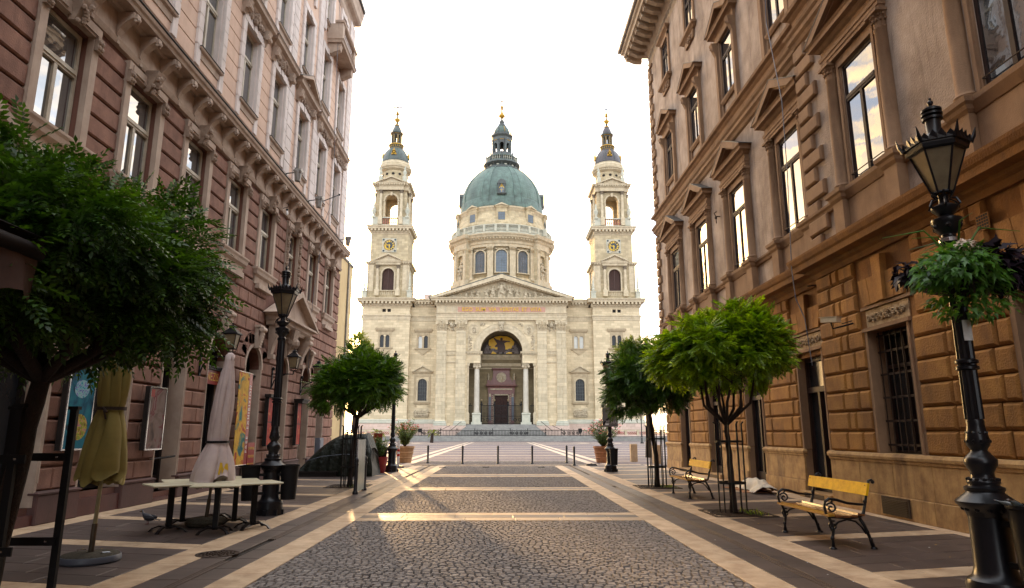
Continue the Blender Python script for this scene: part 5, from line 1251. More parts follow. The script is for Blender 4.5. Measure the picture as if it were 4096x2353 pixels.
# ---- portico
PY = 140.2; FP = FB(PY)
k = MB(FP)
hl = [(-4.5,4.5,0,23.3)]
k.wall(-7.3,7.3,16.1,25.3,-1.2,-.5,[(-4.5,4.5,16,23.1)]); k.spandrel(-4.5,4.5,18.6,23.1,-1.2,-.501)
k.box(-13.9,-7.3,-3.5,-.5,2.3,25.3); k.box(7.3,13.9,-3.5,-.5,2.3,25.3)
po = ob('portico', k, 'limestone', BA)
for a, b in ((-14.1,-7.2),(7.2,14.1)): ob('granite_plinth', MB(FP).cornice(a,b,-3.5,.2,[(.0,0),(0,2.3),(.1,2.32),(.1,3.05)]), 'pink_granite', po)
for u in (-12.75,-8.65,8.65,12.75):
    p = fluted(FP, u-1.02, u+1.02, -.5, 0.0, 4.05, 22.8, po)
    corinth(FP, u, 0.0, 22.8, 25.2, 1.0, p)
for c in (-10.7,10.7):
    k = MB(FP); 
    for j in range(34): k.ball(c+rs.uniform(-.8,.8),-.45+rs.uniform(0,.1),24.0+rs.uniform(-.95,.95),rs.uniform(.12,.26),6)
    k.ball(c,-.3,24.2,.5,10,1.2); ob('carved_mask', k, 'statue_stone', po, True)
    k = MB(FP); k.box(c-1.0,c+1.0,-.5,-.38,18.0,18.6); k.box(c-1.05,c+1.05,-.5,-.3,17.7,17.85); k.box(c-1.05,c+1.05,-.5,-.25,18.6,18.75); k.box(c-1.05,c+1.05,-.5,-.3,16.2,16.5); ob('panel_band', k, 'limestone_trim', po)
# entablature
k = MB(FP); k.cornice(-13.95,13.95,-4,.0,[(0,25.3),(0,25.75),(.06,25.8),(.06,26.3),(.12,26.35),(.16,26.6),(.3,26.75),(0.0,26.85),(0,28.3)]); ob('entablature', k, 'limestone_trim', po)
k = MB(FP); k.box(-9.4,9.4,0,.05,27.02,28.12); ip = ob('inscription_panel', k, 'panel_granite', po)
text('inscription', 'EGO  SUM  VIA  VERITAS  ET  VITA', 'gold_paint', (BX, PY-.13, 27.56), (math.pi/2,0,0), 1.12, ip, .05, sx=1.0, off=0.012)
big_cornice(PY, -14.0, 14.0, 28.3, 30.0, 1.35, po, wb=-4)
# pediment
k = MB(FP); k.prism([(-15.0,30.02),(15.0,30.02),(0,34.9)],-30,-.3); ob('pediment_wall', k, 'limestone_trim', po)
k = MB(FP); k.strip([(-13.9,30.02),(0,34.25),(13.9,30.02)],[(-15.5,30.02),(0,35.15),(15.5,30.02)],-.3,1.35); k.strip([(-13.3,30.02),(0,34.0),(13.3,30.02)],[(-13.9,30.02),(0,34.25),(13.9,30.02)],-.3,.7)
for i in range(1, 24):
    for e in (-1,1): x = e*13.2*i/24; z = 34.0-3.95*i/24; k.box(x-.15,x+.15,-.3,1.1,z,z+.22)
gb = ob('raking_cornice', k, 'limestone_trim', po)
ob('roof', MB(FP).strip([(-15.5,30.05),(0,35.17),(15.5,30.05)],[(-15.7,30.1),(0,35.32),(15.7,30.1)],-32,1.4), 'dark_copper', po)
figs = [(-10.6,.85,.35),(-9.5,1.0,.25),(-7.7,1.35,.12),(-6.4,1.8,-.05),(-5.2,1.95,.04),(-3.3,2.1,.08),(-1.9,2.7,.03),(0,3.5,0),(1.9,2.75,-.04),(3.4,2.2,-.08),(5.2,2.0,.03),(6.1,1.4,0),(7.4,1.75,-.15),(8.9,1.2,-.3),(10.4,.8,-.5)]
for x, h_, ln in figs:
    k = MB(FP); figure(k, x, .18, 30.06, h_, ln*.5)
    if abs(x) > 8: k.tube([(x-1,.2,30.25),(x,.25,30.4),(x+1,.2,30.25)],[.15,.25,.15],8)
    ob('relief_figure', k, 'statue_stone', po, True)
k = MB(FP); k.box(-.9,.9,-.3,.1,30.05,32.6); k.arch_fill(-.9,.9,32.6,32.8,-.3,.1); ob('throne', k, 'statue_stone', po)
# great arch
k = MB(FP); k.arch_ring(0,18.6,4.5,5.1,-1.2,-.38,seg=28); k.arch_ring(0,18.6,5.1,5.5,-.6,-.30,seg=28); k.arch_ring(0,18.6,5.5,6.0,-.6,-.40,seg=28); k.arch_ring(0,18.6,5.95,6.1,-.6,-.33,seg=28); ob('archivolt', k, 'limestone_trim', po)
k = MB(FP); k.loft([(-.45,.45,-.6,-.1,22.9),(-.7,.7,-.6,.15,25.0)]); figure(k,0,.0,23.1,1.8); ob('keystone', k, 'statue_stone', po)
for e in (-1,1):
    k = MB(FP); k.ringd(e*5.85,23.35,.95,1.2,-.5,-.36,24); k.ringd(e*5.85,23.35,.0+.01,.95,-.5,-.46,24); md = ob('medallion', k, 'limestone_trim', po)
    k = MB(FP); figure(k,e*5.85,-.42,22.6,1.4); 
    ob('relief_figure', k, 'statue_stone', md)
    k = MB(FP)
    for j in range(46):
        t = rs.random(); x = e*(6.75+rs.uniform(-.35,.35)); z = 19.0+t*3.0
        if j > 34: x = e*rs.uniform(3.6,4.6); z = 24.4+rs.uniform(-.3,.4)
        k.ball(x,-.47,z,rs.uniform(.1,.2),6)
    ob('carved_trophy', k, 'statue_stone', po, True)
    k = MB(FP); k.box(e*7.05-.1,e*7.05+.1,-.5,-.38,18.8,22.2); ob('panel_band', k, 'limestone_trim', po)
    # side pieces: entablature on column and pilaster
    a, b = (-7.4,-4.35) if e < 0 else (4.35,7.4)
    k = MB(FP); k.cornice(a+.1,b-.1,-9,-1.2+.6,[(0,16.1),(0,16.5),(.05,16.52),(.05,16.95),(.1,17.0),(0,17.1),(0,17.75)]); sp = ob('side_entablature', k, 'limestone_trim', po)
    big_cornice(PY+.6, a+.15, b-.15, 17.7, 18.6, .45, sp, wb=-9)
    x = e*5.2
    k = MB(FP); k.M = Matrix.Translation((x,-1.4,0)); k.lathe([(.72,5.7),(.74,5.85),(.62,6.0),(.66,6.15),(.58,6.3),(.58,9),(.56,12),(.5,14.9)],seg=24); cl = ob('column', k, 'column_stone', po, 'full')
    k = MB(FP); k.M = Matrix.Translation((x,-1.4,0)); k.lathe([(.5,14.9),(.56,15.1),(.6,15.3)],seg=16); k.box(-.72,.72,-.72,.72,15.75,16.1)
    for q in (-1,1): k.tube([(q*.6,-.7,15.45),(q*.6,.7,15.45)],.27,10)
    k.box(-.6,.6,-.6,.6,15.3,15.75); ob('capital', k, 'statue_stone', cl, True)
    k = MB(FP); k.cornice(x-.85,x+.85,-2.3,-.55,[(.1,3.3),(.1,3.7),(0,3.8),(0,5.3),(.08,5.4),(.1,5.6),(0,5.7)]); k.box(x-1.1,x+1.1,-2.3,-.25,2.3,3.8); ob('pedestal', k, 'pale_stone', cl)
    k = MB(FP); k.box(e*7.15-.25,e*7.15+.25,-2,-.75,3.4,15.4); k.cornice(e*7.15-.25,e*7.15+.25,-2,-.75,[(0,15.4),(.15,15.6),(.2,16.1)]); k.cornice(e*7.15-.25,e*7.15+.25,-2,-.75,[(.2,3.4),(.2,5.6),(0.05,5.8)]); ob('half_pilaster', k, 'limestone_trim', po)
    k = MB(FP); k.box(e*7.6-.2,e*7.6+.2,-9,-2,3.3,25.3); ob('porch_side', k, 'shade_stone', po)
# porch interior
FI = FB(148.8)
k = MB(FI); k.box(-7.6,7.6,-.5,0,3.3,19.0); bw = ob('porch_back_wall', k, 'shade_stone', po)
k = MB(FI); k.arch_fill(-4.75,4.75,17.0,18.9,-.6,-.1,24); ob('porch_lunette_wall', k, 'mosaic_brown', po)
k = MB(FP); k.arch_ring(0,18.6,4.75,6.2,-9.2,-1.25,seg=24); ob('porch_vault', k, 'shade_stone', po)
k = MB(FP); k.box(-7.8,7.8,-9.5,-1.0,24.9,25.3); k.box(-7.8,7.8,-9.5,-.2,3.0,3.32); ob('porch_floor', k, 'step_stone', po)
big_cornice(148.8, -4.7, 4.7, 17.7, 18.7, .5, po, wb=-.4, name='porch_cornice')
ob('porch_frieze', MB(FI).box(-4.9,4.9,0,.1,16.2,16.9).box(-7.6,7.6,0,.05,15.6,15.9), 'limestone_trim', po)
# mosaic in the lunette: plates of gold, cloud and robe
ms = MB(FI); ms.arch_fill(-4.4,4.4,18.9,19.0,-.09,-.04,28); mo = ob('mosaic_lunette', ms, 'mosaic_brown', po)
g_ = MB(FI); g_.prism([(-2.7,20.4),(-1.9,20.0),(2.0,20.0),(2.7,20.9),(2.9,21.7),(2.3,22.5),(1.2,23.0),(-.2,23.1),(-1.5,22.85),(-2.8,22.1),(-2.9,21.3)],-.04,-.02); g_.prism([(-2.3,19.05),(-1.1,19.05),(-1.4,19.5),(-2.1,19.6)],-.04,-.02); g_.prism([(1.0,19.05),(2.4,19.05),(2.3,19.4),(1.2,19.5)],-.04,-.02); ob('gold_ground', g_, 'mosaic_gold', mo)
c_ = MB(FI)
for x,z,r_ in ((-1.9,19.9,.6),(-2.6,19.5,.55),(-1.2,19.6,.5),(1.9,19.9,.55),(2.6,19.8,.6),(1.2,19.5,.4),(0,19.2,.6),(.6,19.2,.5),(-2.7,20.6,.35),(2.8,20.7,.45)): c_.disc(x,z,r_,-.02,0,10,r_*.6)
ob('clouds', c_, 'mosaic_cloud', mo)
f_ = MB(FI); f_.prism([(-.9,19.4),(.9,19.4),(.85,20.6),(.65,21.4),(1.2,21.7),(2.0,21.75),(1.9,21.95),(1.1,22.0),(.5,22.1),(-.4,22.1),(-1.1,22.3),(-1.7,22.75),(-1.85,22.6),(-1.3,21.8),(-1.0,21.3),(-1.5,20.8),(-1.4,20.5),(-.9,20.6)],0,.02); f_.disc(0,22.35,.3,0,.025,10,.36); ob('robed_figure', f_, 'mosaic_robe', mo)
for e in (-1,1):
    f_ = MB(FI); f_.prism([(e*2.9,19.1),(e*3.9,19.1),(e*3.7,20.3),(e*3.2,20.9),(e*2.8,20.2)],0,.015); f_.disc(e*3.2,20.9,.2,0,.02,8); ob('angel_figure', f_, 'mosaic_cloud', mo)
# door
FD = FB(148.75)
k = MB(FD); k.box(-2.9,-1.55,0,.35,3.3,10.3); k.box(1.55,2.9,0,.35,3.3,10.3); k.box(-2.9,2.9,0,.4,10.0,10.6); k.cornice(-2.95,2.95,0,.4,[(0,10.6),(.05,11.4),(.15,11.6),(.5,11.8),(.55,12.1)])
k.box(-1.85,1.85,0,.35,12.1,15.2); k.cornice(-1.85,1.85,0,.35,[(0,15.2),(.1,15.4),(.3,15.6),(.3,15.75)]); k.prism([(-2.9,12.1),(-1.85,12.1),(-1.85,13.9),(-2.1,13.3),(-2.5,12.8)],0,.25); k.prism([(2.9,12.1),(2.5,12.8),(2.1,13.3),(1.85,13.9),(1.85,12.1)],0,.25); k.box(-3.15,-2.6,0,.5,12.1,13.1); k.box(2.6,3.15,0,.5,12.1,13.1)
dr = ob('main_doorway', k, 'red_marble', po)
k = MB(FD); k.box(-2.8,-2.25,.35,.4,4.3,9.4); k.box(2.25,2.8,.35,.4,4.3,9.4); ob('marble_panel', k, 'grey_marble', dr)
k = MB(FD); k.box(-1.75,-1.5,.35,.42,3.3,10.0); k.box(1.5,1.75,.35,.42,3.3,10.0); k.box(-1.75,1.75,.35,.42,9.75,10.0); k.box(-2.7,-2.3,.35,.45,9.4,10.1); k.box(2.3,2.7,.35,.45,9.4,10.1); k.box(-2.4,2.4,.45,.48,10.95,11.25); ob('inlaid_border', k, 'statue_stone', dr)
k = MB(FD)
for zz in range(16):
    for e in (-1,1): k.M = Matrix.Translation((e*1.98,.37,3.7+.4*zz)) @ Matrix.Rotation(R(45),4,'Y'); k.box(-.1,.1,-.03,.03,-.1,.1)
k.M = None; ob('diamond_inlay', k, 'statue_stone', dr)
ob('door_leaf', MB(FD).box(-1.5,1.5,-.2,.05,3.3,9.75), 'door_relief', dr)
for e in (-1,1):
    for j in range(4): ob('door_panel', MB(FD).block(e*.75-.6,e*.75+.6,.05,.1,3.6+1.1*j,4.5+1.1*j,.03), 'door_relief', dr)
    k = MB(FD); k.M = Matrix.Translation((e*2.87,.3,0)); k.lathe([(.15,13.1),(.1,13.3),(.32,13.8),(.3,14.0),(.15,14.1),(.2,14.3),(.02,14.7)],seg=8); ob('urn', k, 'statue_stone', dr, True)
k = MB(FD); k.ringd(0,13.7,.95,1.1,.35,.5,24); k.disc(0,13.7,.95,.35,.38,24); m_ = ob('medallion', k, 'statue_stone', dr); k = MB(FD); figure(k,0,.42,12.95,1.3); ob('relief_bust', k, 'limestone_trim', m_)
# iron screens of the porch
k = MB(FP)
for a, b in ((-4.3,-1.4),(1.4,4.3),(-7.0,-6.1),(6.1,7.0),(-1.4,1.4)):
    k.box(a,b,-1.45,-1.38,7.15,7.3); k.box(a,b,-1.45,-1.38,5.0,5.1); k.box(a,b,-1.45,-1.38,3.5,3.6); x = a
    while x < b: k.box(x-.035,x+.035,-1.45,-1.39,3.3,7.3); x += .27
for x in (-3.9,-2.9,2.9,3.9,-6.5,6.5): k.ball(x,-1.42,7.55,.12,6); k.ringd(x,4.3,.25,.35,-1.44,-1.38,12)
sc = ob('iron_screen', k, 'matt_iron', po)
for x in (-4.2,-1.45,1.45,4.2):
    k = MB(FP); k.M = Matrix.Translation((x,-1.42,0)); k.box(-.1,.1,-.1,.1,3.3,7.3); k.lathe([(.2,7.3),(.25,7.5),(.1,7.8),(.2,8.0),(.08,8.1)],seg=8); p = ob('lamp_post', k, 'matt_iron', sc); k = MB(FP); k.M = Matrix.Translation((x,-1.42,8.35)); k.ball(0,0,0,.24,10)
    ob('lamp_globe', k, 'frosted_glass', sc, True)
# nave body behind
k = MB(); k.box(BX-18,BX+18,150.2,210,0,30); ob('nave', k, 'limestone', BA)
ob('nave_roof', MB().box(BX-18.4,BX+18.4,146.5,210.4,30.05,31.2), 'dark_copper', BA)
k = MB(); k.box(BX-17.2,BX-15.6,144.6,146,30.3,31.8); ob('chimney', k, 'pink_granite', BA)

# ---- great dome
DX, DY = BX-.05, 175.0
k = MB(); k.lathe([(14.4,30),(14.4,41.2),(13.9,41.6),(13.9,42.0)],DX,DY,8,rot=22.5,); db = ob('great_dome', k, 'limestone_tower', BA)
k = MB(); k.lathe([(12.3,41.8),(12.3,51.4)],DX,DY,64); ob('drum', k, 'limestone_tower', db, 'full')
def polar(a, r): return (DX+r*math.sin(a), DY-r*math.cos(a))
def frame_at(a, r):
    x, y = polar(a, r); ca, sa = math.cos(a), math.sin(a)
    return lambda u, w, z: (x+u*ca+w*sa, y+u*sa-w*ca, z)
for k8 in range(8):
    base = R(45*k8)
    for da in (0,) if k8 % 2 else (-25.5, 0, 25.5):
        a = base+R(da)
        if math.cos(a) < -0.2: continue
        F = frame_at(a, 12.45)
        if k8 % 2 == 0:
            arched_window(F, 0, .35, 1.42, 43.6, 48.9, db, 'lead_glass', .3)
        else:      # niche bay with a seated evangelist
            F = frame_at(a+R(6 if k8 in (1,) else -6 if k8 == 7 else 0), 12.45)
            kk = MB(F); kk.wall(-2.6,2.6,41.6,51.4,0,1.2,[(-1.15,1.15,43.4,49.6)]); kk.spandrel(-1.15,1.15,48.45,49.6,0,1.199); nb = ob('niche_bay', kk, 'limestone_tower', db)
            kk = MB(F)
            for i in range(9): t = R(20*i); kk.tube([(0,.3,48.5),(.9*math.cos(t),.25,48.5+.9*math.sin(t))],[.02,.16],5)
            ob('shell_hood', kk, 'statue_stone', nb)
            kk = MB(F); kk.box(-.8,.8,.4,1.5,41.6,43.4); figure(kk,0,.9,43.4,4.2,0.02); ob('seated_statue', kk, 'statue_stone', nb, True)
            kk = MB(F)
            for e in (-1,1): kk.box(e*1.9-.45,e*1.9+.45,1.2,1.5,42.0,50.0)
            ob('pilaster', kk, 'limestone_trim', nb)
            for e in (-1,1): corinth(F, e*1.9, 1.5, 50.0, 51.3, .45, nb)
            kk = MB(F); kk.box(-2.7,2.7,0,1.75,39.9,41.9); kk.box(-.55,.55,1.75,1.85,40.2,41.7); ob('niche_base', kk, 'limestone_trim', nb)
for a_ in (-38.5,-12.7,12.7,38.5, 51.5, 77.5, -51.5, -77.5):
    F = frame_at(R(a_), 12.2); kk = MB(F); kk.box(-.75,.75,0,.85,42,50); kk.cornice(-.75,.75,0,.85,[(.25,41.6),(.2,42.1),(0,42.4)]); p = ob('pilaster', kk, 'limestone_trim', db); corinth(F, 0, .85, 50.0, 51.3, .7, p)
for a_ in (-25.5,0,25.5):
    F = frame_at(R(a_), 12.4); kk = MB(F)
    for j in range(16): kk.ball(-1.6+.21*j, .15, 50.75-.35*math.sin(math.pi*j/15), .2, 6)
    ob('festoon', kk, 'statue_stone', db, True)
k = MB(); k.lathe([(12.4,51.2),(12.9,51.35),(12.9,52.0),(13.1,52.1),(13.1,52.7),(13.4,52.9),(13.6,53.2),(14.1,53.5),(14.2,53.9),(14.45,54.1),(14.5,54.35),(13.6,54.5),(13.5,54.8)],DX,DY,72)
for i in range(110): a = 2*math.pi*i/110; k.M = Matrix.Translation((DX+13.6*math.cos(a),DY+13.6*math.sin(a),53.25)) @ Matrix.Rotation(a,4,'Z'); k.box(-.3,.3,-.15,.15,-.2,.2)
k.M = None; ob('drum_cornice', k, 'limestone_trim', db, True)
# projecting corner entablatures
for e in (1, -1):
    F = frame_at(R(51)*e, 12.45); kk = MB(F); kk.cornice(-2.6,2.6,0,1.4,[(0,51.3),(.05,52.6),(.3,52.9),(.5,53.3),(1.0,53.6),(1.1,53.9),(1.25,54.35),(.6,54.4),(.5,54.8)]); ob('corner_cornice', kk, 'limestone_trim', db)
    x = 0; kk = MB(F); kk.M = Matrix.Translation((0,2.2,54.8)); kk.box(-.35,.35,-.35,.35,0,2.4); ob('balustrade_pier', kk, 'pale_stone', db)
    kk = MB(F); kk.M = Matrix.Translation((0,2.2,57.2)); kk.lathe([(.2,0),(.1,.3),(.32,.9),(.2,1.2),(.08,1.5),(.02,1.8)],seg=8); ob('urn', kk, 'dark_copper', db, True)
k = MB(); k.lathe([(13.4,54.5),(13.7,54.55),(13.7,54.95),(13.3,55.0)],DX,DY,72); k.lathe([(13.3,56.9),(13.75,56.95),(13.75,57.2),(13.3,57.25)],DX,DY,72); ob('balustrade', k, 'pale_stone', db)
nb_ = 0
for i in range(150):
    a = R(-95+190*i/150); x, y = polar(a, 13.5)
    if i % 10 == 0: k = MB(); k.M = Matrix.Translation((x,y,54.95)) @ Matrix.Rotation(a,4,'Z'); k.box(-.32,.32,-.3,.3,0,2.05); ob('balustrade_pier', k, 'pale_stone', db)
    else: k = MB(); k.lathe([(.15,54.95),(.08,55.2),(.17,55.7),(.07,56.4),(.14,56.95)],x,y,6); ob('baluster', k, 'pale_stone', db, True)
k = MB(); k.lathe([(12.6,54.5),(12.5,57.8),(12.4,58.0),(11.9,59.6),(11.6,60.8)],DX,DY,72); ob('attic_drum', k, 'limestone_tower', db, 'full')
k = MB(); k.lathe([(11.6,60.6),(11.8,60.8),(11.9,61.1),(12.15,61.3),(12.2,61.6),(11.6,61.75)],DX,DY,72); ob('attic_cornice', k, 'limestone_trim', db, True)
for a_ in (-76,-38,0,38,76):
    F = frame_at(R(a_), 12.0); kk = MB(F); kk.box(-1.35,1.35,-.5,.3,57.9,61.2); kk.cornice(-1.3,1.3,-.5,.3,[(0,57.7),(.2,57.75),(.2,57.95),(0,58.0)]); kk.cornice(-1.45,1.45,-.5,.3,[(0,61.0),(.1,61.1),(.3,61.4)]); at = ob('attic_dormer', kk, 'limestone_tower', db)
    kk = MB(F); kk.prism([(-1.6,61.4),(1.6,61.4),(0,61.75)],-1.5,.3); kk.strip([(-1.6,61.4),(0,61.75),(1.6,61.4)],[(-2.0,61.4),(0,61.95),(2.0,61.4)],-1.5,.65); ob('gable', kk, 'limestone_trim', at)
    kk = MB(F); kk.box(-.85,.85,.3,.33,58.4,60.1); wn = ob('window', kk, 'lead_glass', at); kk = MB(F)
    for i in range(5): kk.box(-.85+.425*i-.03,-.85+.425*i+.03,.33,.37,58.4,60.1)
    for i in range(4): kk.box(-.85,.85,.33,.36,58.4+.56*i-.03,58.4+.56*i+.03)
    ob('glazing_bars', kk, 'dark_copper', wn)
dprof = [(11.7,61.5),(11.35,61.9),(11.2,62.4),(11.15,63.2),(10.95,64.4),(10.6,65.8),(10.05,67.3),(9.3,68.9),(8.35,70.4),(7.3,71.7),(6.3,72.7),(5.3,73.5),(4.7,73.9)]
k = MB(); k.lathe(dprof,DX,DY,96); ds = ob('dome_shell', k, 'copper_green', db, 'full')
k = MB(); k.lathe([(11.5,61.6),(11.55,61.9),(11.35,62.3),(11.3,62.9),(11.2,63.0)],DX,DY,96); ob('dome_skirt', k, 'copper_rib', ds, 'full')
for i in range(16):
    a = R(-22.5+45*(i//2) + (5.0 if i%2 else -5.0)); k = MB(); k.tube([(*polar(a, r_+.05), z) for r_, z in dprof[2:]], .17, 6); ob('dome_rib', k, 'copper_rib', ds)
for i in range(8):
    a0 = R(22.5+45*i); k = MB(); vs = []; fs = []
    for r_, z in dprof[2:]:
        for q in (-4.2, 4.2): vs.append((*polar(a0+R(q), r_+.12), z))
    for j in range(len(dprof)-3): fs.append((2*j,2*j+1,2*j+3,2*j+2))
    k.add(vs, fs); ob('dome_rib_band', k, 'copper_rib', ds)
def low3(F0): return lambda u, w, z: F0(u, w, z-3.0)
for a_ in (0,90,-90):
    F = low3(frame_at(R(a_), 10.75)); kk = MB(F); kk.box(-1.0,1.0,-2,.75,66.6,69.2); kk.cornice(-.95,.95,-2,.7,[(0,66.2),(.15,66.3),(.35,66.5),(.35,66.65)]); kk.arch_fill(-1.15,1.15,69.2,69.25,-2.6,.95,10); kk.M = None
    for e in (-1,1): kk.box(e*.85-.12,e*.85+.12,.75,.95,66.65,69.2)
    dd = ob('dome_dormer', kk, 'dark_copper', ds); kk = MB(F); kk.arch_fill(-.5,.5,66.8,67.9,.75,.8,10); ob('window', kk, 'lead_glass', dd); kk = MB(F); kk.arch_ring(0,67.9,.5,.62,.75,.85); kk.box(-.03,.03,.8,.84,66.8,68.4); kk.box(-.5,.5,.8,.84,67.4,67.46); ob('glazing_bars', kk, 'gold_paint', dd); kk = MB(F); kk.ball(0,.9,68.9,.16,6); kk.box(-.4,.4,.75,.85,68.6,68.75); ob('gilt_ornament', kk, 'gilding', dd)
k = MB(); k.lathe([(5.6,73.2),(5.7,73.5),(5.0,73.8),(4.9,74.2),(4.4,74.3),(4.2,74.8),(4.1,75.2),(4.9,75.9),(5.1,76.1),(5.05,76.6),(4.5,76.8),(4.3,76.85)],DX,DY,56); ob('lantern_ring', k, 'dark_copper', db, True)
for i in range(12):
    a = R(30*i); F = frame_at(a, 4.15); kk = MB(F); kk.loft([(-.16,.16,-.2,.15,74.4),(-.18,.18,-.2,.3,75.2),(-.2,.2,-.2,.65,75.8)]); ob('ring_bracket', kk, 'dark_copper', db)
    F = frame_at(a+R(15), 4.15); kk = MB(F); kk.disc(0,75.1,.4,-.1,.12,10,.25); ob('cartouche', kk, 'pale_stone', db)
k = MB(); k.lathe([(4.15,76.8),(4.4,76.82),(4.4,77.05),(4.15,77.06)],DX,DY,48); k.lathe([(4.2,78.2),(4.42,78.22),(4.42,78.4),(4.2,78.42)],DX,DY,48); rl_ = ob('gallery_rail', k, 'copper_rib', db)
for i in range(48):
    a = 2*math.pi*i/48; x, y = polar(a, 4.3); k = MB()
    if i % 6 == 0:
        k.box(x-.16,x+.16,y-.16,y+.16,76.9,78.6); k.lathe([(.12,78.6),(.24,79.0),(.1,79.3),(.02,79.7)],x,y,6); ob('gallery_post', k, 'dark_copper', db)
    else:
        k.lathe([(.1,77.05),(.06,77.3),(.14,77.6),(.06,77.9),(.1,78.2)],x,y,5); ob('gallery_baluster', k, 'pale_stone', db)
k = MB(); k.lathe([(3.3,76.8),(3.3,78.6),(3.0,79.4),(2.95,79.9),(2.6,80.0)],DX,DY,32)
for i in range(8):
    a = R(22.5+45*i); F = frame_at(a, 2.3); kk = MB(F); kk.box(-.36,.36,-.35,.35,79.9,84.4); kk.box(-.2,.2,.3,.55,79.9,83.4); kk.box(-.26,.26,.25,.65,83.4,83.8); ob('lantern_pier', kk, 'dark_copper', db)
    F = frame_at(R(45*i), 2.35); kk = MB(F); kk.spandrel(-.62,.62,82.2,83.2,-.15,.15,10); kk.box(-.75,.75,-.2,.2,82.9,84.4); kk.arch_ring(0,82.2,.55,.7,.1,.2,seg=10); ob('lantern_arch', kk, 'dark_copper', db)
    kk = MB(F)
    for j in range(7): kk.ball(-.5+.166*j, .22, 83.65-.16*math.sin(math.pi*((j*2)%7)/6), .1, 5)
    ob('gilt_garland', kk, 'gilding', db)
ob('lantern_base', k, 'dark_copper', db, True)
k = MB(); k.lathe([(2.7,84.3),(2.75,84.5),(3.0,84.7),(3.25,84.9),(3.3,85.1),(2.5,85.3),(2.45,85.8),(2.3,85.9)],DX,DY,8,rot=22.5); ob('lantern_cornice', k, 'dark_copper', db)
for i in range(8): x, y = polar(R(22.5+45*i), 2.75); k = MB(); k.lathe([(.14,85.1),(.1,85.5),(.2,85.9),(.06,86.2),(.14,86.6),(.16,86.9),(.02,87.3)],x,y,6); ob('pinnacle', k, 'dark_copper', db)
k = MB(); k.lathe([(2.3,85.7),(2.2,86.2),(1.9,87.0),(1.4,87.7),(1.15,87.95)],DX,DY,24); lc_ = ob('lantern_dome', k, 'copper_green', db, 'full')
for i in range(8): k = MB(); k.tube([(*polar(R(22.5+45*i), r_+.03), z) for r_, z in ((2.3,85.8),(2.2,86.2),(1.9,87.0),(1.4,87.7))], .09, 5); ob('rib', k, 'gilding' if i % 2 == 0 else 'dark_copper', lc_)
k = MB(); k.lathe([(1.2,87.9),(1.25,88.1),(1.0,88.2),(.95,88.6),(.6,88.8),(.65,89.2),(.75,89.3),(.35,89.9),(.2,90.2),(.3,90.3),(.18,90.5)],DX,DY,20); ob('spire_base', k, 'dark_copper', db, True)
k = MB(); k.lathe([(.25,90.5),(.6,90.9),(.62,91.1),(.35,91.6),(.16,92.2),(.14,92.9),(.3,93.1),(.16,93.3),(.3,93.6),(.2,93.9),(.03,94.1)],DX,DY,16); ob('gilt_spire', k, 'gilding', db, True)
k = MB(); k.tube([(DX,DY,94),(DX,DY,96)],.11,6); k.tube([(DX-.65,DY,95.2),(DX+.65,DY,95.2)],.11,6)
for p in ((DX,95.2),(DX,96),(DX-.65,95.2),(DX+.65,95.2)): k.ball(p[0],DY,p[1],.16,6)
ob('cross', k, 'old_bronze', db)

# the drum and attic sit lower than the dome's own silhouette levels
def relevel(o_, ZX, ZY, lo, hi, rs_=None):
    n_ = len(o_.data.vertices); co = np.empty(n_*3, dtype=np.float32); o_.data.vertices.foreach_get('co', co); co = co.reshape(-1,3)
    m_ = (co[:,2] > lo) & (co[:,2] < hi)
    if rs_ is not None:
        k_ = m_ & (co[:,2] > rs_[3]) & (co[:,2] < rs_[4]); co[k_,0] = rs_[0]+(co[k_,0]-rs_[0])*rs_[2]; co[k_,1] = rs_[1]+(co[k_,1]-rs_[1])*rs_[2]
    co[m_,2] = np.interp(co[m_,2], ZX, ZY); o_.data.vertices.foreach_set('co', co.ravel()); o_.data.update()
ZX = [30, 39.7, 41.8, 51.3, 54.4, 57.25, 58.0, 61.75, 62.4, 63.2, 64.2]; ZY = [30, 38.0, 39.7, 48.0, 51.3, 53.8, 54.8, 59.4, 61.0, 62.6, 64.2]
for o_ in db.children_recursive + [db]:
    if o_.type != 'MESH' or o_.name.startswith(('dome_dormer', 'gilt_ornament')) or (o_.parent and o_.parent.name.startswith('dome_dormer')): continue
    relevel(o_, ZX, ZY, 30, 64.2)
for o_ in db.children_recursive:
    if o_.type == 'MESH' and not o_.name.startswith(('dome_dormer', 'gilt_ornament')) and not (o_.parent and o_.parent.name.startswith('dome_dormer')):
        relevel(o_, [64.2, 73.9, 76.5, 80, 84.5, 88, 91, 96, 97], [64.2, 73.2, 75.0, 78.4, 83.1, 86.9, 90.2, 95.6, 96.6], 64.2, 97, (DX-BX, DY-150, 1.45, 90.45, 97))
    elif o_.type == 'MESH': relevel(o_, [60, 70], [59.2, 69.2], 60, 70)
for b_ in [c for c in BA.children if c.name.startswith('bell_tower')]:
    ax_ = -24.85 - BX if b_.name == 'bell_tower' else 25.25 - BX
    for o_ in b_.children_recursive:
        if o_.type == 'MESH': relevel(o_, [57.2, 61.7, 64.1, 67.8, 71.9, 74, 79], [57.2, 61.1, 63.4, 67.1, 71.35, 73.8, 79], 57.2, 79, (ax_, 146.9-150, 1.06, 61.72, 67.9)); relevel(o_, [70, 80], [70, 80], 74.05, 80, (ax_, 146.9-150, 1.6, 74.05, 80))

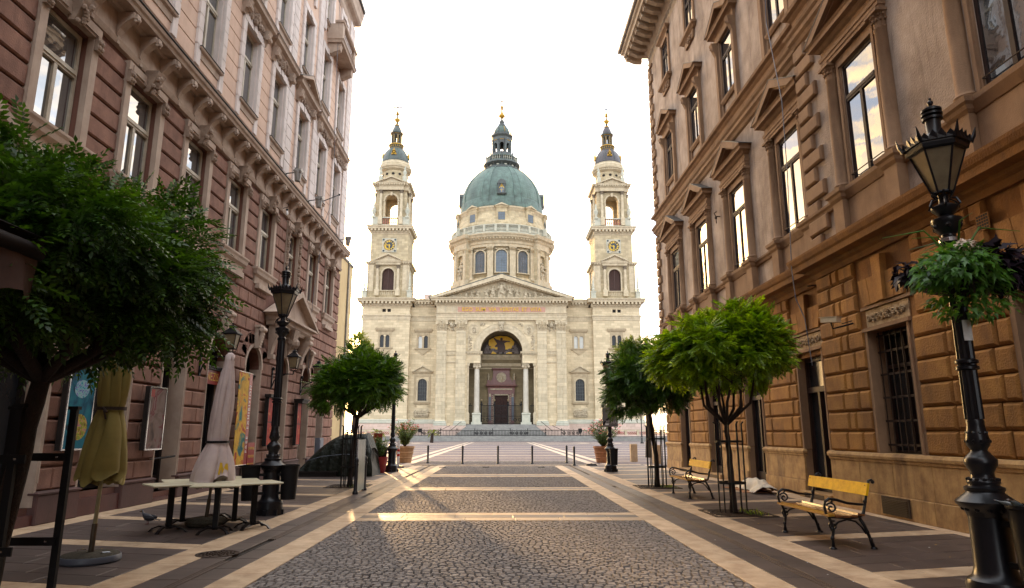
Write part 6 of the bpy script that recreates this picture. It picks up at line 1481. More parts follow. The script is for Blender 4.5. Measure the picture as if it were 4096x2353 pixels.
# ================================================================== STEPS, RAILINGS, TERRACE
ST = thing('stone_stairs', 'broad grey stone stairs climbing to the basilica doorway', 'stairs', (BX, 131, 0), world=True)
for i in range(7):
    yy = 130.4+.33*i; ob('step', MB().box(BX-19,BX+19,yy,134.5,.145*i-.05,.145*(i+1)), 'step_stone', ST)
for i in range(15):
    yy = 134.6+.37*i; h_ = 1.02+.152*i; wd = 9.2-.16*i; ob('step', MB().box(BX-wd,BX+wd,yy,141,h_-.1,h_+.152), 'step_stone', ST)
k = MB(); k.box(-34,34,134.5,142,-.05,1.02); ob('terrace', k, 'step_stone', kind='structure')
for e in (-1,1):
    t = thing('stair_hand_rail', 'thin iron hand rail on the %s flank of the basilica stairs' % ('west' if e < 0 else 'east'), 'railing', (BX+e*8.4, 135, 1), world=True)
    t['label'] = ['thin iron hand rail beside the basilica stairs nearer the pink oleander tub', 'thin iron hand rail beside the basilica stairs nearer the red oleander tub'][e < 0]
    for x0 in (8.3, 10.6):
        y0_ = 134.8; k = MB(); k.tube([(BX+e*(x0+2.0),y0_,1.1),(BX+e*(x0+2.0),y0_,1.9),(BX+e*x0,140,3.9+(8.3-x0)*.35),(BX+e*x0,140,2.9)],.05,6); ob('rail_tube', k, 'matt_iron', t)
# iron fence
FN = thing('iron_fence', 'low black wrought iron fence running across the basilica steps', 'fence', (BX, 133, 1), world=True)
x = -18.6; i = 0
FF = FB(133.0)
pan = [(-18.6,-15.6,0),(-15.6,-11.9,1),(-11.9,-8.7,0),(-8.7,-5.2,0),(-5.2,-1.75,1),(-1.75,1.75,0),(1.75,5.2,1),(5.2,8.7,0),(8.7,11.9,0),(11.9,15.6,1),(15.6,18.6,0)]
for a, b, dec in pan:
    k = MB(FF); k.box(a,b,-.03,.03,1.97,2.07); k.box(a,b,-.03,.03,1.08,1.18)
    n = int((b-a)/.28)
    for j in range(n+1): xx = a+(b-a)*j/n; k.box(xx-.04,xx+.04,-.02,.02,1.0,2.15)
    if dec:
        for j in range(4): xx = a+(b-a)*(j+.5)/4; k.ringd(xx,1.55,.22,.32,-.04,.04,12); k.disc(xx,1.55,.14,-.04,.05,8); k.ball(xx,0,2.2,.07,5)
    ob('railing_panel', k, 'matt_iron', FN)
    k = MB(FF); k.box(a-.07,a+.07,-.07,.07,1.0,2.3); k.ball(a,0,2.38,.1,6); k.disc(a,1.6,.16,-.08,.08,10); ob('fence_post', k, 'matt_iron', FN)
# stone balustrades either side
for e in (-1, 1):
    t = thing('stone_balustrade', 'pink stone balustrade with pierced circles %s' % ('beyond the red flowered tub' if e < 0 else 'beyond the pink flowered tub and sign post'), 'balustrade', (e*26, 134, 0), world=True)
    FS = FB(133.5); a, b = (-34,-19.6) if e < 0 else (19.6,34)
    ob('base_wall', MB(FS).box(a,b,-.3,.2,-.02,.95), 'step_stone', t); ob('base_moulding', MB(FS).box(a,b,-.35,.3,.95,1.15), 'pink_granite', t); ob('coping', MB(FS).box(a,b,-.3,.3,2.0,2.2), 'limestone_trim', t)
    xx = a
    while xx < b-.1:
        ob('pier', MB(FS).box(xx,xx+.4,-.25,.25,1.15,2.0), 'limestone_trim', t); k = MB(FS)
        for j in range(5):
            k.ringd(xx+.62+.4*j,1.68,.10,.19,-.1,.1,10); k.ringd(xx+.82+.4*j,1.42,.10,.19,-.1,.1,10)
        ob('pierced_panel', k, 'terracotta_stone', t); xx += 2.4

# ================================================================== TREES
def np_mesh(name, V, Fq, m, parent=None, **kw):
    me = bpy.data.meshes.new(name); n = len(V); nf = len(Fq); k = Fq.shape[1]
    me.vertices.add(n); me.vertices.foreach_set('co', V.astype(np.float32).ravel())
    me.loops.add(nf*k); me.loops.foreach_set('vertex_index', Fq.astype(np.int32).ravel())
    me.polygons.add(nf); me.polygons.foreach_set('loop_start', np.arange(0, nf*k, k, dtype=np.int32)); me.polygons.foreach_set('loop_total', np.full(nf, k, dtype=np.int32))
    me.update(calc_edges=True); me.materials.append(MATS[m])
    o = bpy.data.objects.new(name, me); COL.objects.link(o)
    if parent: o.parent = parent
    LOC[o.name] = Vector((0,0,0)); return setp(o, **kw)
def frond_template(pairs, L, lw, ll):
    """a compound leaf: pairs of leaflets along a drooping rachis (x forward, z up)"""
    vs = []; fs = []
    def leaf(x, z, ang, l, w_, dr):
        c, s = math.cos(ang), math.sin(ang); o = len(vs)
        for a, b, d in ((0,0,0),(.5*l,-w_,-.02*l),(l,0,-dr),(.5*l,w_,-.02*l)): vs.append((x+a*c-b*s, a*s+b*c, z+d))
        fs.append((o,o+1,o+2,o+3))
    for i in range(pairs):
        t = (i+1)/(pairs+.5); x = L*t; z = -.28*L*t*t; l = ll*(1-.35*abs(t-.5))
        for sg in (-1,1): leaf(x, z, sg*R(68-18*t), l, lw*.5, .25*l)
    leaf(L*1.0, -.28*L, 0, ll, lw*.5, .3*ll)
    return np.array(vs), np.array(fs)
def foliage(seed, clumps, n_per, tmpl, spread, up=0.25, sc=(.8,1.25), squash=.7):
    rg_ = np.random.default_rng(seed); tv, tf = tmpl; V = []; F_ = []; o = 0
    C_ = np.array([c[:3] for c in clumps]); D_ = np.array([c[3:6] for c in clumps]); S_ = np.array([c[6] for c in clumps])
    idx = np.repeat(np.arange(len(C_)), n_per); n = len(idx)
    # fronds radiate from twig tips in rosettes, drooping on the flanks
    rad = rg_.normal(size=(n,3)); rad /= np.linalg.norm(rad,axis=1,keepdims=True)
    pos = C_[idx]+rad*spread*S_[idx][:,None]*(rg_.random((n,1))**1.6)*.42
    d = D_[idx]*.75 + rad*.95; d[:,2] = d[:,2]*.8-.12-.30*rg_.random(n)*(D_[idx][:,2]<.3)
    d /= np.linalg.norm(d,axis=1,keepdims=True)
    upv = np.tile(np.array([[0,0,1.]]),(n,1))+rg_.normal(size=(n,3))*.35
    y = np.cross(upv,d); y /= np.linalg.norm(y,axis=1,keepdims=True); z = np.cross(d,y)
    s = rg_.uniform(sc[0],sc[1],n)*(.75+.35*S_[idx])
    M3 = np.stack([d,y,z],axis=2)*s[:,None,None]
    V = np.einsum('nij,kj->nki',M3,tv)+pos[:,None,:]
    F_ = tf[None]+ (np.arange(n)*len(tv))[:,None,None]
    return V.reshape(-1,3), F_.reshape(-1,4)
def crown_clumps(seed, rx, ry, rz, cz, n, inner=.30, flat=-.80, lump=.40):
    rg_ = random.Random(seed); out = []
    lob = [(rg_.uniform(0,6.28), rg_.uniform(-.5,1.0), rg_.uniform(.5,1)) for _ in range(12)]
    for i in range(n):
        while True:
            v = Vector((rg_.gauss(0,1),rg_.gauss(0,1),rg_.gauss(0,1))).normalized()
            if v.z > flat: break
        rad = 1.0 - abs(rg_.gauss(0,.10)) if rg_.random() > inner else rg_.uniform(.35,.8)
        a = math.atan2(v.y, v.x); bump_ = 1+lump*sum(math.exp(-(((a-l[0]+math.pi)%(2*math.pi)-math.pi)**2+(v.z-l[1])**2)*9)*l[2] for l in lob)-lump*.55
        rad *= bump_
        out.append((v.x*rx*rad, v.y*ry*rad, cz+(v.z*(1.0 if v.z>0 else .95))*rz*rad, v.x, v.y, v.z, rg_.uniform(.55,1.35)))
    return out
def lobed_crown(seed, rx, ry, rz, cz, n):
    rg_ = random.Random(seed); lobes = []; out = []
    nl = 13
    for i in range(nl):       # spread the leafy mounds evenly over the crown
        t = (i+.5)/nl; z = 1-1.45*t; a = i*2.39996+rg_.uniform(-.3,.3); h = math.sqrt(max(0,1-z*z)); k = rg_.uniform(.48,.84)
        lobes.append((Vector((math.cos(a)*h*rx*k, math.sin(a)*h*ry*k, z*rz*k)), rg_.uniform(.34,.58)))
    tot = sum(l[1]**2 for l in lobes)
    for c, r_ in lobes:
        for j in range(int(n*.86*r_*r_/tot)):
            while True:
                v = Vector((rg_.gauss(0,1),rg_.gauss(0,1),rg_.gauss(0,1))).normalized(); o_ = Vector((c.x/rx,c.y/ry,c.z/rz)).normalized()
                if v.dot(o_) > -.35 and v.z > -.75: break
            rr_ = r_*(1-abs(rg_.gauss(0,.12))); out.append((c.x+v.x*rx*rr_, c.y+v.y*ry*rr_, cz+c.z+v.z*rz*rr_*1.05, v.x, v.y, v.z, rg_.uniform(.6,1.2)))
    for j in range(int(n*.14)):
        v = Vector((rg_.gauss(0,1),rg_.gauss(0,1),rg_.gauss(0,.8))).normalized()*rg_.uniform(.2,.8); out.append((v.x*rx,v.y*ry,cz+v.z*rz*.8,v.x,v.y,v.z,rg_.uniform(.7,1.2)))
    return out
def tree(name, label, loc, trunk_pts, trunk_r, crown, leafm, seed, frond, nclump, nper, spread, group='small globe trees along the street', extra=None, sc=(.8,1.25)):
    t = thing(name, label, 'tree', loc, group)
    rg_ = random.Random(seed); rx, ry, rz, cz, ox, oy = crown
    top = trunk_pts[-1]
    pts = []; rr_ = []
    for i in range(len(trunk_pts)-1):
        a, b = Vector(trunk_pts[i]), Vector(trunk_pts[i+1])
        for j in range(3): q = a.lerp(b, j/3); pts.append((q.x+rg_.uniform(-.01,.01), q.y+rg_.uniform(-.01,.01), q.z))
    pts.append(trunk_pts[-1]); rr_ = [trunk_r*(1.25 if i == 0 else 1)*(1-.35*i/len(pts)) for i in range(len(pts))]
    k = MB(); k.tube(pts, rr_, 12); tk = ob('trunk', k, 'bark', t, 'full')
    k = MB()
    for i in range(11):
        a = 6.28*i/11+rg_.uniform(-.25,.25); e = rg_.uniform(.25,.95); L_ = rg_.uniform(.6,.95)
        p = Vector(top); q = p+Vector((math.cos(a)*rx*.45*L_, math.sin(a)*ry*.45*L_, (cz-top[2])*.25*L_+.12)); r_ = Vector((ox,oy,cz))+Vector((math.cos(a+.2)*rx*.8*L_*math.sqrt(max(.1,1-e*.6)), math.sin(a+.2)*ry*.8*L_, rz*(e-.35)*.9))
        m_ = q.lerp(r_, .5)+Vector((rg_.uniform(-.1,.1),rg_.uniform(-.1,.1),.06)); k.tube([tuple(p),tuple(q),tuple(m_),tuple(r_)],[trunk_r*.6,trunk_r*.42,trunk_r*.28,trunk_r*.1],7)
        for j in range(3):
            s_ = q.lerp(r_, rg_.uniform(.3,.9)); k.tube([tuple(s_), tuple(s_+Vector((rg_.uniform(-.35,.35)*rx*.6,rg_.uniform(-.35,.35)*ry*.6,rg_.uniform(-.1,.35)*rz)))],[trunk_r*.2,trunk_r*.06],5)
    ob('limbs', k, 'bark', t, 'full')
    cl = lobed_crown(seed, rx*.98, ry*.98, rz, 0, nclump); cl = [(c[0]+ox,c[1]+oy,c[2]+cz,*c[3:]) for c in cl]
    if extra: cl += extra
    V, F_ = foliage(seed, cl, nper, frond, spread, sc=sc); np_mesh('crown', V, F_, leafm, t)
    return t
fr_near = frond_template(6, .24, .028, .062); fr_mid = frond_template(6, .23, .036, .078); fr_far = frond_template(4, .30, .06, .13)
# big tree at the left edge: its crown spans -0.2..+2 m around a leaning trunk
tree('globe_tree', 'large dark green tree over the left edge with a black iron stake frame', (-4.15,5.75,0), [(.0,0,0),(.04,.02,.6),(.12,.05,1.4),(.20,.05,2.0)], .10, (1.52,1.5,1.08,2.88,-.20,.25), 'leaf_dark', 41, fr_near, 760, 12, .40)
tree('globe_tree', 'round dark green tree between the lamp post and the green tarpaulin', (-4.42,20.3,0), [(0,0,0),(.03,0,.8),(.10,0,1.6),(.14,0,2.0)], .075, (1.26,1.26,.98,2.98,.22,0), 'leaf_mid', 42, fr_mid, 400, 12, .34)
tree('globe_tree', 'dark green tree in a stake cage behind the bench on the right', (4.62,20.1,0), [(0,0,0),(.0,0,.9),(-.10,0,1.7),(-.14,0,2.1)], .075, (1.14,1.16,1.08,2.95,-.18,0), 'leaf_dark', 43, fr_mid, 400, 12, .34)
tree('globe_tree', 'bright yellow green tree above the square tree grate on the right', (4.66,13.75,0), [(0,0,0),(.0,0,.8),(-.02,0,1.3),(-.03,0,1.72)], .068, (1.24,1.26,.84,3.14,.05,0), 'leaf_bright', 44, fr_mid, 430, 12, .30)
# a bare side branch of that tree
tb = thing('sunlit_tree', 'distant sunlit golden green tree in the gap beside the red house', 'tree', (-12.6,58,0))
k = MB(); k.tube([(0,0,0),(.1,0,3),(0,0,5)],[.25,.2,.12],8); ob('trunk', k, 'bark', tb)
V, F_ = foliage(51, crown_clumps(51, 1.6,1.8,2.6,7.9,90), 26, fr_far, .6); np_mesh('crown', V, F_, 'leaf_far', tb)
tb = thing('plaza_tree', 'light green tree rising behind the dark tree on the right side of the square', 'tree', (9.6,44,0))
k = MB(); k.tube([(0,0,0),(.1,0,2),(0,0,4)],[.2,.16,.1],8); ob('trunk', k, 'bark', tb)
V, F_ = foliage(52, crown_clumps(52, 2.0,2.0,2.3,5.7,90), 26, fr_far, .6); np_mesh('crown', V, F_, 'leaf_far', tb)
for i,(x,y,h,lb) in enumerate(((-17.5,96,2.6,'short palm seen under the left tree nearest the red house'),(-15.0,104,2.4,'short palm in the middle under the left tree'),(-11.3,112,2.6,'short palm seen beside the black lamp post with red tub'))):
    t = thing('palm', lb, 'palm', (x,y,0), 'potted palms across the square')
    k = MB(); k.tube([(0,0,0),(.1,0,h*.6)],[.3,.22],8); ob('trunk', k, 'bark', t)
    vs = MB()
    for j in range(22):
        a = rnd.uniform(0,6.28); e = rnd.uniform(-.3,1.0); l_ = 1.5
        p0 = Vector((.1,0,h*.6)); d = Vector((math.cos(a),math.sin(a),e)).normalized(); p1 = p0+d*l_*.6; p2 = p0+d*l_+Vector((0,0,-.5)); s_ = Vector((-math.sin(a),math.cos(a),0))*.16
        vs.add([tuple(p0),tuple(p1-s_),tuple(p2),tuple(p1+s_)],[(0,1,2,3)])
    ob('fronds', vs, 'leaf_far', t)

# ---- tree cages and grates
def cage(loc, label, full=True):
    t = thing('tree_guard', label, 'tree guard', loc, 'iron tree guards')
    for i in range(10):
        a = 6.28*i/10; k = MB(); k.tube([(.27*math.cos(a),.27*math.sin(a),0),(.27*math.cos(a),.27*math.sin(a),1.72),(.31*math.cos(a),.31*math.sin(a),1.76)],.015,6); ob('bar', k, 'matt_iron', t)
    for z in (.56,1.37): k = MB(); k.lathe([(.262,z-.02),(.278,z-.02),(.278,z+.02),(.262,z+.02),(.262,z-.02)],seg=24); ob('hoop', k, 'matt_iron', t)
    return t
def grate(loc, label):
    t = thing('tree_grate', label, 'tree grate', loc, 'square cast iron tree grates'); h = .60
    k = MB(); 
    for a,b,c,d in ((-h,h,-h,-h+.05),(-h,h,h-.05,h),(-h,-h+.05,-h+.05,h-.05),(h-.05,h,-h+.05,h-.05)): k.box(a,b,c,d,.0,.016)
    ob('rim', k, 'rusty_iron', t)
    for r_ in (.18,.26,.34,.42,.50): k = MB(); k.lathe([(r_-.02,.002),(r_+.02,.002),(r_+.02,.013),(r_-.02,.013),(r_-.02,.002)],seg=32); ob('grate_ring', k, 'rusty_iron', t)
    k = MB()
    for i in range(12): a = 6.28*i/12; k.M = Matrix.Rotation(a,4,'Z'); k.box(.14,.58,-.012,.012,.003,.014)
    k.M = None; ob('spokes', k, 'rusty_iron', t)
    k = MB(); rg_ = random.Random(int(loc[1]*10))
    for i in range(70):
        x, y = rg_.uniform(.1,.5), rg_.uniform(-.4,.4); h_ = rg_.uniform(.03,.10); k.add([(x,y,0),(x+.012,y,0),(x+rg_.uniform(-.03,.04),y+rg_.uniform(-.03,.03),h_)],[(0,1,2)])
    ob('weeds', k, 'leaf_bright', t, kind='stuff')
cage((4.66,13.75,.015), 'iron guard of thin rods round the trunk of the bright green tree'); grate((4.66,13.55,.003), 'square cast iron grate at the foot of the bright green tree')
cage((4.62,20.1,.015), 'thin rod guard around the trunk of the dark tree on the right'); grate((4.6,20.1,.003), 'square iron grate under the dark tree on the right')
cage((-4.42,20.3,.015), 'thin rod guard round the tree before the green tarpaulin'); grate((-4.5,20.5,.003), 'weedy iron grate under the tree before the green tarpaulin')
t = thing('tree_stake_frame', 'heavy black iron frame standing round the leaning trunk at the left edge', 'tree guard', (-4.20,5.95,0))
for i,(x,y) in enumerate(((.18,-.25),(-.22,-.25),(.30,.28),(-.24,.28))): k = MB(); k.box(x-.03,x+.03,y-.02,y+.02,0,1.78); k.box(x-.045,x+.045,y-.03,y+.03,1.76,1.79); ob('post', k, 'matt_iron', t)
for z in (.62,1.34):
    for sy in (-.25,.28): k = MB(); k.box(-.24,.30,sy-.035,sy-.02,z-.035,z+.035); ob('cross_bar', k, 'matt_iron', t); k = MB(); k.ball(.22,sy-.04,z,.012,6); ob('bolt', k, 'steel', t)

# ================================================================== LAMP POSTS
def lamp(label, loc, group='cast iron lamp posts', basket=False):
    SM = Matrix.Diagonal((.80,.80,1,1))
    t = thing('street_lamp', label, 'street lamp', loc, group)
    k = MB(); k.lathe([(.26,0),(.25,.10),(.255,.12),(.24,.16),(.25,.20),(.235,.25),(.19,.28),(.175,.32),(.165,.36),(.160,.80)],seg=20)
    for i in range(8): a = 6.28*i/8; k.cbox(.25*math.cos(a),.25*math.sin(a),.05,.07,.07,.1)
    ob('foot', k, 'black_iron', t, True)
    k = MB(); k.M = SM; k.lathe([(.205,.80),(.22,.84),(.23,.88),(.30,.94),(.31,.98),(.29,1.0),(.20,1.08),(.19,1.10),(.205,1.13),(.205,1.17),(.16,1.2),(.155,1.22),(.17,1.25),(.165,1.28),(.13,1.32)],seg=24)
    for i in range(12): a = 6.28*i/12; k.ball(.235*math.cos(a),.235*math.sin(a),.89,.03,6); k.ball(.15*math.cos(a),.15*math.sin(a),1.3,.028,6)
    ob('bell_base', k, 'black_iron', t, True)
    k = MB(); k.M = SM; k.lathe([(.13,1.32),(.12,1.34),(.12,1.38),(.165,1.45),(.17,1.50),(.145,1.53),(.09,1.58),(.085,1.60),(.095,1.62),(.12,1.66),(.125,1.72),(.10,1.84),(.09,1.90),(.095,1.93),(.085,1.96)],seg=24)
    for i in range(10):
        a = 6.28*i/10; k.ball(.115*math.cos(a),.115*math.sin(a),1.70,.025,6); k.ball(.10*math.cos(a),.10*math.sin(a),1.80,.02,5)
    ob('ornamental_vase', k, 'black_iron', t, True)
    k = MB(); n = 12; pr_ = []
    rr_ = [(.082,1.96),(.078,2.35),(.072,3.40)]; vs = []; fs = []; m = 2*n
    for r_, z in rr_:
        for i in range(m): a = math.pi*i/n; q = r_*(1.0 if i%2 else .86); vs.append((q*math.cos(a),q*math.sin(a),z))
    for kk in range(2):
        for i in range(m): fs.append((kk*m+i,kk*m+(i+1)%m,(kk+1)*m+(i+1)%m,(kk+1)*m+i))
    k.add(vs, fs); ob('fluted_shaft', k, 'black_iron', t)
    k = MB()
    for z in (2.36,2.42): k.lathe([(.078,z),(.10,z+.01),(.10,z+.035),(.078,z+.05)],seg=18)
    ob('collar', k, 'black_iron', t, True)
    k = MB(); k.lathe([(.07,3.40),(.085,3.42),(.085,3.46),(.065,3.48),(.065,3.50),(.12,3.56),(.125,3.60),(.14,3.62),(.14,3.66),(.09,3.68),(.06,3.70),(.12,3.76),(.125,3.79),(.05,3.83),(.045,3.88),(.06,3.92)],seg=16)
    for i in range(6): a = R(60*i); k.tube([(.10*math.cos(a),.10*math.sin(a),3.77),(.15*math.cos(a),.15*math.sin(a),3.80),(.12*math.cos(a),.12*math.sin(a),3.86),(.06*math.cos(a),.06*math.sin(a),3.88),(.11*math.cos(a),.11*math.sin(a),3.95)],.012,5); k.ball(.115*math.cos(a),.115*math.sin(a),3.58,.03,6)
    ob('capital', k, 'black_iron', t, True)
    for o_ in t.children:
        if o_.name.split('.')[0] in ('bell_base', 'ornamental_vase', 'fluted_shaft', 'collar'):
            for v in o_.data.vertices: v.co.z = float(np.interp(v.co.z, [.80, 1.10, 1.32, 1.58, 1.96, 2.36, 2.50, 3.40], [.80, 1.02, 1.14, 1.38, 1.68, 2.14, 2.28, 3.40]))
    # six sided lantern
    ln = MB(); ln.M = SM; hx = lambda r_, z, i: (r_*math.cos(R(60*i+30)), r_*math.sin(R(60*i+30)), z)
    for i in range(6):
        ln.tube([hx(.115,3.94,i),hx(.305,4.38,i)],.013,5); ln.tube([hx(.115,3.94,i),hx(.115,3.94,i+1)],.016,5); ln.tube([hx(.305,4.38,i),hx(.305,4.38,i+1)],.018,5)
    l_ = ob('lantern', ln, 'black_iron', t)
    for i in range(6): ob('pane', MB().add([hx(.090,3.95,i),hx(.090,3.95,i+1),hx(.240,4.37,i+1),hx(.240,4.37,i),hx(.084,3.95,i),hx(.084,3.95,i+1),hx(.234,4.37,i+1),hx(.234,4.37,i)],[(0,1,2,3),(7,6,5,4),(0,4,5,1),(1,5,6,2),(2,6,7,3),(3,7,4,0)]), 'frosted_glass', l_)
    k = MB(); k.M = SM; k.lathe([(.30,4.37),(.345,4.38),(.36,4.42),(.36,4.46),(.30,4.47),(.16,4.54),(.12,4.56)],seg=6,rot=30); r_ = ob('lantern_roof', k, 'black_iron', t)
    for i in range(6):
        a, b = Vector(hx(.37,4.44,i)), Vector(hx(.37,4.44,i+1)); out = ((a+b)/2); out.z = 0; out.normalize(); k = MB(); k.M = SM
        for j in range(4):
            p, q = a.lerp(b, j/4), a.lerp(b, (j+1)/4); m_ = (p+q)/2; h_ = .10 if j in (1,2) else .075; o2 = out*.012
            k.add([tuple(p-o2),tuple(q-o2),tuple(q-o2+(m_-q)*.1+Vector((0,0,h_*.5))),tuple(m_+out*.03+Vector((0,0,h_))),tuple(p-o2+(m_-p)*.1+Vector((0,0,h_*.5))),tuple(p+o2),tuple(q+o2),tuple(q+o2+(m_-q)*.1+Vector((0,0,h_*.5))),tuple(p+o2+(m_-p)*.1+Vector((0,0,h_*.5)))],[(0,1,2,3,4),(5,6,7,3,8),(0,5,8,4),(1,2,7,6),(0,1,6,5)])
        c_ = Vector(hx(.37,4.44,i)); od = Vector((c_.x,c_.y,0)).normalized(); k.tube([tuple(c_),tuple(c_+od*.04+Vector((0,0,.06))),tuple(c_+od*.07+Vector((0,0,.15)))],[.03,.025,.004],5)
        ob('leaf_crest', k, 'black_iron', r_)
    k = MB(); k.M = SM; k.lathe([(.13,4.54),(.10,4.58),(.085,4.60),(.09,4.74),(.12,4.745),(.12,4.77),(.08,4.775),(.08,4.79),(.125,4.795),(.125,4.815),(.085,4.82),(.085,4.835),(.12,4.84),(.12,4.86),(.09,4.88),(.03,4.90),(.02,4.91),(.035,4.935),(.035,4.95),(.015,4.97),(.02,4.99),(.003,5.0)],seg=18); ob('chimney_finial', k, 'black_iron', t, True)
    return t
def bins(label, loc, angs, group='black litter bins strapped to lamp posts', fill=None):
    out = []
    for i, a in enumerate(angs):
        x, y = loc[0]+.36*math.cos(a), loc[1]+.36*math.sin(a)
        t = thing('litter_bin', label[i], 'litter bin', (x,y,.28), group)
        k = MB(); k.lathe([(.14,.0),(.175,.62),(.19,.63),(.19,.66),(.165,.66),(.165,.60)],seg=20); ob('bin_body', k, 'matt_iron', t, True)
        k = MB(); k.M = Matrix.Rotation(a+math.pi,4,'Z'); k.box(.12,.30,-.02,.02,.45,.50); k.box(.12,.145,-.02,.02,.15,.45); k.box(.12,.30,-.02,.02,.1,.15); k.M = None; ob('bracket', k, 'matt_iron', t)
        out.append(t)
    return out
lamp('black cast iron lamp post with two litter bins on the left by the tables', (-4.5,13.6,0))
bins(['black perforated litter bin on the left side of the near left lamp post','black litter bin on the street side of the near left lamp post'], (-4.5,13.5,0), (R(195), R(20)))
lamp('tall black lamp post with a hanging basket at the right edge', (4.50,6.32,0))
bn = bins(['black litter bin full of empty bottles on the lamp post at the right edge'], (4.50,6.25,0), (R(-76),))
lamp('distant black lamp post beside the red plant tub on the left', (-4.46,28.2,0)); lamp('distant black lamp post bearing the grey parking sign', (4.56,28.1,0))
bins(['black bin with a white bag on top beside the red plant tub'], (-4.46,28.1,0), (R(190),)); bins(['black metal box bin on the lamp post with the parking sign'], (4.56,28.0,0), (R(-80),))
k = MB(); 
for i in range(9): a = rnd.uniform(0,6.28); k.ball(-4.82+rnd.uniform(-.1,.12),28.0+rnd.uniform(-.1,.1),.98+rnd.uniform(-.02,.06),rnd.uniform(.05,.09),7,.7)
setp(ob('rubbish_bag', k, 'paper_white', smooth=True), 'crumpled white rubbish bag on top of the far left bin', 'bag')
lamp('farthest lamp post standing across the square before the pink balustrade', (21.8,104,0))
bx, by = bn[0].location.x, bn[0].location.y
for i in range(6):
    a = i*1.1; t = thing('empty_bottle', ['clear glass bottle poking left out of the right bin','clear bottle with blue label lying on top of the right bin','clear bottle leaning at the back of the right bin','upright bottle neck at the right bin rim','clear bottle lying across the front of the right bin','small clear bottle between the others in the right bin'][i], 'bottle', (bx-.05+.05*math.cos(a),by+.05*math.sin(a),.90+.012*i), 'bottles in the right hand bin')
    t.scale = (.8,.8,.8); t.rotation_euler = (R([84,86,80,74,88,82][i]), 0, R([100,70,200,300,130,20][i]))
    k = MB(); k.lathe([(.03,0),(.033,.01),(.033,.13),(.013,.19),(.013,.24),(.015,.25)],seg=12); ob('glass_body', k, 'bottle_glass', t, True)
    if i in (1,4): k = MB(); k.lathe([(.034,.03),(.034,.10)],seg=12); ob('label_band', k, 'bottle_label', t)
    k = MB(); k.lathe([(.0155,.235),(.0155,.26),(.0001,.262)],seg=8); ob('bottle_cap', k, 'steel', t)
# street name plate and sticker on the right lamp
t = thing('sticker', 'torn white sticker on the shaft of the right hand lamp post', 'sticker', (4.50,6.235,2.52))
k = MB(); k.lathe([(.088,-.10),(.088,.10)],seg=16,a0=-120,a1=-60,cy=.085); ob('paper', k, 'paper_white', t)
t = thing('clamp_band', 'bright steel clamp band holding the hanging basket', 'clamp', (4.50,6.32,3.44)); k = MB(); k.lathe([(.088,-.02),(.092,-.02),(.092,.02),(.088,.02)],seg=20); ob('band', k, 'steel', t)
# hanging basket on the right lamp
HB_ = thing('hanging_basket', 'overflowing flower basket with lime and purple leaves round the right lamp post', 'hanging basket', (4.50,6.30,3.0))
k = MB(); k.lathe([(.12,-.12),(.30,-.05),(.36,.08),(.36,.12),(.10,.12)],seg=20); ob('bowl', k, 'matt_iron', HB_)
def leafblob(seed, n, cx, cy, cz, rx, ry, rz, size, droop):
    rg_ = np.random.default_rng(seed); P = rg_.normal(size=(n,3)); P /= np.linalg.norm(P,axis=1,keepdims=True); P *= rg_.random((n,1))**.35
    P = P*np.array([rx,ry,rz])+np.array([cx,cy,cz]); P[:,2] -= droop*((P[:,0]-cx)**2+(P[:,1]-cy)**2)
    d = P-np.array([cx,cy,cz-.1]); d[:,2] -= .25; d += rg_.normal(size=(n,3))*.12; d /= np.linalg.norm(d,axis=1,keepdims=True)
    up_ = d*.0+np.array([0,-.35,1.])+rg_.normal(size=(n,3))*.35; y = np.cross(up_,d); y /= np.linalg.norm(y,axis=1,keepdims=True); z = np.cross(d,y)
    s = rg_.uniform(.7,1.2,n)*size; tv = np.array([(-.1,0,0),(.15,-.42,-.05),(.35,-.18,0),(1.0,0,-.2),(.35,.18,0),(.15,.42,-.05)]); tf = np.array([(0,1,2,3),(0,3,4,5)])
    V = np.einsum('nij,kj->nki',np.stack([d,y,z],axis=2)*s[:,None,None],tv)+P[:,None,:]; return V.reshape(-1,3), (tf[None]+(np.arange(n)*6)[:,None,None]).reshape(-1,4)
V, F_ = leafblob(1, 860, -.14,-.24,.14,.44,.30,.20,.10,.9); np_mesh('lime_leaves', V, F_, 'leaf_lime', HB_)
V, F_ = leafblob(2, 620, .36,.0,.18,.36,.34,.22,.14,.8); np_mesh('purple_leaves', V, F_, 'leaf_purple', HB_)
V, F_ = leafblob(5, 90, -.46,.04,.10,.12,.18,.14,.11,.8); np_mesh('purple_leaves', V, F_, 'leaf_purple', HB_)
V, F_ = leafblob(3, 420, .06,-.1,-.16,.42,.30,.24,.08,.3); np_mesh('trailing_leaves', V, F_, 'leaf_lime', HB_)
V, F_ = leafblob(4, 70, -.12,-.36,.30,.11,.05,.05,.05,.2); np_mesh('white_flowers', V, F_, 'petal_white', HB_)
k = MB()
for i in range(7): a = rnd.uniform(0,6.28); l_ = rnd.uniform(.35,.65); k.tube([(0,-.05,.2),(l_*.4*math.cos(a),l_*.4*math.sin(a)-.05,.2+l_*.55),(l_*math.cos(a),l_*math.sin(a)-.05,.22+l_*.45)],[.012,.009,.002],4)
ob('grass_blades', k, 'leaf_lime', HB_)

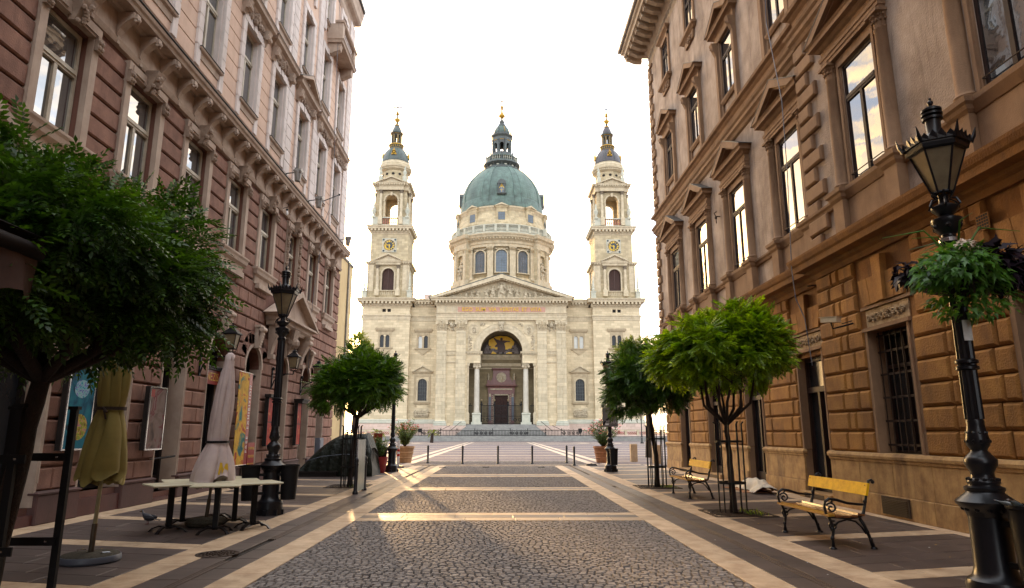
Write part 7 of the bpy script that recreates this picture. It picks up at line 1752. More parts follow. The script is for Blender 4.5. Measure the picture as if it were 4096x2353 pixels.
# ================================================================== BENCHES
def scroll(cx, cz, r0, turns, n=16, start=0, sg=1):
    return [(cx+(r0*(1-.8*i/n))*math.cos(start+sg*turns*6.28*i/n), cz+(r0*(1-.8*i/n))*math.sin(start+sg*turns*6.28*i/n)) for i in range(n+1)]
def bench(label, loc):
    # x forward = towards the wall (back), y along the bench
    t = thing('park_bench', label, 'bench', loc, 'yellow and brown benches on the right')
    for yy in (0.0, 1.56):
        k = MB(); T3 = lambda pts, r_, s=6: k.tube([(p[0], yy, p[1]) for p in pts], r_, s)
        T3([(.0,.0),(.0,.12),(.02,.25),(.0,.36),(-.03,.43)],[.03,.02,.024,.02,.024]); k.lathe([(.05,0),(.05,.012),(.03,.03)],0,yy,10); k.ball(0,yy,.14,.032,6); k.ball(.01,yy,.26,.034,6)
        T3([(.56,.0),(.52,.14),(.46,.30),(.40,.40)],[.03,.022,.024,.024]); k.lathe([(.05,0),(.05,.012),(.03,.03)],.56,yy,10); k.ball(.53,yy,.12,.032,6); k.ball(.49,yy,.22,.03,6)
        T3([(.02,.28),(.10,.35),(.22,.385),(.34,.36),(.42,.28),(.47,.20)],.014)
        T3([(-.04,.43),(.10,.415),(.25,.40),(.40,.42),(.46,.46),(.50,.60),(.545,.78),(.58,.90),(.62,.915),(.635,.885)],[.022,.02,.02,.022,.024,.02,.019,.02,.018,.02])
        T3([(.49,.58),(.40,.585),(.25,.60),(.10,.645),(.0,.66),(-.06,.62),(-.075,.55),(-.06,.47),(-.03,.43)],[.016,.018,.02,.022,.022,.02,.018,.018,.02])
        T3(scroll(.02,.535,.075,1.3,18,2.6,-1),.013,5); T3(scroll(.03,.30,.07,1.2,16,1.2,1),.012,5); T3([(.02,.61),(.045,.64),(.06,.65)],.012,5)
        k.ball(.635,yy,.885,.028,8); k.ball(.50,yy,.62,.03,6)
        ob('iron_frame', k, 'black_iron', t, 'full')
    for j,(x,z) in enumerate(((-.02,.445),(.085,.435),(.19,.43),(.295,.435))):
        k = MB(); k.M = Matrix.Translation((x,.78,z)) @ Matrix.Rotation(R(-4+3*j),4,'Y'); k.box(-.045,.045,-.86,.86,-.014,.014); ob('seat_slat', k, 'bench_slat_sunlit' if j == 0 else 'bench_wood', t)
    k = MB(); k.M = Matrix.Translation((.39,.78,.455)) @ Matrix.Rotation(R(10),4,'Y'); k.box(-.05,.05,-.86,.86,-.014,.014); ob('seat_slat', k, 'bench_wood', t)
    k = MB(); k.M = Matrix.Translation((.505,.78,.79)) @ Matrix.Rotation(R(14),4,'Y'); k.box(-.016,.016,-.88,.88,-.085,.085); bb = ob('back_board', k, 'bench_wood_sunlit', t)
    for yy in (-.05,1.61):
        for z in (.75,.84): k = MB(); k.ball(.485+.012*(z>.8),yy,z,.009,6); ob('bolt', k, 'steel', bb)
    return t
bench('near cast iron bench with sunlit-coloured back board beside the cellar vent', (4.56,9.50,0)); bench('far cast iron bench with sunlit-coloured back board left of the bright tree', (4.56,16.50,0))

# ================================================================== BOLLARDS AND SMALL POSTS
def bollard(lbl, loc, grp, first=[None]):
    if first[0] is None:
        t = thing('bollard', lbl, 'bollard', loc, grp)
        k = MB(); k.lathe([(.075,0),(.075,.05),(.055,.08),(.05,.10),(.05,.72),(.062,.73),(.062,.76),(.05,.78),(.055,.82),(.06,.85)],seg=14); ob('post', k, 'black_iron', t, True)
        k = MB(); k.lathe([(.06,.85),(.055,.89),(.03,.92),(.0001,.93)],seg=14); ob('cap', k, 'black_iron', t, True); first[0] = freeze(t)
    else: t = dup(first[0], loc, 0, lbl); t['group'] = grp
    return t
bl_ = ['black bollard nearest the striped post and left tubs','second black bollard from the left across the street end','third black bollard in the middle of the street end','fourth black bollard, right of the street middle','black bollard just left of the closely paired right one','rightmost black bollard standing slightly nearer than its row']
for l_, p in zip(bl_, ((-3.81,36.05),(-1.93,35.08),(-.11,35.05),(1.65,35.02),(3.51,35.9),(3.62,33.26))): bollard(l_, (*p,-.0), 'black bollards across the street end')
bollard('nearer black bollard holding the glass panel by the left tree', (-3.75,17.92,0), 'bollards beside the glass panel'); bollard('farther black bollard behind the glass panel by the left tree', (-3.77,19.15,0), 'bollards beside the glass panel')
t = thing('glass_panel', 'upright glass windbreak panel between the two bollards on the left', 'glass screen', (-3.76,18.5,0))
k = MB(); k.box(-.008,.008,-.48,.50,.05,1.38); ob('pane', k, 'panel_glass', t)
for yy in (-.49,.51): k = MB(); k.box(-.015,.015,yy-.012,yy+.012,0,1.40); ob('frame_post', k, 'steel', t)
k = MB(); k.M = Matrix.Translation((-.012,.2,.35)); k.lathe([(.0001,-.004),(.06,0),(.0001,.004)],seg=14,sx=.05,sy=1); ob('sticker_mark', k, 'grey_plastic', t)
t = thing('marker_post', 'white marker post with red stripes on a flat black foot', 'marker post', (-4.69,31.47,0))
k = MB(); k.box(-.055,.055,-.03,.03,.04,1.22); ob('board', k, 'white_paint', t); k = MB(); k.cbox(.02,.0,.03,.5,.32,.08); ob('foot', k, 'matt_iron', t)
for z in (.50,.72): k = MB(); k.box(-.057,.057,-.032,.032,z,z+.11); ob('red_stripe', k, 'red_paint', t)
t = thing('rubber_block', 'flat black rubber base left without its post near the right bollards', 'post base', (4.45,33.24,0)); k = MB(); k.loft([(-.27,.27,-.16,.16,0),(-.25,.25,-.15,.15,.05),(-.2,.2,-.1,.1,.09)]); k.lathe([(.05,.09),(.05,.11),(.0001,.11)],seg=10); ob('base_block', k, 'matt_iron', t)
for i,(x,y) in enumerate(((7.45,37.9),(5.83,37.4),(8.05,35.0))):
    t = thing('stone_post', ['free standing pale square post between the two right trees','pale square post hidden behind the pink oleander tub','pale square post seen through the tree guard rods'][i], 'post', (x,y,0), 'pale square posts at the right')
    k = MB(); k.loft([(-.18,.18,-.18,.18,0),(-.18,.18,-.18,.18,.93),(-.16,.16,-.16,.16,.96)]); ob('shaft', k, 'post_stone', t)
for i, x in enumerate((-2.75,-.75,-.1+1.9)):
    t = thing('fallen_bar', ['small dark metal bar on the cobbles left of the middle','small dark metal bar on the cobbles near the middle','small dark metal bar on the cobbles right of the middle'][i], 'metal plate', (x+.1,31.6,0), 'ground sockets in front of the bollards'); k = MB(); k.box(-.16,.16,-.05,.05,.0,.02); k.lathe([(.03,.02),(.03,.035)],.1,0,8); ob('socket_plate', k, 'matt_iron', t)

# ---- sign on the far right lamp
t = thing('parking_sign', 'grey zone sign plate fixed to the far right lamp post', 'sign', (4.56,27.95,2.25))
k = MB(); k.box(-.30,.30,-.02,.0,-.42,.42); pl_ = ob('plate', k, 'sign_grey', t); k = MB(); k.box(-.32,.32,-.015,.005,-.44,-.42); k.box(-.32,.32,-.015,.005,.42,.44); k.box(-.32,-.30,-.015,.005,-.44,.44); k.box(.30,.32,-.015,.005,-.44,.44); ob('rim', k, 'steel', t)
text('zone_lettering', 'ZÓNA', 'letter_grey', (.03,-.03,-.26), (math.pi/2,0,0), .17, pl_, .002)
k = MB(); k.add([(-.30,-.024,-.40),(-.10,-.024,-.18),(.1,-.024,-.02),(.02,-.024,.02),(-.14,-.024,-.12),(-.30,-.024,-.28)],[(0,1,2,3,4,5)]); ob('arrow_mark', k, 'black_iron', pl_)
k = MB(); k.box(-.20,-.06,-.026,-.021,-.37,-.31); ob('small_sticker', k, 'paper_white', pl_)

# ================================================================== CAFE: PARASOLS, TABLES
def fold_parasol(name, label, loc, lean, zb, zt, ztie, r_bot, r_tie, r_top, m, tie_m, seed, pole_m, base_fn, nfold=9):
    t = thing(name, label, 'parasol', loc, 'closed parasols on the left')
    rg_ = random.Random(seed); n = 72; prof = []
    nf = 9; ph = [rg_.uniform(0,6.28) for _ in range(3)]
    def rad(z, a):
        if z < ztie:
            s = (ztie-z)/(ztie-zb); r0 = r_tie+(r_bot-r_tie)*(1-(1-s)**2.2); am = .42*s+.12
        else:
            s = (z-ztie)/(zt-ztie); bulge = math.sin(min(1,s*1.1)*math.pi)*.06; r0 = r_tie+(r_top-r_tie)*s+bulge; am = .24*(1-s*.5)
        f = abs(math.sin(a*nf/2+ph[0]+.4*math.sin(z*2.1)))**.7*1.0-.5
        f2 = .45*math.sin(a*5+ph[1]+z*.8)+.3*math.sin(a*13+ph[2]-z*1.4)
        return r0*(1+am*(f+f2*.5))*(1+(.14*math.sin(a+ph[2]+z*3) if z < ztie else .03*math.sin(a+ph[0]+z*2)))
    vs = []; fs = []; Z = []
    k_ = 30
    for i in range(k_+1): Z.append(zb+(zt-zb)*(i/k_))
    Z += [zt+.025]
    for iz, z in enumerate(Z):
        for j in range(n):
            a = 2*math.pi*j/n; zz = z
            if iz < 3: zz = z+(.07*math.sin(a*3+ph[0])+.05*math.sin(a*7+ph[1]))*(1-iz/3)
            r_ = rad(z, a) if iz <= k_ else r_top*.55; vs.append((lean[0]*zz+r_*math.cos(a), lean[1]*zz+r_*math.sin(a), zz))
    for i in range(len(Z)-1):
        for j in range(n): fs.append((i*n+j,i*n+(j+1)%n,(i+1)*n+(j+1)%n,(i+1)*n+j))
    fs.append(tuple((len(Z)-1)*n+j for j in range(n)))
    k = MB()
    if True:      # long rolled folds of cloth, spreading into a loose skirt below the strap
        cx_ = lambda z: (lean[0]*z, lean[1]*z)
        for layer, (nf_, rr_) in enumerate(((nfold, 1.0), (max(4, nfold-2), .55))):
            for i in range(nf_):
                a0 = 2*math.pi*(i+.5*layer)/nf_+rg_.uniform(-.15,.15); zb_ = zb+rg_.uniform(-.03,.14)+.10*layer*0; fl = rg_.uniform(.75,1.2); tw = rg_.uniform(-.5,.5); o0 = len(k.v); m_ = 14; NZ = 22
                ptsv = []
                for j in range(NZ+1):
                    z = zb_+(zt-zb_)*j/NZ
                    if z < ztie: s = (ztie-z)/(ztie-zb); rc_ = (r_tie*.62+(r_bot*.66-r_tie*.62)*(1-(1-s)**2)*fl)*rr_; wd = (.055+(.13*fl)*s**.7)*(r_bot/.38)*(1-.35*max(0, s-.8)/.2); dp = .05+.07*s
                    else: s = (z-ztie)/(zt-ztie); rc_ = (r_tie*.62*(1-s)+r_top*.55*s+.045*math.sin(math.pi*min(1,s*1.15)))*rr_; wd = .052*(1-.55*s)+.02; dp = .05*(1-.5*s)+.012
                    a = a0+tw*(zt-z)*.16+.05*math.sin(z*5+i); c0 = cx_(z); ca, sa = math.cos(a), math.sin(a)
                    for q in range(m_):
                        b = 2*math.pi*q/m_; rip = 1+.10*math.sin(3*b+z*6+i); ptsv.append((c0[0]+rc_*ca+(dp*math.cos(b)*ca-wd*math.sin(b)*sa)*rip, c0[1]+rc_*sa+(dp*math.cos(b)*sa+wd*math.sin(b)*ca)*rip, z+(.05*math.sin(b*2+i) if j == 0 else 0)))
                fsv = [(j*m_+q, j*m_+(q+1)%m_, (j+1)*m_+(q+1)%m_, (j+1)*m_+q) for j in range(NZ) for q in range(m_)]+[tuple(range(m_)), tuple(NZ*m_+q for q in range(m_))]
                k.add(ptsv, fsv)
        c0 = cx_(zt); k.lathe([(r_top*1.05,zt-.10),(r_top*1.0,zt),(r_top*.5,zt+.04),(.0001,zt+.045)],c0[0],c0[1],16)
    ob('canopy', k, m, t, 'full')
    k = MB(); 
    pts = [(lean[0]*ztie+(r_tie*1.06)*math.cos(a), lean[1]*ztie+(r_tie*1.06)*math.sin(a)) for a in [2*math.pi*j/24 for j in range(24)]]
    k.strip([(p[0],p[1]) for p in pts],[(p[0]*1.0+(p[0]-lean[0]*ztie)*.06,p[1]+(p[1]-lean[1]*ztie)*.06) for p in pts],0,.04,True)
    k.v = [(p[0], p[2], ztie-.02+p[1]) for p in k.v]; ob('tie_strap', k, tie_m, t)
    if tie_m == 'strap_brown': k = MB(); k.tube([(lean[0]*ztie,-r_tie*1.16,ztie),(lean[0]*ztie+.03,-r_tie*1.25,ztie-.06),(.05+lean[0]*ztie,-r_tie*1.2,ztie-.14)],.012,5); k.tube([(lean[0]*ztie,-r_tie*1.16,ztie),(lean[0]*ztie+.06,-r_tie*1.25,ztie-.05)],.014,5); k.ball(lean[0]*ztie,-r_tie*1.18,ztie,.022,6); ob('strap_knot', k, tie_m, t)
    k = MB(); k.tube([(0,0,.05),(lean[0]*.45,lean[1]*.45,.45)],.032,12); ob('lower_pole', k, 'pole_grey', t, True); k = MB(); k.tube([(lean[0]*.45,lean[1]*.45,.45),(lean[0]*1.3,lean[1]*1.3,1.3)],.024,12); ob('pole', k, pole_m, t, True)
    base_fn(t); return t
def base1(t):
    k = MB(); k.lathe([(.32,0),(.34,.02),(.34,.07),(.33,.085)],seg=36); ob('base_ring', k, 'grey_plastic', t, True); k = MB(); k.lathe([(.33,.08),(.30,.10),(.1,.115),(.0001,.115)],seg=30); ob('base_slab', k, 'gravel_concrete', t, True)
    k = MB(); k.tube([(.18,-.1,.10),(.20,-.11,.125),(.27,-.07,.125),(.28,-.05,.10)],.007,6); k.tube([(-.22,.1,.10),(-.24,.11,.12),(-.16,.17,.12),(-.15,.16,.10)],.007,6); ob('lifting_handle', k, 'steel', t)
def base2(t):
    k = MB(); k.lathe([(.27,0),(.32,.03),(.33,.08),(.29,.13),(.18,.15),(.0001,.155)],seg=28); ob('base_slab', k, 'gravel_concrete', t, True); k = MB(); k.tube([(.12,.0,.12),(.13,-.02,.5),(.10,-.03,.74)],.006,5); k.tube([(-.2,0,.43),(.2,0,.43)],.005,5); ob('cord', k, 'matt_iron', t)
fold_parasol('parasol', 'closed olive yellow parasol tied with a brown strap on a pebbled base', (-5.05,8.75,0), (.02,0), .93, 2.85, 1.86, .33, .155, .17, 'parasol_olive', 'strap_brown', 3, 'pole_cream', base1, 7)
p2 = fold_parasol('parasol', 'closed cream parasol with black strap standing in the ring of tables', (-5.02,11.95,0), (.06,0), .68, 2.92, 1.40, .40, .175, .075, 'parasol_cream', 'black_iron', 9, 'pole_grey', base2)
k = MB(); q = [(-.10,.0),(-.07,.22),(-.03,.22),(0,.10),(.04,.2),(.08,.2),(.11,.02),(.07,.02),(.06,.10),(.02,.0),(-.02,.0),(-.04,.12),(-.06,0)]
k.add([(.30+u*.5,-.20+u*.9-.17*.0,.86+z*.9) for u,z in q],[tuple(range(len(q)))]); ob('printed_emblem', k, 'gold_paint', p2)
# six square tables pushed together
first = None
tl = ['cream table with its corner reaching farthest left toward the olive parasol','cream table on the wall side behind the leftmost table','cream table hidden deepest behind the cream parasol','cream table nearest the camera in front of the parasol','cream table behind the front one on the street side','cream table at the right end beside the litter bin']
for i,(x,y,rz) in enumerate(((-5.33,11.29,40),(-5.50,12.12,30),(-5.18,12.80,20),(-4.53,11.15,14),(-4.62,12.15,25),(-4.12,11.66,33))):
    if first is None:
        t = thing('cafe_table', tl[0], 'table', (x,y,0), 'square cafe tables on single legs', rz=R(rz))
        k = MB(); k.loft([(-.35,.35,-.35,.35,.715),(-.365,.365,-.365,.365,.725),(-.365,.365,-.365,.365,.738),(-.355,.355,-.355,.355,.745)]); ob('table_top', k, 'table_cream', t)
        k = MB(); k.box(-.04,.04,-.04,.04,.05,.70); k.box(-.2,.2,-.03,.03,.69,.714); k.box(-.03,.03,-.2,.2,.688,.712); ob('column', k, 'matt_iron', t)
        for a in (0,90,180,270):
            k = MB(); k.M = Matrix.Rotation(R(a+45),4,'Z'); k.loft([(-.03,.03,-.03,.03,.05),(-.03,.03,-.03,.03,.08)]); k.add([(0,-.028,.05),(.15,-.03,.075),(.27,-.03,.035),(.30,-.03,0),(0,.028,.05),(.15,.03,.075),(.27,.03,.035),(.30,.03,0),(0,-.028,.085),(.15,-.025,.10),(.27,-.022,.055),(.33,-.025,.0),(0,.028,.085),(.15,.025,.10),(.27,.022,.055),(.33,.025,0)],[(0,1,9,8),(1,2,10,9),(2,3,11,10),(4,12,13,5),(5,13,14,6),(6,14,15,7),(8,9,13,12),(9,10,14,13),(10,11,15,14),(0,4,5,1),(1,5,6,2),(2,6,7,3),(3,7,15,11)]); ob('foot', k, 'black_iron', t)
        first = freeze(t)
    else: t = dup(first, (x,y,.0008*i), R(rz), tl[i])
# pigeon
t = thing('pigeon', 'dark pigeon walking on the slabs left of the tables', 'pigeon', (-6.12,12.2,0))
k = MB(); body = [(-.12,.085,.004),(-.09,.09,.022),(-.05,.10,.045),(0,.115,.062),(.05,.125,.06),(.085,.15,.042),(.10,.18,.028),(.105,.205,.026),(.12,.222,.024),(.14,.218,.012)]
m = 12; vs = []; fs = []
for x,z,r_ in body:
    for j in range(m): a = 2*math.pi*j/m; vs.append((-x, r_*.95*math.cos(a), z+r_*1.0*math.sin(a)))
for i in range(len(body)-1):
    for j in range(m): fs.append((i*m+j,i*m+(j+1)%m,(i+1)*m+(j+1)%m,(i+1)*m+j))
fs += [tuple(range(m)), tuple((len(body)-1)*m+j for j in range(m))]; k.add(vs, fs); ob('body', k, 'pigeon_grey', t, 'full')
k = MB(); k.loft([(-.0,.0001,-.0,.0001,0)]) if False else k.add([(.08,-.03,.095),(.08,.03,.095),(.21,.032,.075),(.21,-.032,.075),(.08,-.03,.085),(.08,.03,.085),(.21,.032,.068),(.21,-.032,.068)],[(0,1,2,3),(7,6,5,4),(0,4,5,1),(2,6,7,3),(1,5,6,2),(3,7,4,0)]); ob('tail', k, 'pigeon_grey', t)
k = MB(); k.tube([(-.138,0,.216),(-.168,0,.208)],[.009,.002],6); ob('beak', k, 'matt_iron', t)
for y in (-.02,.02):
    k = MB(); k.tube([(-.01,y,.065),(.0,y,.012)],.005,5)
    for d in (-.015,0,.015): k.tube([(0,y,.008),(-.035,y+d,.003)],.003,4)
    k.tube([(0,y,.008),(.015,y,.003)],.003,4); ob('leg', k, 'pigeon_pink', t)
for y in (-.055,.055): k = MB(); k.M = Matrix.Translation((.03,y,.118)) @ Matrix.Rotation(R(8),4,'Y'); k.ball(0,0,0,.05,10,.75,2.0,.25); ob('wing', k, 'pigeon_grey', t, 'full')
for y in (-.022,.022): k = MB(); k.ball(-.125,y,.222,.005,6); ob('eye', k, 'gold_paint', t)

# ================================================================== ON THE LEFT WALL
def lantern_wall(lbl, y, xl, z, s=1.0):
    t = thing('wall_lantern', lbl, 'wall lantern', (LX,y,z), 'iron wall lanterns on the red house')
    L_ = xl-LX; k = MB(); k.box(.0,.04,-.03,.03,-.34,.30); k.box(.04,L_-.0,-.018,.018,.155,.19); k.tube([(.04,0,-.26),(.10,0,-.05),(.24,0,.08),(.46,0,.15)],.02,6); k.ball(.05,0,.36,.06,8); k.lathe([(.05,.30),(.07,.33),(.03,.36)],.04,0,8); k.tube([(L_,0,.17),(L_,0,.30)],.02,6); ob('bracket', k, 'matt_iron', t)
    k = MB(); c = L_; b0, b1, h0, h1 = .105, .165, .38, .76
    for sx_ in (-1,1):
        for sy in (-1,1): k.tube([(c+sx_*b0,sy*b0,h0),(c+sx_*b1,sy*b1,h1)],.011,5); k.tube([(c,0,.28),(c+sx_*.09,sy*.09,.31),(c+sx_*b0,sy*b0,h0)],.01,5)
    for hh, bb in ((h0,b0),(h1,b1)):
        for q in range(4): a = [(-1,-1),(1,-1),(1,1),(-1,1)]; k.tube([(c+a[q][0]*bb,a[q][1]*bb,hh),(c+a[(q+1)%4][0]*bb,a[(q+1)%4][1]*bb,hh)],.014,5)
    l_ = ob('lantern_frame', k, 'matt_iron', t)
    k = MB(); k.loft([(c-.21,c+.21,-.21,.21,h1),(c-.21,c+.21,-.21,.21,h1+.02),(c-.07,c+.07,-.07,.07,h1+.16),(c-.06,c+.06,-.06,.06,h1+.2),(c-.09,c+.09,-.09,.09,h1+.21),(c-.03,c+.03,-.03,.03,h1+.26)]); k.ball(c,0,h1+.29,.025,6); ob('lantern_roof', k, 'matt_iron', t)
    k = MB(); k.loft([(c-b0+.01,c+b0-.01,-b0+.01,b0-.01,h0),(c-b1+.01,c+b1-.01,-b1+.01,b1-.01,h1-.01)]); ob('lantern_glass', k, 'frosted_glass', l_)
lantern_wall('wall lantern right above the closed cream parasol', 17.75, -7.2, 3.38); lantern_wall('wall lantern beside the near left lamp post shaft', 23.4, -7.25, 3.40); lantern_wall('wall lantern partly behind the left round tree', 26.8, -7.3, 3.38); lantern_wall('wall lantern hidden in the leaves above the olive parasol', 12.6, -7.2, 3.38)
def case(name, lbl, cat, y0, y1, z0, z1, x, mp_, frame='steel', dark=True, grp=None):
    t = thing(name, lbl, cat, (x,(y0+y1)/2,z0), grp); h = (y1-y0)/2; H = z1-z0
    k = MB(); k.box(-.10,0,-h,h,0,H); ob('backing', k, 'dark_wood' if dark else 'matt_iron', t)
    k = MB(); k.box(0,.025,-h,-h+.03,0,H); k.box(0,.025,h-.03,h,0,H); k.box(0,.025,-h+.03,h-.03,0,.03); k.box(0,.025,-h+.03,h-.03,H-.03,H); ob('frame', k, frame, t)
    k = MB(); k.box(0.001,.012,-h+.03,h-.03,.03,H-.03); p = ob('print', k, mp_, t); return t, p, h, H
t,p,h,H = case('poster', 'blue poster with flower bouquets in a steel frame behind the leaning trunk', 'poster', 12.28, 13.08, 1.24, 2.78, -7.86, 'print_blue')
for (yc,zc,ry,rz_,mm) in ((.02,.42,.26,.24,'print_bouquet'),(0,1.12,.22,.17,'print_flowers_blue')): k = MB(lambda u,w,z:(w,u,z)); k.disc(yc,zc,ry,.012,.016,18,rz_); ob('bouquet_print', k, mm, p)
k = MB(lambda u,w,z:(w,u,z)); k.prism([(.0,.25),(.2,.3),(.22,.55),(-.2,.58),(-.22,.38)],.0121,.0135); ob('vase_print', k, 'letter_gold', p)
t,p,h,H = case('menu_case', 'tall glazed menu case with a small red mark at the top', 'menu case', 14.98, 15.72, 1.18, 2.58, -7.78, 'print_menu', grp=None)
k = MB(); k.box(.013,.016,-.32,-.17,1.17,1.33); ob('red_mark', k, 'sign_red', p)
t,p,h,H = case('poster_case', 'dark framed red poster case behind the near left lamp post', 'poster', 22.72, 23.28, 1.12, 2.75, -7.82, 'print_red', 'matt_iron', grp='red poster cases on the red house'); k = MB(); k.box(-.1,.12,-.36,.36,1.62,1.72); ob('cap', k, 'dark_wood', t)
k = MB(); k.box(.013,.016,-.2,.2,.78,.81); ob('divider', k, 'matt_iron', p)
t,p,h,H = case('poster_case', 'dark framed red poster case between two arches near the left tree', 'poster', 26.0, 26.55, 1.1, 2.70, -7.82, 'print_red', 'matt_iron', grp='red poster cases on the red house'); k = MB(); k.box(-.1,.22,-.38,.38,1.58,1.68); k.box(-.1,.28,-.42,.42,1.68,1.74); ob('cap', k, 'dark_wood', t)
k = MB(); k.box(.013,.016,-.2,.2,.78,.81); ob('divider', k, 'matt_iron', p)
for (y0,y1,lb) in ((18.32,19.73,'red shop sign with gold letters in the arch left of the cream parasol'),(20.99,22.33,'red shop sign with gold letters in the arch right of the banner')):
    t = thing('shop_sign', lb, 'shop sign', (-8.28,(y0+y1)/2,2.92), 'red gallery signs'); h = (y1-y0)/2
    k = MB(); k.box(-.03,.03,-h,h,0,.40); b_ = ob('board', k, 'sign_red', t); k = MB(); k.box(-.06,.09,-h,h,.40,.46); k.box(-.06,.12,-h,h,.46,.50); ob('ledge', k, 'dark_wood', t); text('lettering', 'GENEZIS', 'letter_gold', (.034,.0,.20), (math.pi/2,0,math.pi/2), .33, b_, .003, sx=.92)
t = thing('exhibition_banner', 'tall colourful hanging banner lettered free exhibition behind the cream parasol', 'banner', (-7.72,20.45,.62))
k = MB(); k.box(-.006,.006,-.62,.42,0,2.72); b_ = ob('cloth', k, 'print_exhibit', t); k = MB(); k.tube([(0,-.66,2.73),(0,.46,2.73)],.015,6); k.tube([(0,-.6,0),(0,.44,0)],.012,6); ob('rod', k, 'steel', t)
k = MB(); k.box(.007,.009,.18,.42,0,2.72); ob('red_edge', k, 'sign_red', b_)
text('lettering', 'FREE  EXHIBITION', 'letter_white', (.014,.30,1.36), (0,-math.pi/2,math.pi), .19, b_, .001, space=1.35)
t = thing('offer_board', 'small red board about shipping prices standing in the arch doorway', 'sign board', (-7.78,21.35,.28))
k = MB(); k.box(-.015,.015,-.28,.28,0,.98); b_ = ob('board', k, 'sign_red', t); k = MB(); k.box(-.2,.0,-.02,.02,-.26,.0); ob('prop', k, 'dark_wood', t)
for s_, z, sz in (('SHIPPING',.80,.125),('1000 EUR',.56,.125),('BOXES AND PRINTS',.34,.058),('ROLLED CANVAS',.18,.062)): text('lettering', s_, 'letter_gold', (.018,0,z), (math.pi/2,0,math.pi/2), sz, b_, .002)
t = thing('yellow_panel', 'narrow yellow upright panel inside the arch left of the cream parasol', 'panel', (-8.2,18.55,.3)); k = MB(); k.box(-.02,.02,-.14,.16,0,2.5); ob('board', k, 'letter_gold', t); k = MB(); k.box(-.025,.025,-.15,-.14,0,2.52); k.box(-.025,.025,.16,.17,0,2.52); ob('edge_strip', k, 'matt_iron', t)
# facade floodlights
for i,(y,z,lb) in enumerate(((23.0,10.75,'grey drum floodlight on the cornice nearest the camera'),(25.9,10.75,'grey drum floodlight beside the slanting rod'),(31.2,10.65,'grey drum floodlight at the far corner of the red house'))):
    t = thing('floodlight', lb, 'floodlight', (LX+.55,y,z), 'floodlights on the red house cornice')
    k = MB(); k.lathe([(.10,-.18),(.13,.12),(.155,.13),(.155,.17),(.13,.18)],seg=18); ob('housing', k, 'zinc', t, True); k = MB(); k.loft([(-.15,.15,-.15,.15,.18),(-.08,.16,-.14,.14,.26)]); ob('hood', k, 'zinc', t); k = MB(); k.tube([(-.15,0,.15),(-.38,-.05,.10),(-.55,-.05,.0)],.02,6); k.tube([(-.38,-.05,.10),(-.5,-.05,-.12)],.015,6); ob('arm', k, 'matt_iron', t)
t = thing('flag_rod', 'slanting iron rod with a hanging cable on the red house', 'rod', (LX+.1,27.2,11.2)); k = MB(); k.tube([(0,0,0),(.62,1.2,.85)],.022,6); k.ball(.62,1.2,.85,.05,6); ob('rod', k, 'matt_iron', t); k = MB(); k.tube([(.45,.9,.62),(.3,.2,-.8),(.1,-.1,-4.2),(.12,-.2,-7.3)],.010,4); k.tube([(.45,.9,.62),(.42,.3,5.5),(.4,.1,12.3)],.010,4); ob('cable', k, 'grey_plastic', t)
t = thing('wall_hook', 'iron hook with white insulator on the red wall above the lamp post', 'hook', (LX+.02,23.1,9.55)); k = MB(); k.tube([(0,0,0),(.22,0,.05),(.24,0,.16),(.16,0,.2)],.015,5); k.ball(.2,0,-.05,.05,6); ob('hook_iron', k, 'matt_iron', t); k = MB(); k.lathe([(.03,-.25),(.05,-.2),(.03,-.08)],.2,0,8); ob('insulator', k, 'white_paint', t)
# awning at the left edge
t = thing('awning', 'rolled brown awning with a wooden hood over the pavement at the left edge', 'awning', (-3.76,3.02,2.26))
k = MB(); k.loft([(-.55,.48,-3.5,1.55,.58),(-.5,.55,-3.5,1.6,.63),(-.4,.3,-3.5,1.5,.74)]); ob('hood_board', k, 'awning_wood', t)
k = MB(); k.tube([(.52,-3.5,.52),(.52,1.52,.52)],.06,10); ob('roller', k, 'awning_wood', t, True)
k = MB(); vs = []; fs = []; n = 60
for i in range(n+1):
    y = -3.5+5.0*i/n; wv = .035*math.sin(i*.9)+.02*math.sin(i*2.3)
    for j, z in enumerate((.48,.38,.28,.19+.03*math.sin(i*.9))): vs.append((.54+wv*(j/3.0),y,z))
for i in range(n):
    for j in range(3): o_ = i*4+j; fs.append((o_,o_+4,o_+5,o_+1))
k.add(vs, fs); ob('valance', k, 'awning_cloth', t, 'full')
k = MB()
for y in (-3.0,1.2): k.tube([(-1.6,y,.2),(-.5,y,.75),(.45,y,.55)],.025,6)
ob('folding_arm', k, 'matt_iron', t)

# ================================================================== TARPAULIN, CHAIRS, TUBS
t = thing('covered_furniture', 'heap of cafe furniture wrapped in a dark green tarpaulin', 'tarpaulin', (-6.1,25.9,0))
k = MB(); nx, ny = 40, 26; vs = []; fs = []
rg_ = random.Random(4); wr_ = [(rg_.uniform(2,9),rg_.uniform(2,9),rg_.uniform(0,6)) for _ in range(7)]
for i in range(nx+1):
    for j in range(ny+1):
        u, v = i/nx, j/ny; th = math.pi*v; x = -1.15+2.45*u; hgt = 1.55*math.sin(min(1,.12+u*1.25)*math.pi/2)**.8*(1-.0*u); wd = .85
        hgt = hgt*(1 if u < .93 else 1-.35*(u-.93)/.07); w_ = sum(math.sin(a*u*2+b*th+c) for a,b,c in wr_)/7
        cc_, ss_ = math.cos(th), max(0, math.sin(th))
        y = wd*(1 if cc_ > 0 else -1)*abs(cc_)**.55; z = hgt*ss_**.5; vs.append((x+.05*w_+(.12*(1-ss_) if u > .9 else -.1*(1-ss_)), y+.07*w_+.06*math.sin(u*40+c)*(1-ss_), max(0.0, z+.06*w_*ss_)))
for i in range(nx):
    for j in range(ny): o_ = i*(ny+1)+j; fs.append((o_,o_+1,o_+ny+2,o_+ny+1))
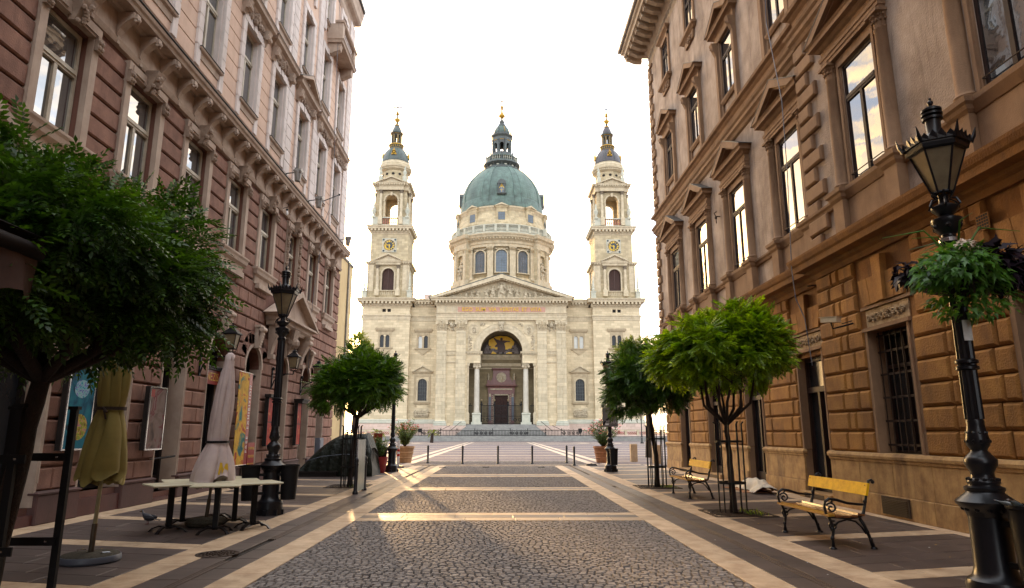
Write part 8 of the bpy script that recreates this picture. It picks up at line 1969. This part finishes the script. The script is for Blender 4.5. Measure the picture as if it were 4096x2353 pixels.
fs.append(tuple(range(ny+1))); fs.append(tuple(nx*(ny+1)+j for j in range(ny+1))[::-1]); k.add(vs, fs); ob('sheet', k, 'tarp', t, 'full')
k = MB(); k.tube([(-1.0,-.9,.55),(-.4,-.95,.72),(.4,-.93,.8),(1.2,-.9,.75)],.012,5); ob('rope', k, 'grey_plastic', t)
t = thing('delivery_platform', 'low dark platform edge beside the green tarpaulin', 'platform', (-7.2,25.4,0)); k = MB(); k.box(-.3,1.3,-.5,.9,.14,.2); k.box(-.25,1.25,-.45,.85,0,.14); ob('deck', k, 'dark_wood', t)
t = thing('meter_box', 'grey metal box fixed in the last doorway of the red house', 'cabinet', (-7.95,29.9,.3)); k = MB(); k.box(-.1,.12,-.3,.3,0,1.05); ob('box', k, 'grey_plastic', t); k = MB(); k.box(.12,.135,-.26,.26,.08,.95); ob('door', k, 'grey_plastic', t)
def stool(lbl, loc, rz, first=[None]):
    if first[0] is not None: return dup(first[0], loc, rz, lbl)
    t = thing('bar_stool', lbl, 'chair', loc, 'red wicker bar stools', rz=rz)
    k = MB()
    for sx_ in (-1,1): k.tube([(sx_*.22,-.22,0),(sx_*.18,-.18,.76)],.016,6); k.tube([(sx_*.22,.24,0),(sx_*.18,.18,.76),(sx_*.19,.26,1.22)],.018,6)
    k.tube([(-.19,.26,1.22),(-.12,.29,1.30),(.12,.29,1.30),(.19,.26,1.22)],.018,6)
    for z in (.25,.42): k.tube([(-.21,-.21,z),(.21,-.21,z),(.21,.21,z),(-.21,.21,z),(-.21,-.21,z)],.011,5)
    ob('frame', k, 'bamboo', t); k = MB(); k.loft([(-.2,.2,-.2,.2,.74),(-.22,.22,-.22,.22,.77),(-.2,.2,-.2,.2,.79)]); ob('seat', k, 'wicker_red', t)
    k = MB(); k.add([(-.17,.20,.84),(.17,.20,.84),(.17,.27,1.22),(-.17,.27,1.22),(-.17,.22,.84),(.17,.22,.84),(.17,.29,1.22),(-.17,.29,1.22)],[(0,1,2,3),(7,6,5,4),(0,4,5,1),(1,5,6,2),(2,6,7,3),(3,7,4,0)]); ob('backrest', k, 'wicker_red', t)
    first[0] = freeze(t); return t
stool('red wicker bar stool nearest the red plant tub', (-5.25,28.6,0), R(200)); stool('red wicker bar stool stacked above the lower one', (-5.28,28.9,.32), R(210)); stool('red wicker bar stool behind touching the green tarpaulin', (-5.62,29.0,0), R(185)); stool('red wicker stool back seen above the left end of the tarpaulin', (-9.0,36.8,.3), R(180))
def shrub(parent, seed, n, h, r_, leafm, flm, nfl, fsize=.06):
    rg_ = random.Random(seed); k = MB(); tips = []; vs = []; 
    for i in range(n):
        a = rg_.uniform(0,6.28); e = rg_.uniform(0,1)**.6; x, y = r_*e*math.cos(a), r_*e*math.sin(a); hh = h*rg_.uniform(.55,1.0)*(1-.25*e)
        p = [(0,0,.0),(x*.35,y*.35,hh*.45),(x,y,hh)]; k.tube(p,[.012,.009,.004],5); tips.append(p)
    ob('stems', k, 'bark', parent)
    V = []; F_ = []; o_ = 0
    for p in tips:
        for s_ in range(60):
            t_ = rg_.uniform(.15,1.0); q = Vector(p[0]).lerp(Vector(p[1]), t_*2) if t_ < .5 else Vector(p[1]).lerp(Vector(p[2]), t_*2-1)
            d = Vector((rg_.gauss(0,1),rg_.gauss(0,1),rg_.uniform(.1,1.2))).normalized(); l_ = rg_.uniform(.12,.22); y_ = d.cross(Vector((rg_.gauss(0,1),rg_.gauss(0,1),1))).normalized()*.020
            a0 = q; V += [tuple(a0),tuple(a0+d*l_*.5-y_),tuple(a0+d*l_+Vector((0,0,-.02))),tuple(a0+d*l_*.5+y_)]; F_.append((o_,o_+1,o_+2,o_+3)); o_ += 4
    np_mesh('leaves', np.array(V), np.array(F_), leafm, parent)
    for c_ in list(parent.children)[-1:]: pass
    if nfl:
        k = MB()
        for i in range(nfl):
            p = rg_.choice(tips)[2]; c = Vector(p)+Vector((rg_.gauss(0,.06),rg_.gauss(0,.06),rg_.uniform(-.12,.08)))
            for q in range(5):
                a = 6.28*q/5+i; k.add([tuple(c),tuple(c+Vector((math.cos(a-.4),math.sin(a-.4),.25))*fsize*.7),tuple(c+Vector((math.cos(a),math.sin(a),.3))*fsize),tuple(c+Vector((math.cos(a+.4),math.sin(a+.4),.25))*fsize*.7)],[(0,1,2,3)])
        ob('flowers', k, flm, parent)
for (lb, x, y, flm, sd, lb2) in (('red flowering oleander bush in the left clay tub',-5.15,36.8,'petal_red',61,'round clay tub under the red oleander'),('pale pink oleander bush in the right clay tub',5.55,36.6,'petal_pink',62,'round clay tub under the pink oleander beside the lamp')):
    t = thing('clay_tub', lb2, 'plant tub', (x,y,0), 'clay tubs with oleanders')
    k = MB(); k.lathe([(.36,0),(.38,.05),(.40,.22),(.44,.25),(.41,.28),(.46,.50),(.50,.53),(.46,.57),(.50,.74),(.54,.78),(.53,.86),(.46,.86),(.46,.78),(.0001,.78)],seg=28); ob('pot', k, 'stone_pot' if x < 0 else 'terracotta_pot', t, True)
    b = thing('oleander', lb, 'shrub', (x,y,.78), 'flowering oleanders'); shrub(b, sd, 34, 1.75, .95, 'leaf_oleander', flm, 110 if x > 0 else 60, .09)
t = thing('red_plant_tub', 'bright red tapering plant tub before the far left lamp post', 'plant tub', (-4.85,27.5,0)); k = MB(); k.lathe([(.22,0),(.24,.03),(.33,.56),(.35,.57),(.35,.61),(.30,.61),(.30,.55),(.0001,.55)],seg=24); ob('pot', k, 'red_plastic', t, True)
b = thing('small_shrub', 'small leafy shrub growing in the bright red tub', 'shrub', (-4.85,27.5,.55)); shrub(b, 63, 14, .95, .36, 'leaf_oleander', None, 0)

# ================================================================== PERSON UNDER THE BLANKET
t = thing('cardboard', 'flattened cardboard sheets under the sleeping person', 'cardboard', (6.95,19.0,.0))
k = MB(); k.M = Matrix.Rotation(R(-10),4,'Z'); k.box(-.35,.35,-.9,.9,.004,.014); ob('sheet', k, 'cardboard', t); k = MB(); k.M = Matrix.Rotation(R(6),4,'Z'); k.box(-.42,.1,-.1,.95,.015,.024); ob('sheet', k, 'cardboard', t)
PR = thing('person', 'person asleep on the ground wholly wrapped in a white blanket, dark hair showing', 'person', (7.12,19.1,.02), rz=R(-6))
# skeleton lying on its side along -y, knees a little bent
J = [(0,.0,.12,.13),(0,.22,.14,.12),(0,.42,.15,.14),(0,.56,.15,.075),(-.02,.64,.14,.06),
     (.03,-.06,.14,.11),(-.14,-.42,.13,.075),(-.02,-.80,.09,.05),(-.10,-.92,.07,.035),
     (.06,-.05,.08,.10),(-.05,-.44,.07,.07),(.06,-.84,.06,.05),(-.02,-.96,.05,.035),
     (-.05,.46,.24,.06),(-.22,.28,.14,.045),(-.30,.46,.06,.035),(-.32,.54,.05,.03),
     (.0,.46,.07,.06),(-.2,.30,.05,.045),(-.28,.50,.04,.035)]
E_ = [(0,1),(1,2),(2,3),(3,4),(0,5),(5,6),(6,7),(7,8),(0,9),(9,10),(10,11),(11,12),(2,13),(13,14),(14,15),(15,16),(2,17),(17,18),(18,19)]
me = bpy.data.meshes.new('body'); me.from_pydata([j[:3] for j in J], E_, []); bo = bpy.data.objects.new('body', me); COL.objects.link(bo); bo.parent = PR
me.materials.append(MATS['skin']); sk = bo.modifiers.new('skin', 'SKIN'); 
for i, j in enumerate(J): me.skin_vertices[0].data[i].radius = (j[3], j[3])
me.skin_vertices[0].data[0].use_root = True
sb_ = bo.modifiers.new('sub', 'SUBSURF'); sb_.levels = 1; sb_.render_levels = 1
k = MB(); k.ball(-.03,.76,.13,.105,14,1.0,.85,1.15); k.ball(-.10,.78,.10,.03,6); k.tube([(-.115,.76,.13),(-.145,.75,.13),(-.12,.73,.13)],[.012,.016,.01],5); ob('head', k, 'skin', PR, 'full')
k = MB(); k.ball(.0,.79,.15,.118,14,1.0,.88,1.15)
for i in range(26): a, b_ = rnd.uniform(0,6.28), rnd.uniform(-.4,1.3); d = Vector((math.cos(a)*math.cos(b_),math.sin(a)*math.cos(b_),math.sin(b_))); c = Vector((.0,.79,.15)); k.tube([tuple(c+d*.10),tuple(c+d*.135+Vector((0,.02,-.01)))],[.02,.004],5)
ob('hair', k, 'hair', PR, 'full')
bl = thing('blanket', 'rumpled off white blanket covering the sleeper beside the wall', 'blanket', (7.12,19.0,.02), rz=R(-6))
nx, ny = 36, 60; vs = []; fs = []; rg_ = random.Random(8); W2 = [(rg_.uniform(4,22),rg_.uniform(4,22),rg_.uniform(0,6),rg_.uniform(.3,1)) for _ in range(16)]
for j in range(ny+1):
    v = j/ny; y = .78-2.15*v
    if v < .35: hh = .16+.13*math.sin(min(1,v/.22)*math.pi/2)
    elif v < .7: hh = .29-.07*(v-.35)/.35
    else: hh = .22-.10*(v-.7)/.3
    if v > .9: hh = .15+.05*math.sin((v-.9)*30)
    for i in range(nx+1):
        u = -1+2*i/nx; wd = .36+.05*math.sin(v*7)+.05*math.sin(v*17+1); prof_ = max(0, 1-abs(u)**2.6); wv = sum(a_*math.sin(a*u*.6+b*v*1.3+c) for a,b,c,a_ in W2)/8
        z = hh*prof_*(1+.10*wv)+.014*wv*prof_**.3+.03*max(0,1-prof_*6)*abs(math.sin(v*40+u*3))
        vs.append((u*wd+.02*wv-(.08 if v>.75 else .0)*v, y+.02*wv, max(.006, z)))
for j in range(ny):
    for i in range(nx): o_ = j*(nx+1)+i; fs.append((o_,o_+1,o_+nx+2,o_+nx+1))
k = MB(); k.add(vs, fs); ob('cloth', k, 'blanket', bl, 'full')

# ================================================================== ON THE RIGHT WALL
t = thing('security_camera', 'boxy white security camera on an arm at the ochre wall', 'camera', (RX-PA,13.6,3.86))
k = MB(); k.tube([(0,0,-.05),(-.18,.12,-.10),(-.32,.25,-.13),(-.34,.27,.0)],.018,8); k.tube([(-.02,0,.0),(-.2,.1,-.05)],.01,5); ob('arm', k, 'matt_iron', t, True)
k = MB(); k.M = Matrix.Translation((-.34,.27,.06)) @ Matrix.Rotation(R(24),4,'Z') @ Matrix.Rotation(R(6),4,'X'); k.box(-.07,.07,-.20,.20,-.055,.05); k.loft([(-.08,.08,-.22,.24,.05),(-.08,.08,-.22,.24,.062)]); ob('housing', k, 'camera_white', t)
t = thing('wall_anchor', 'rusty iron hook fixed in the grey render between two upper windows', 'hook', (RX,22.1,9.0)); k = MB(); k.tube([(0,0,0),(-.16,0,.0),(-.2,0,.12),(-.12,0,.18)],.022,6); k.ball(-.15,0,-.05,.05,6); k.tube([(-.15,0,-.05),(-.15,0,-.25)],.018,5); ob('hook_iron', k, 'rusty_iron', t)
t = thing('air_vent', 'small square grid vent in the ochre wall above the flower basket', 'vent', (RX-PA,9.6,4.72)); k = MB(); k.box(-.012,0,-.14,.14,-.13,.13); v_ = ob('plate', k, 'ochre_wall', t)
k = MB()
for i in range(5):
    for j in range(5): k.box(-.016,-.012,-.12+.05*i,-.085+.05*i,-.11+.048*j,-.078+.048*j)
ob('holes', k, 'dark_interior', v_)
t = thing('facade_cable', 'thin loose cable hanging down the ochre palace front', 'cable', (7.15,15.3,12.3)); k = MB(); k.tube([(-.0,.6,.1),(-.05,.0,-2.5),(-.12,-.1,-4.5),(-.16,.05,-6.9),(-.1,.1,-7.6),(.05,.05,-8.1),(.15,.1,-9.2)],.012,5); k.tube([(-.0,.6,.1),(.1,.4,5),(.3,.3,9.4)],.010,4); ob('wire', k, 'grey_plastic', t); k = MB(); k.tube([(.5,-.15,-7.3),(.1,-.12,-7.35)],.02,5); ob('bracket', k, 'rusty_iron', t)
t = thing('hanging_street_light', 'dark hanging street light on a wire off the right house corner', 'street light', (7.0,31.6,5.75)); k = MB(); k.lathe([(.02,.28),(.06,.24),(.07,.05),(.15,.0),(.17,-.12),(.10,-.22),(.0001,-.26)],seg=14); ob('lamp_body', k, 'matt_iron', t, True); k = MB(); k.tube([(0,0,.26),(0,0,.36),(.75,-.5,.42)],.012,5); ob('wire', k, 'matt_iron', t)
# far right tables by the square
for i,(x,y) in enumerate(((17.3,78),(19.6,80),(21.5,79))):
    t = thing('high_table', ['high black table nearest the ochre palace corner','high black table in the middle of the far right three','high black table farthest from the palace corner'][i], 'table', (x,y,0), 'high tables across the square'); k = MB(); k.lathe([(.45,1.08),(.45,1.13)],seg=12); ob('table_top', k, 'matt_iron', t); k = MB(); k.lathe([(.3,0),(.3,.03),(.04,.05),(.04,1.08)],seg=10); ob('column', k, 'matt_iron', t)
t = thing('steel_barrier', 'low metal barrier in front of the far high tables', 'barrier', (14.5,76,0))
for i in range(5):
    k = MB(); x = i*1.9; k.tube([(x,0,0),(x,0,1.05),(x+1.8,0,1.05),(x+1.8,0,0)],.025,5)
    for j in range(9): k.tube([(x+.18*(j+1),0,.1),(x+.18*(j+1),0,1.05)],.01,4)
    ob('barrier_panel', k, 'zinc', t)
print('objects', len(bpy.data.objects), 'tris', sum(len(o.data.polygons) for o in bpy.data.objects if o.type == 'MESH'))
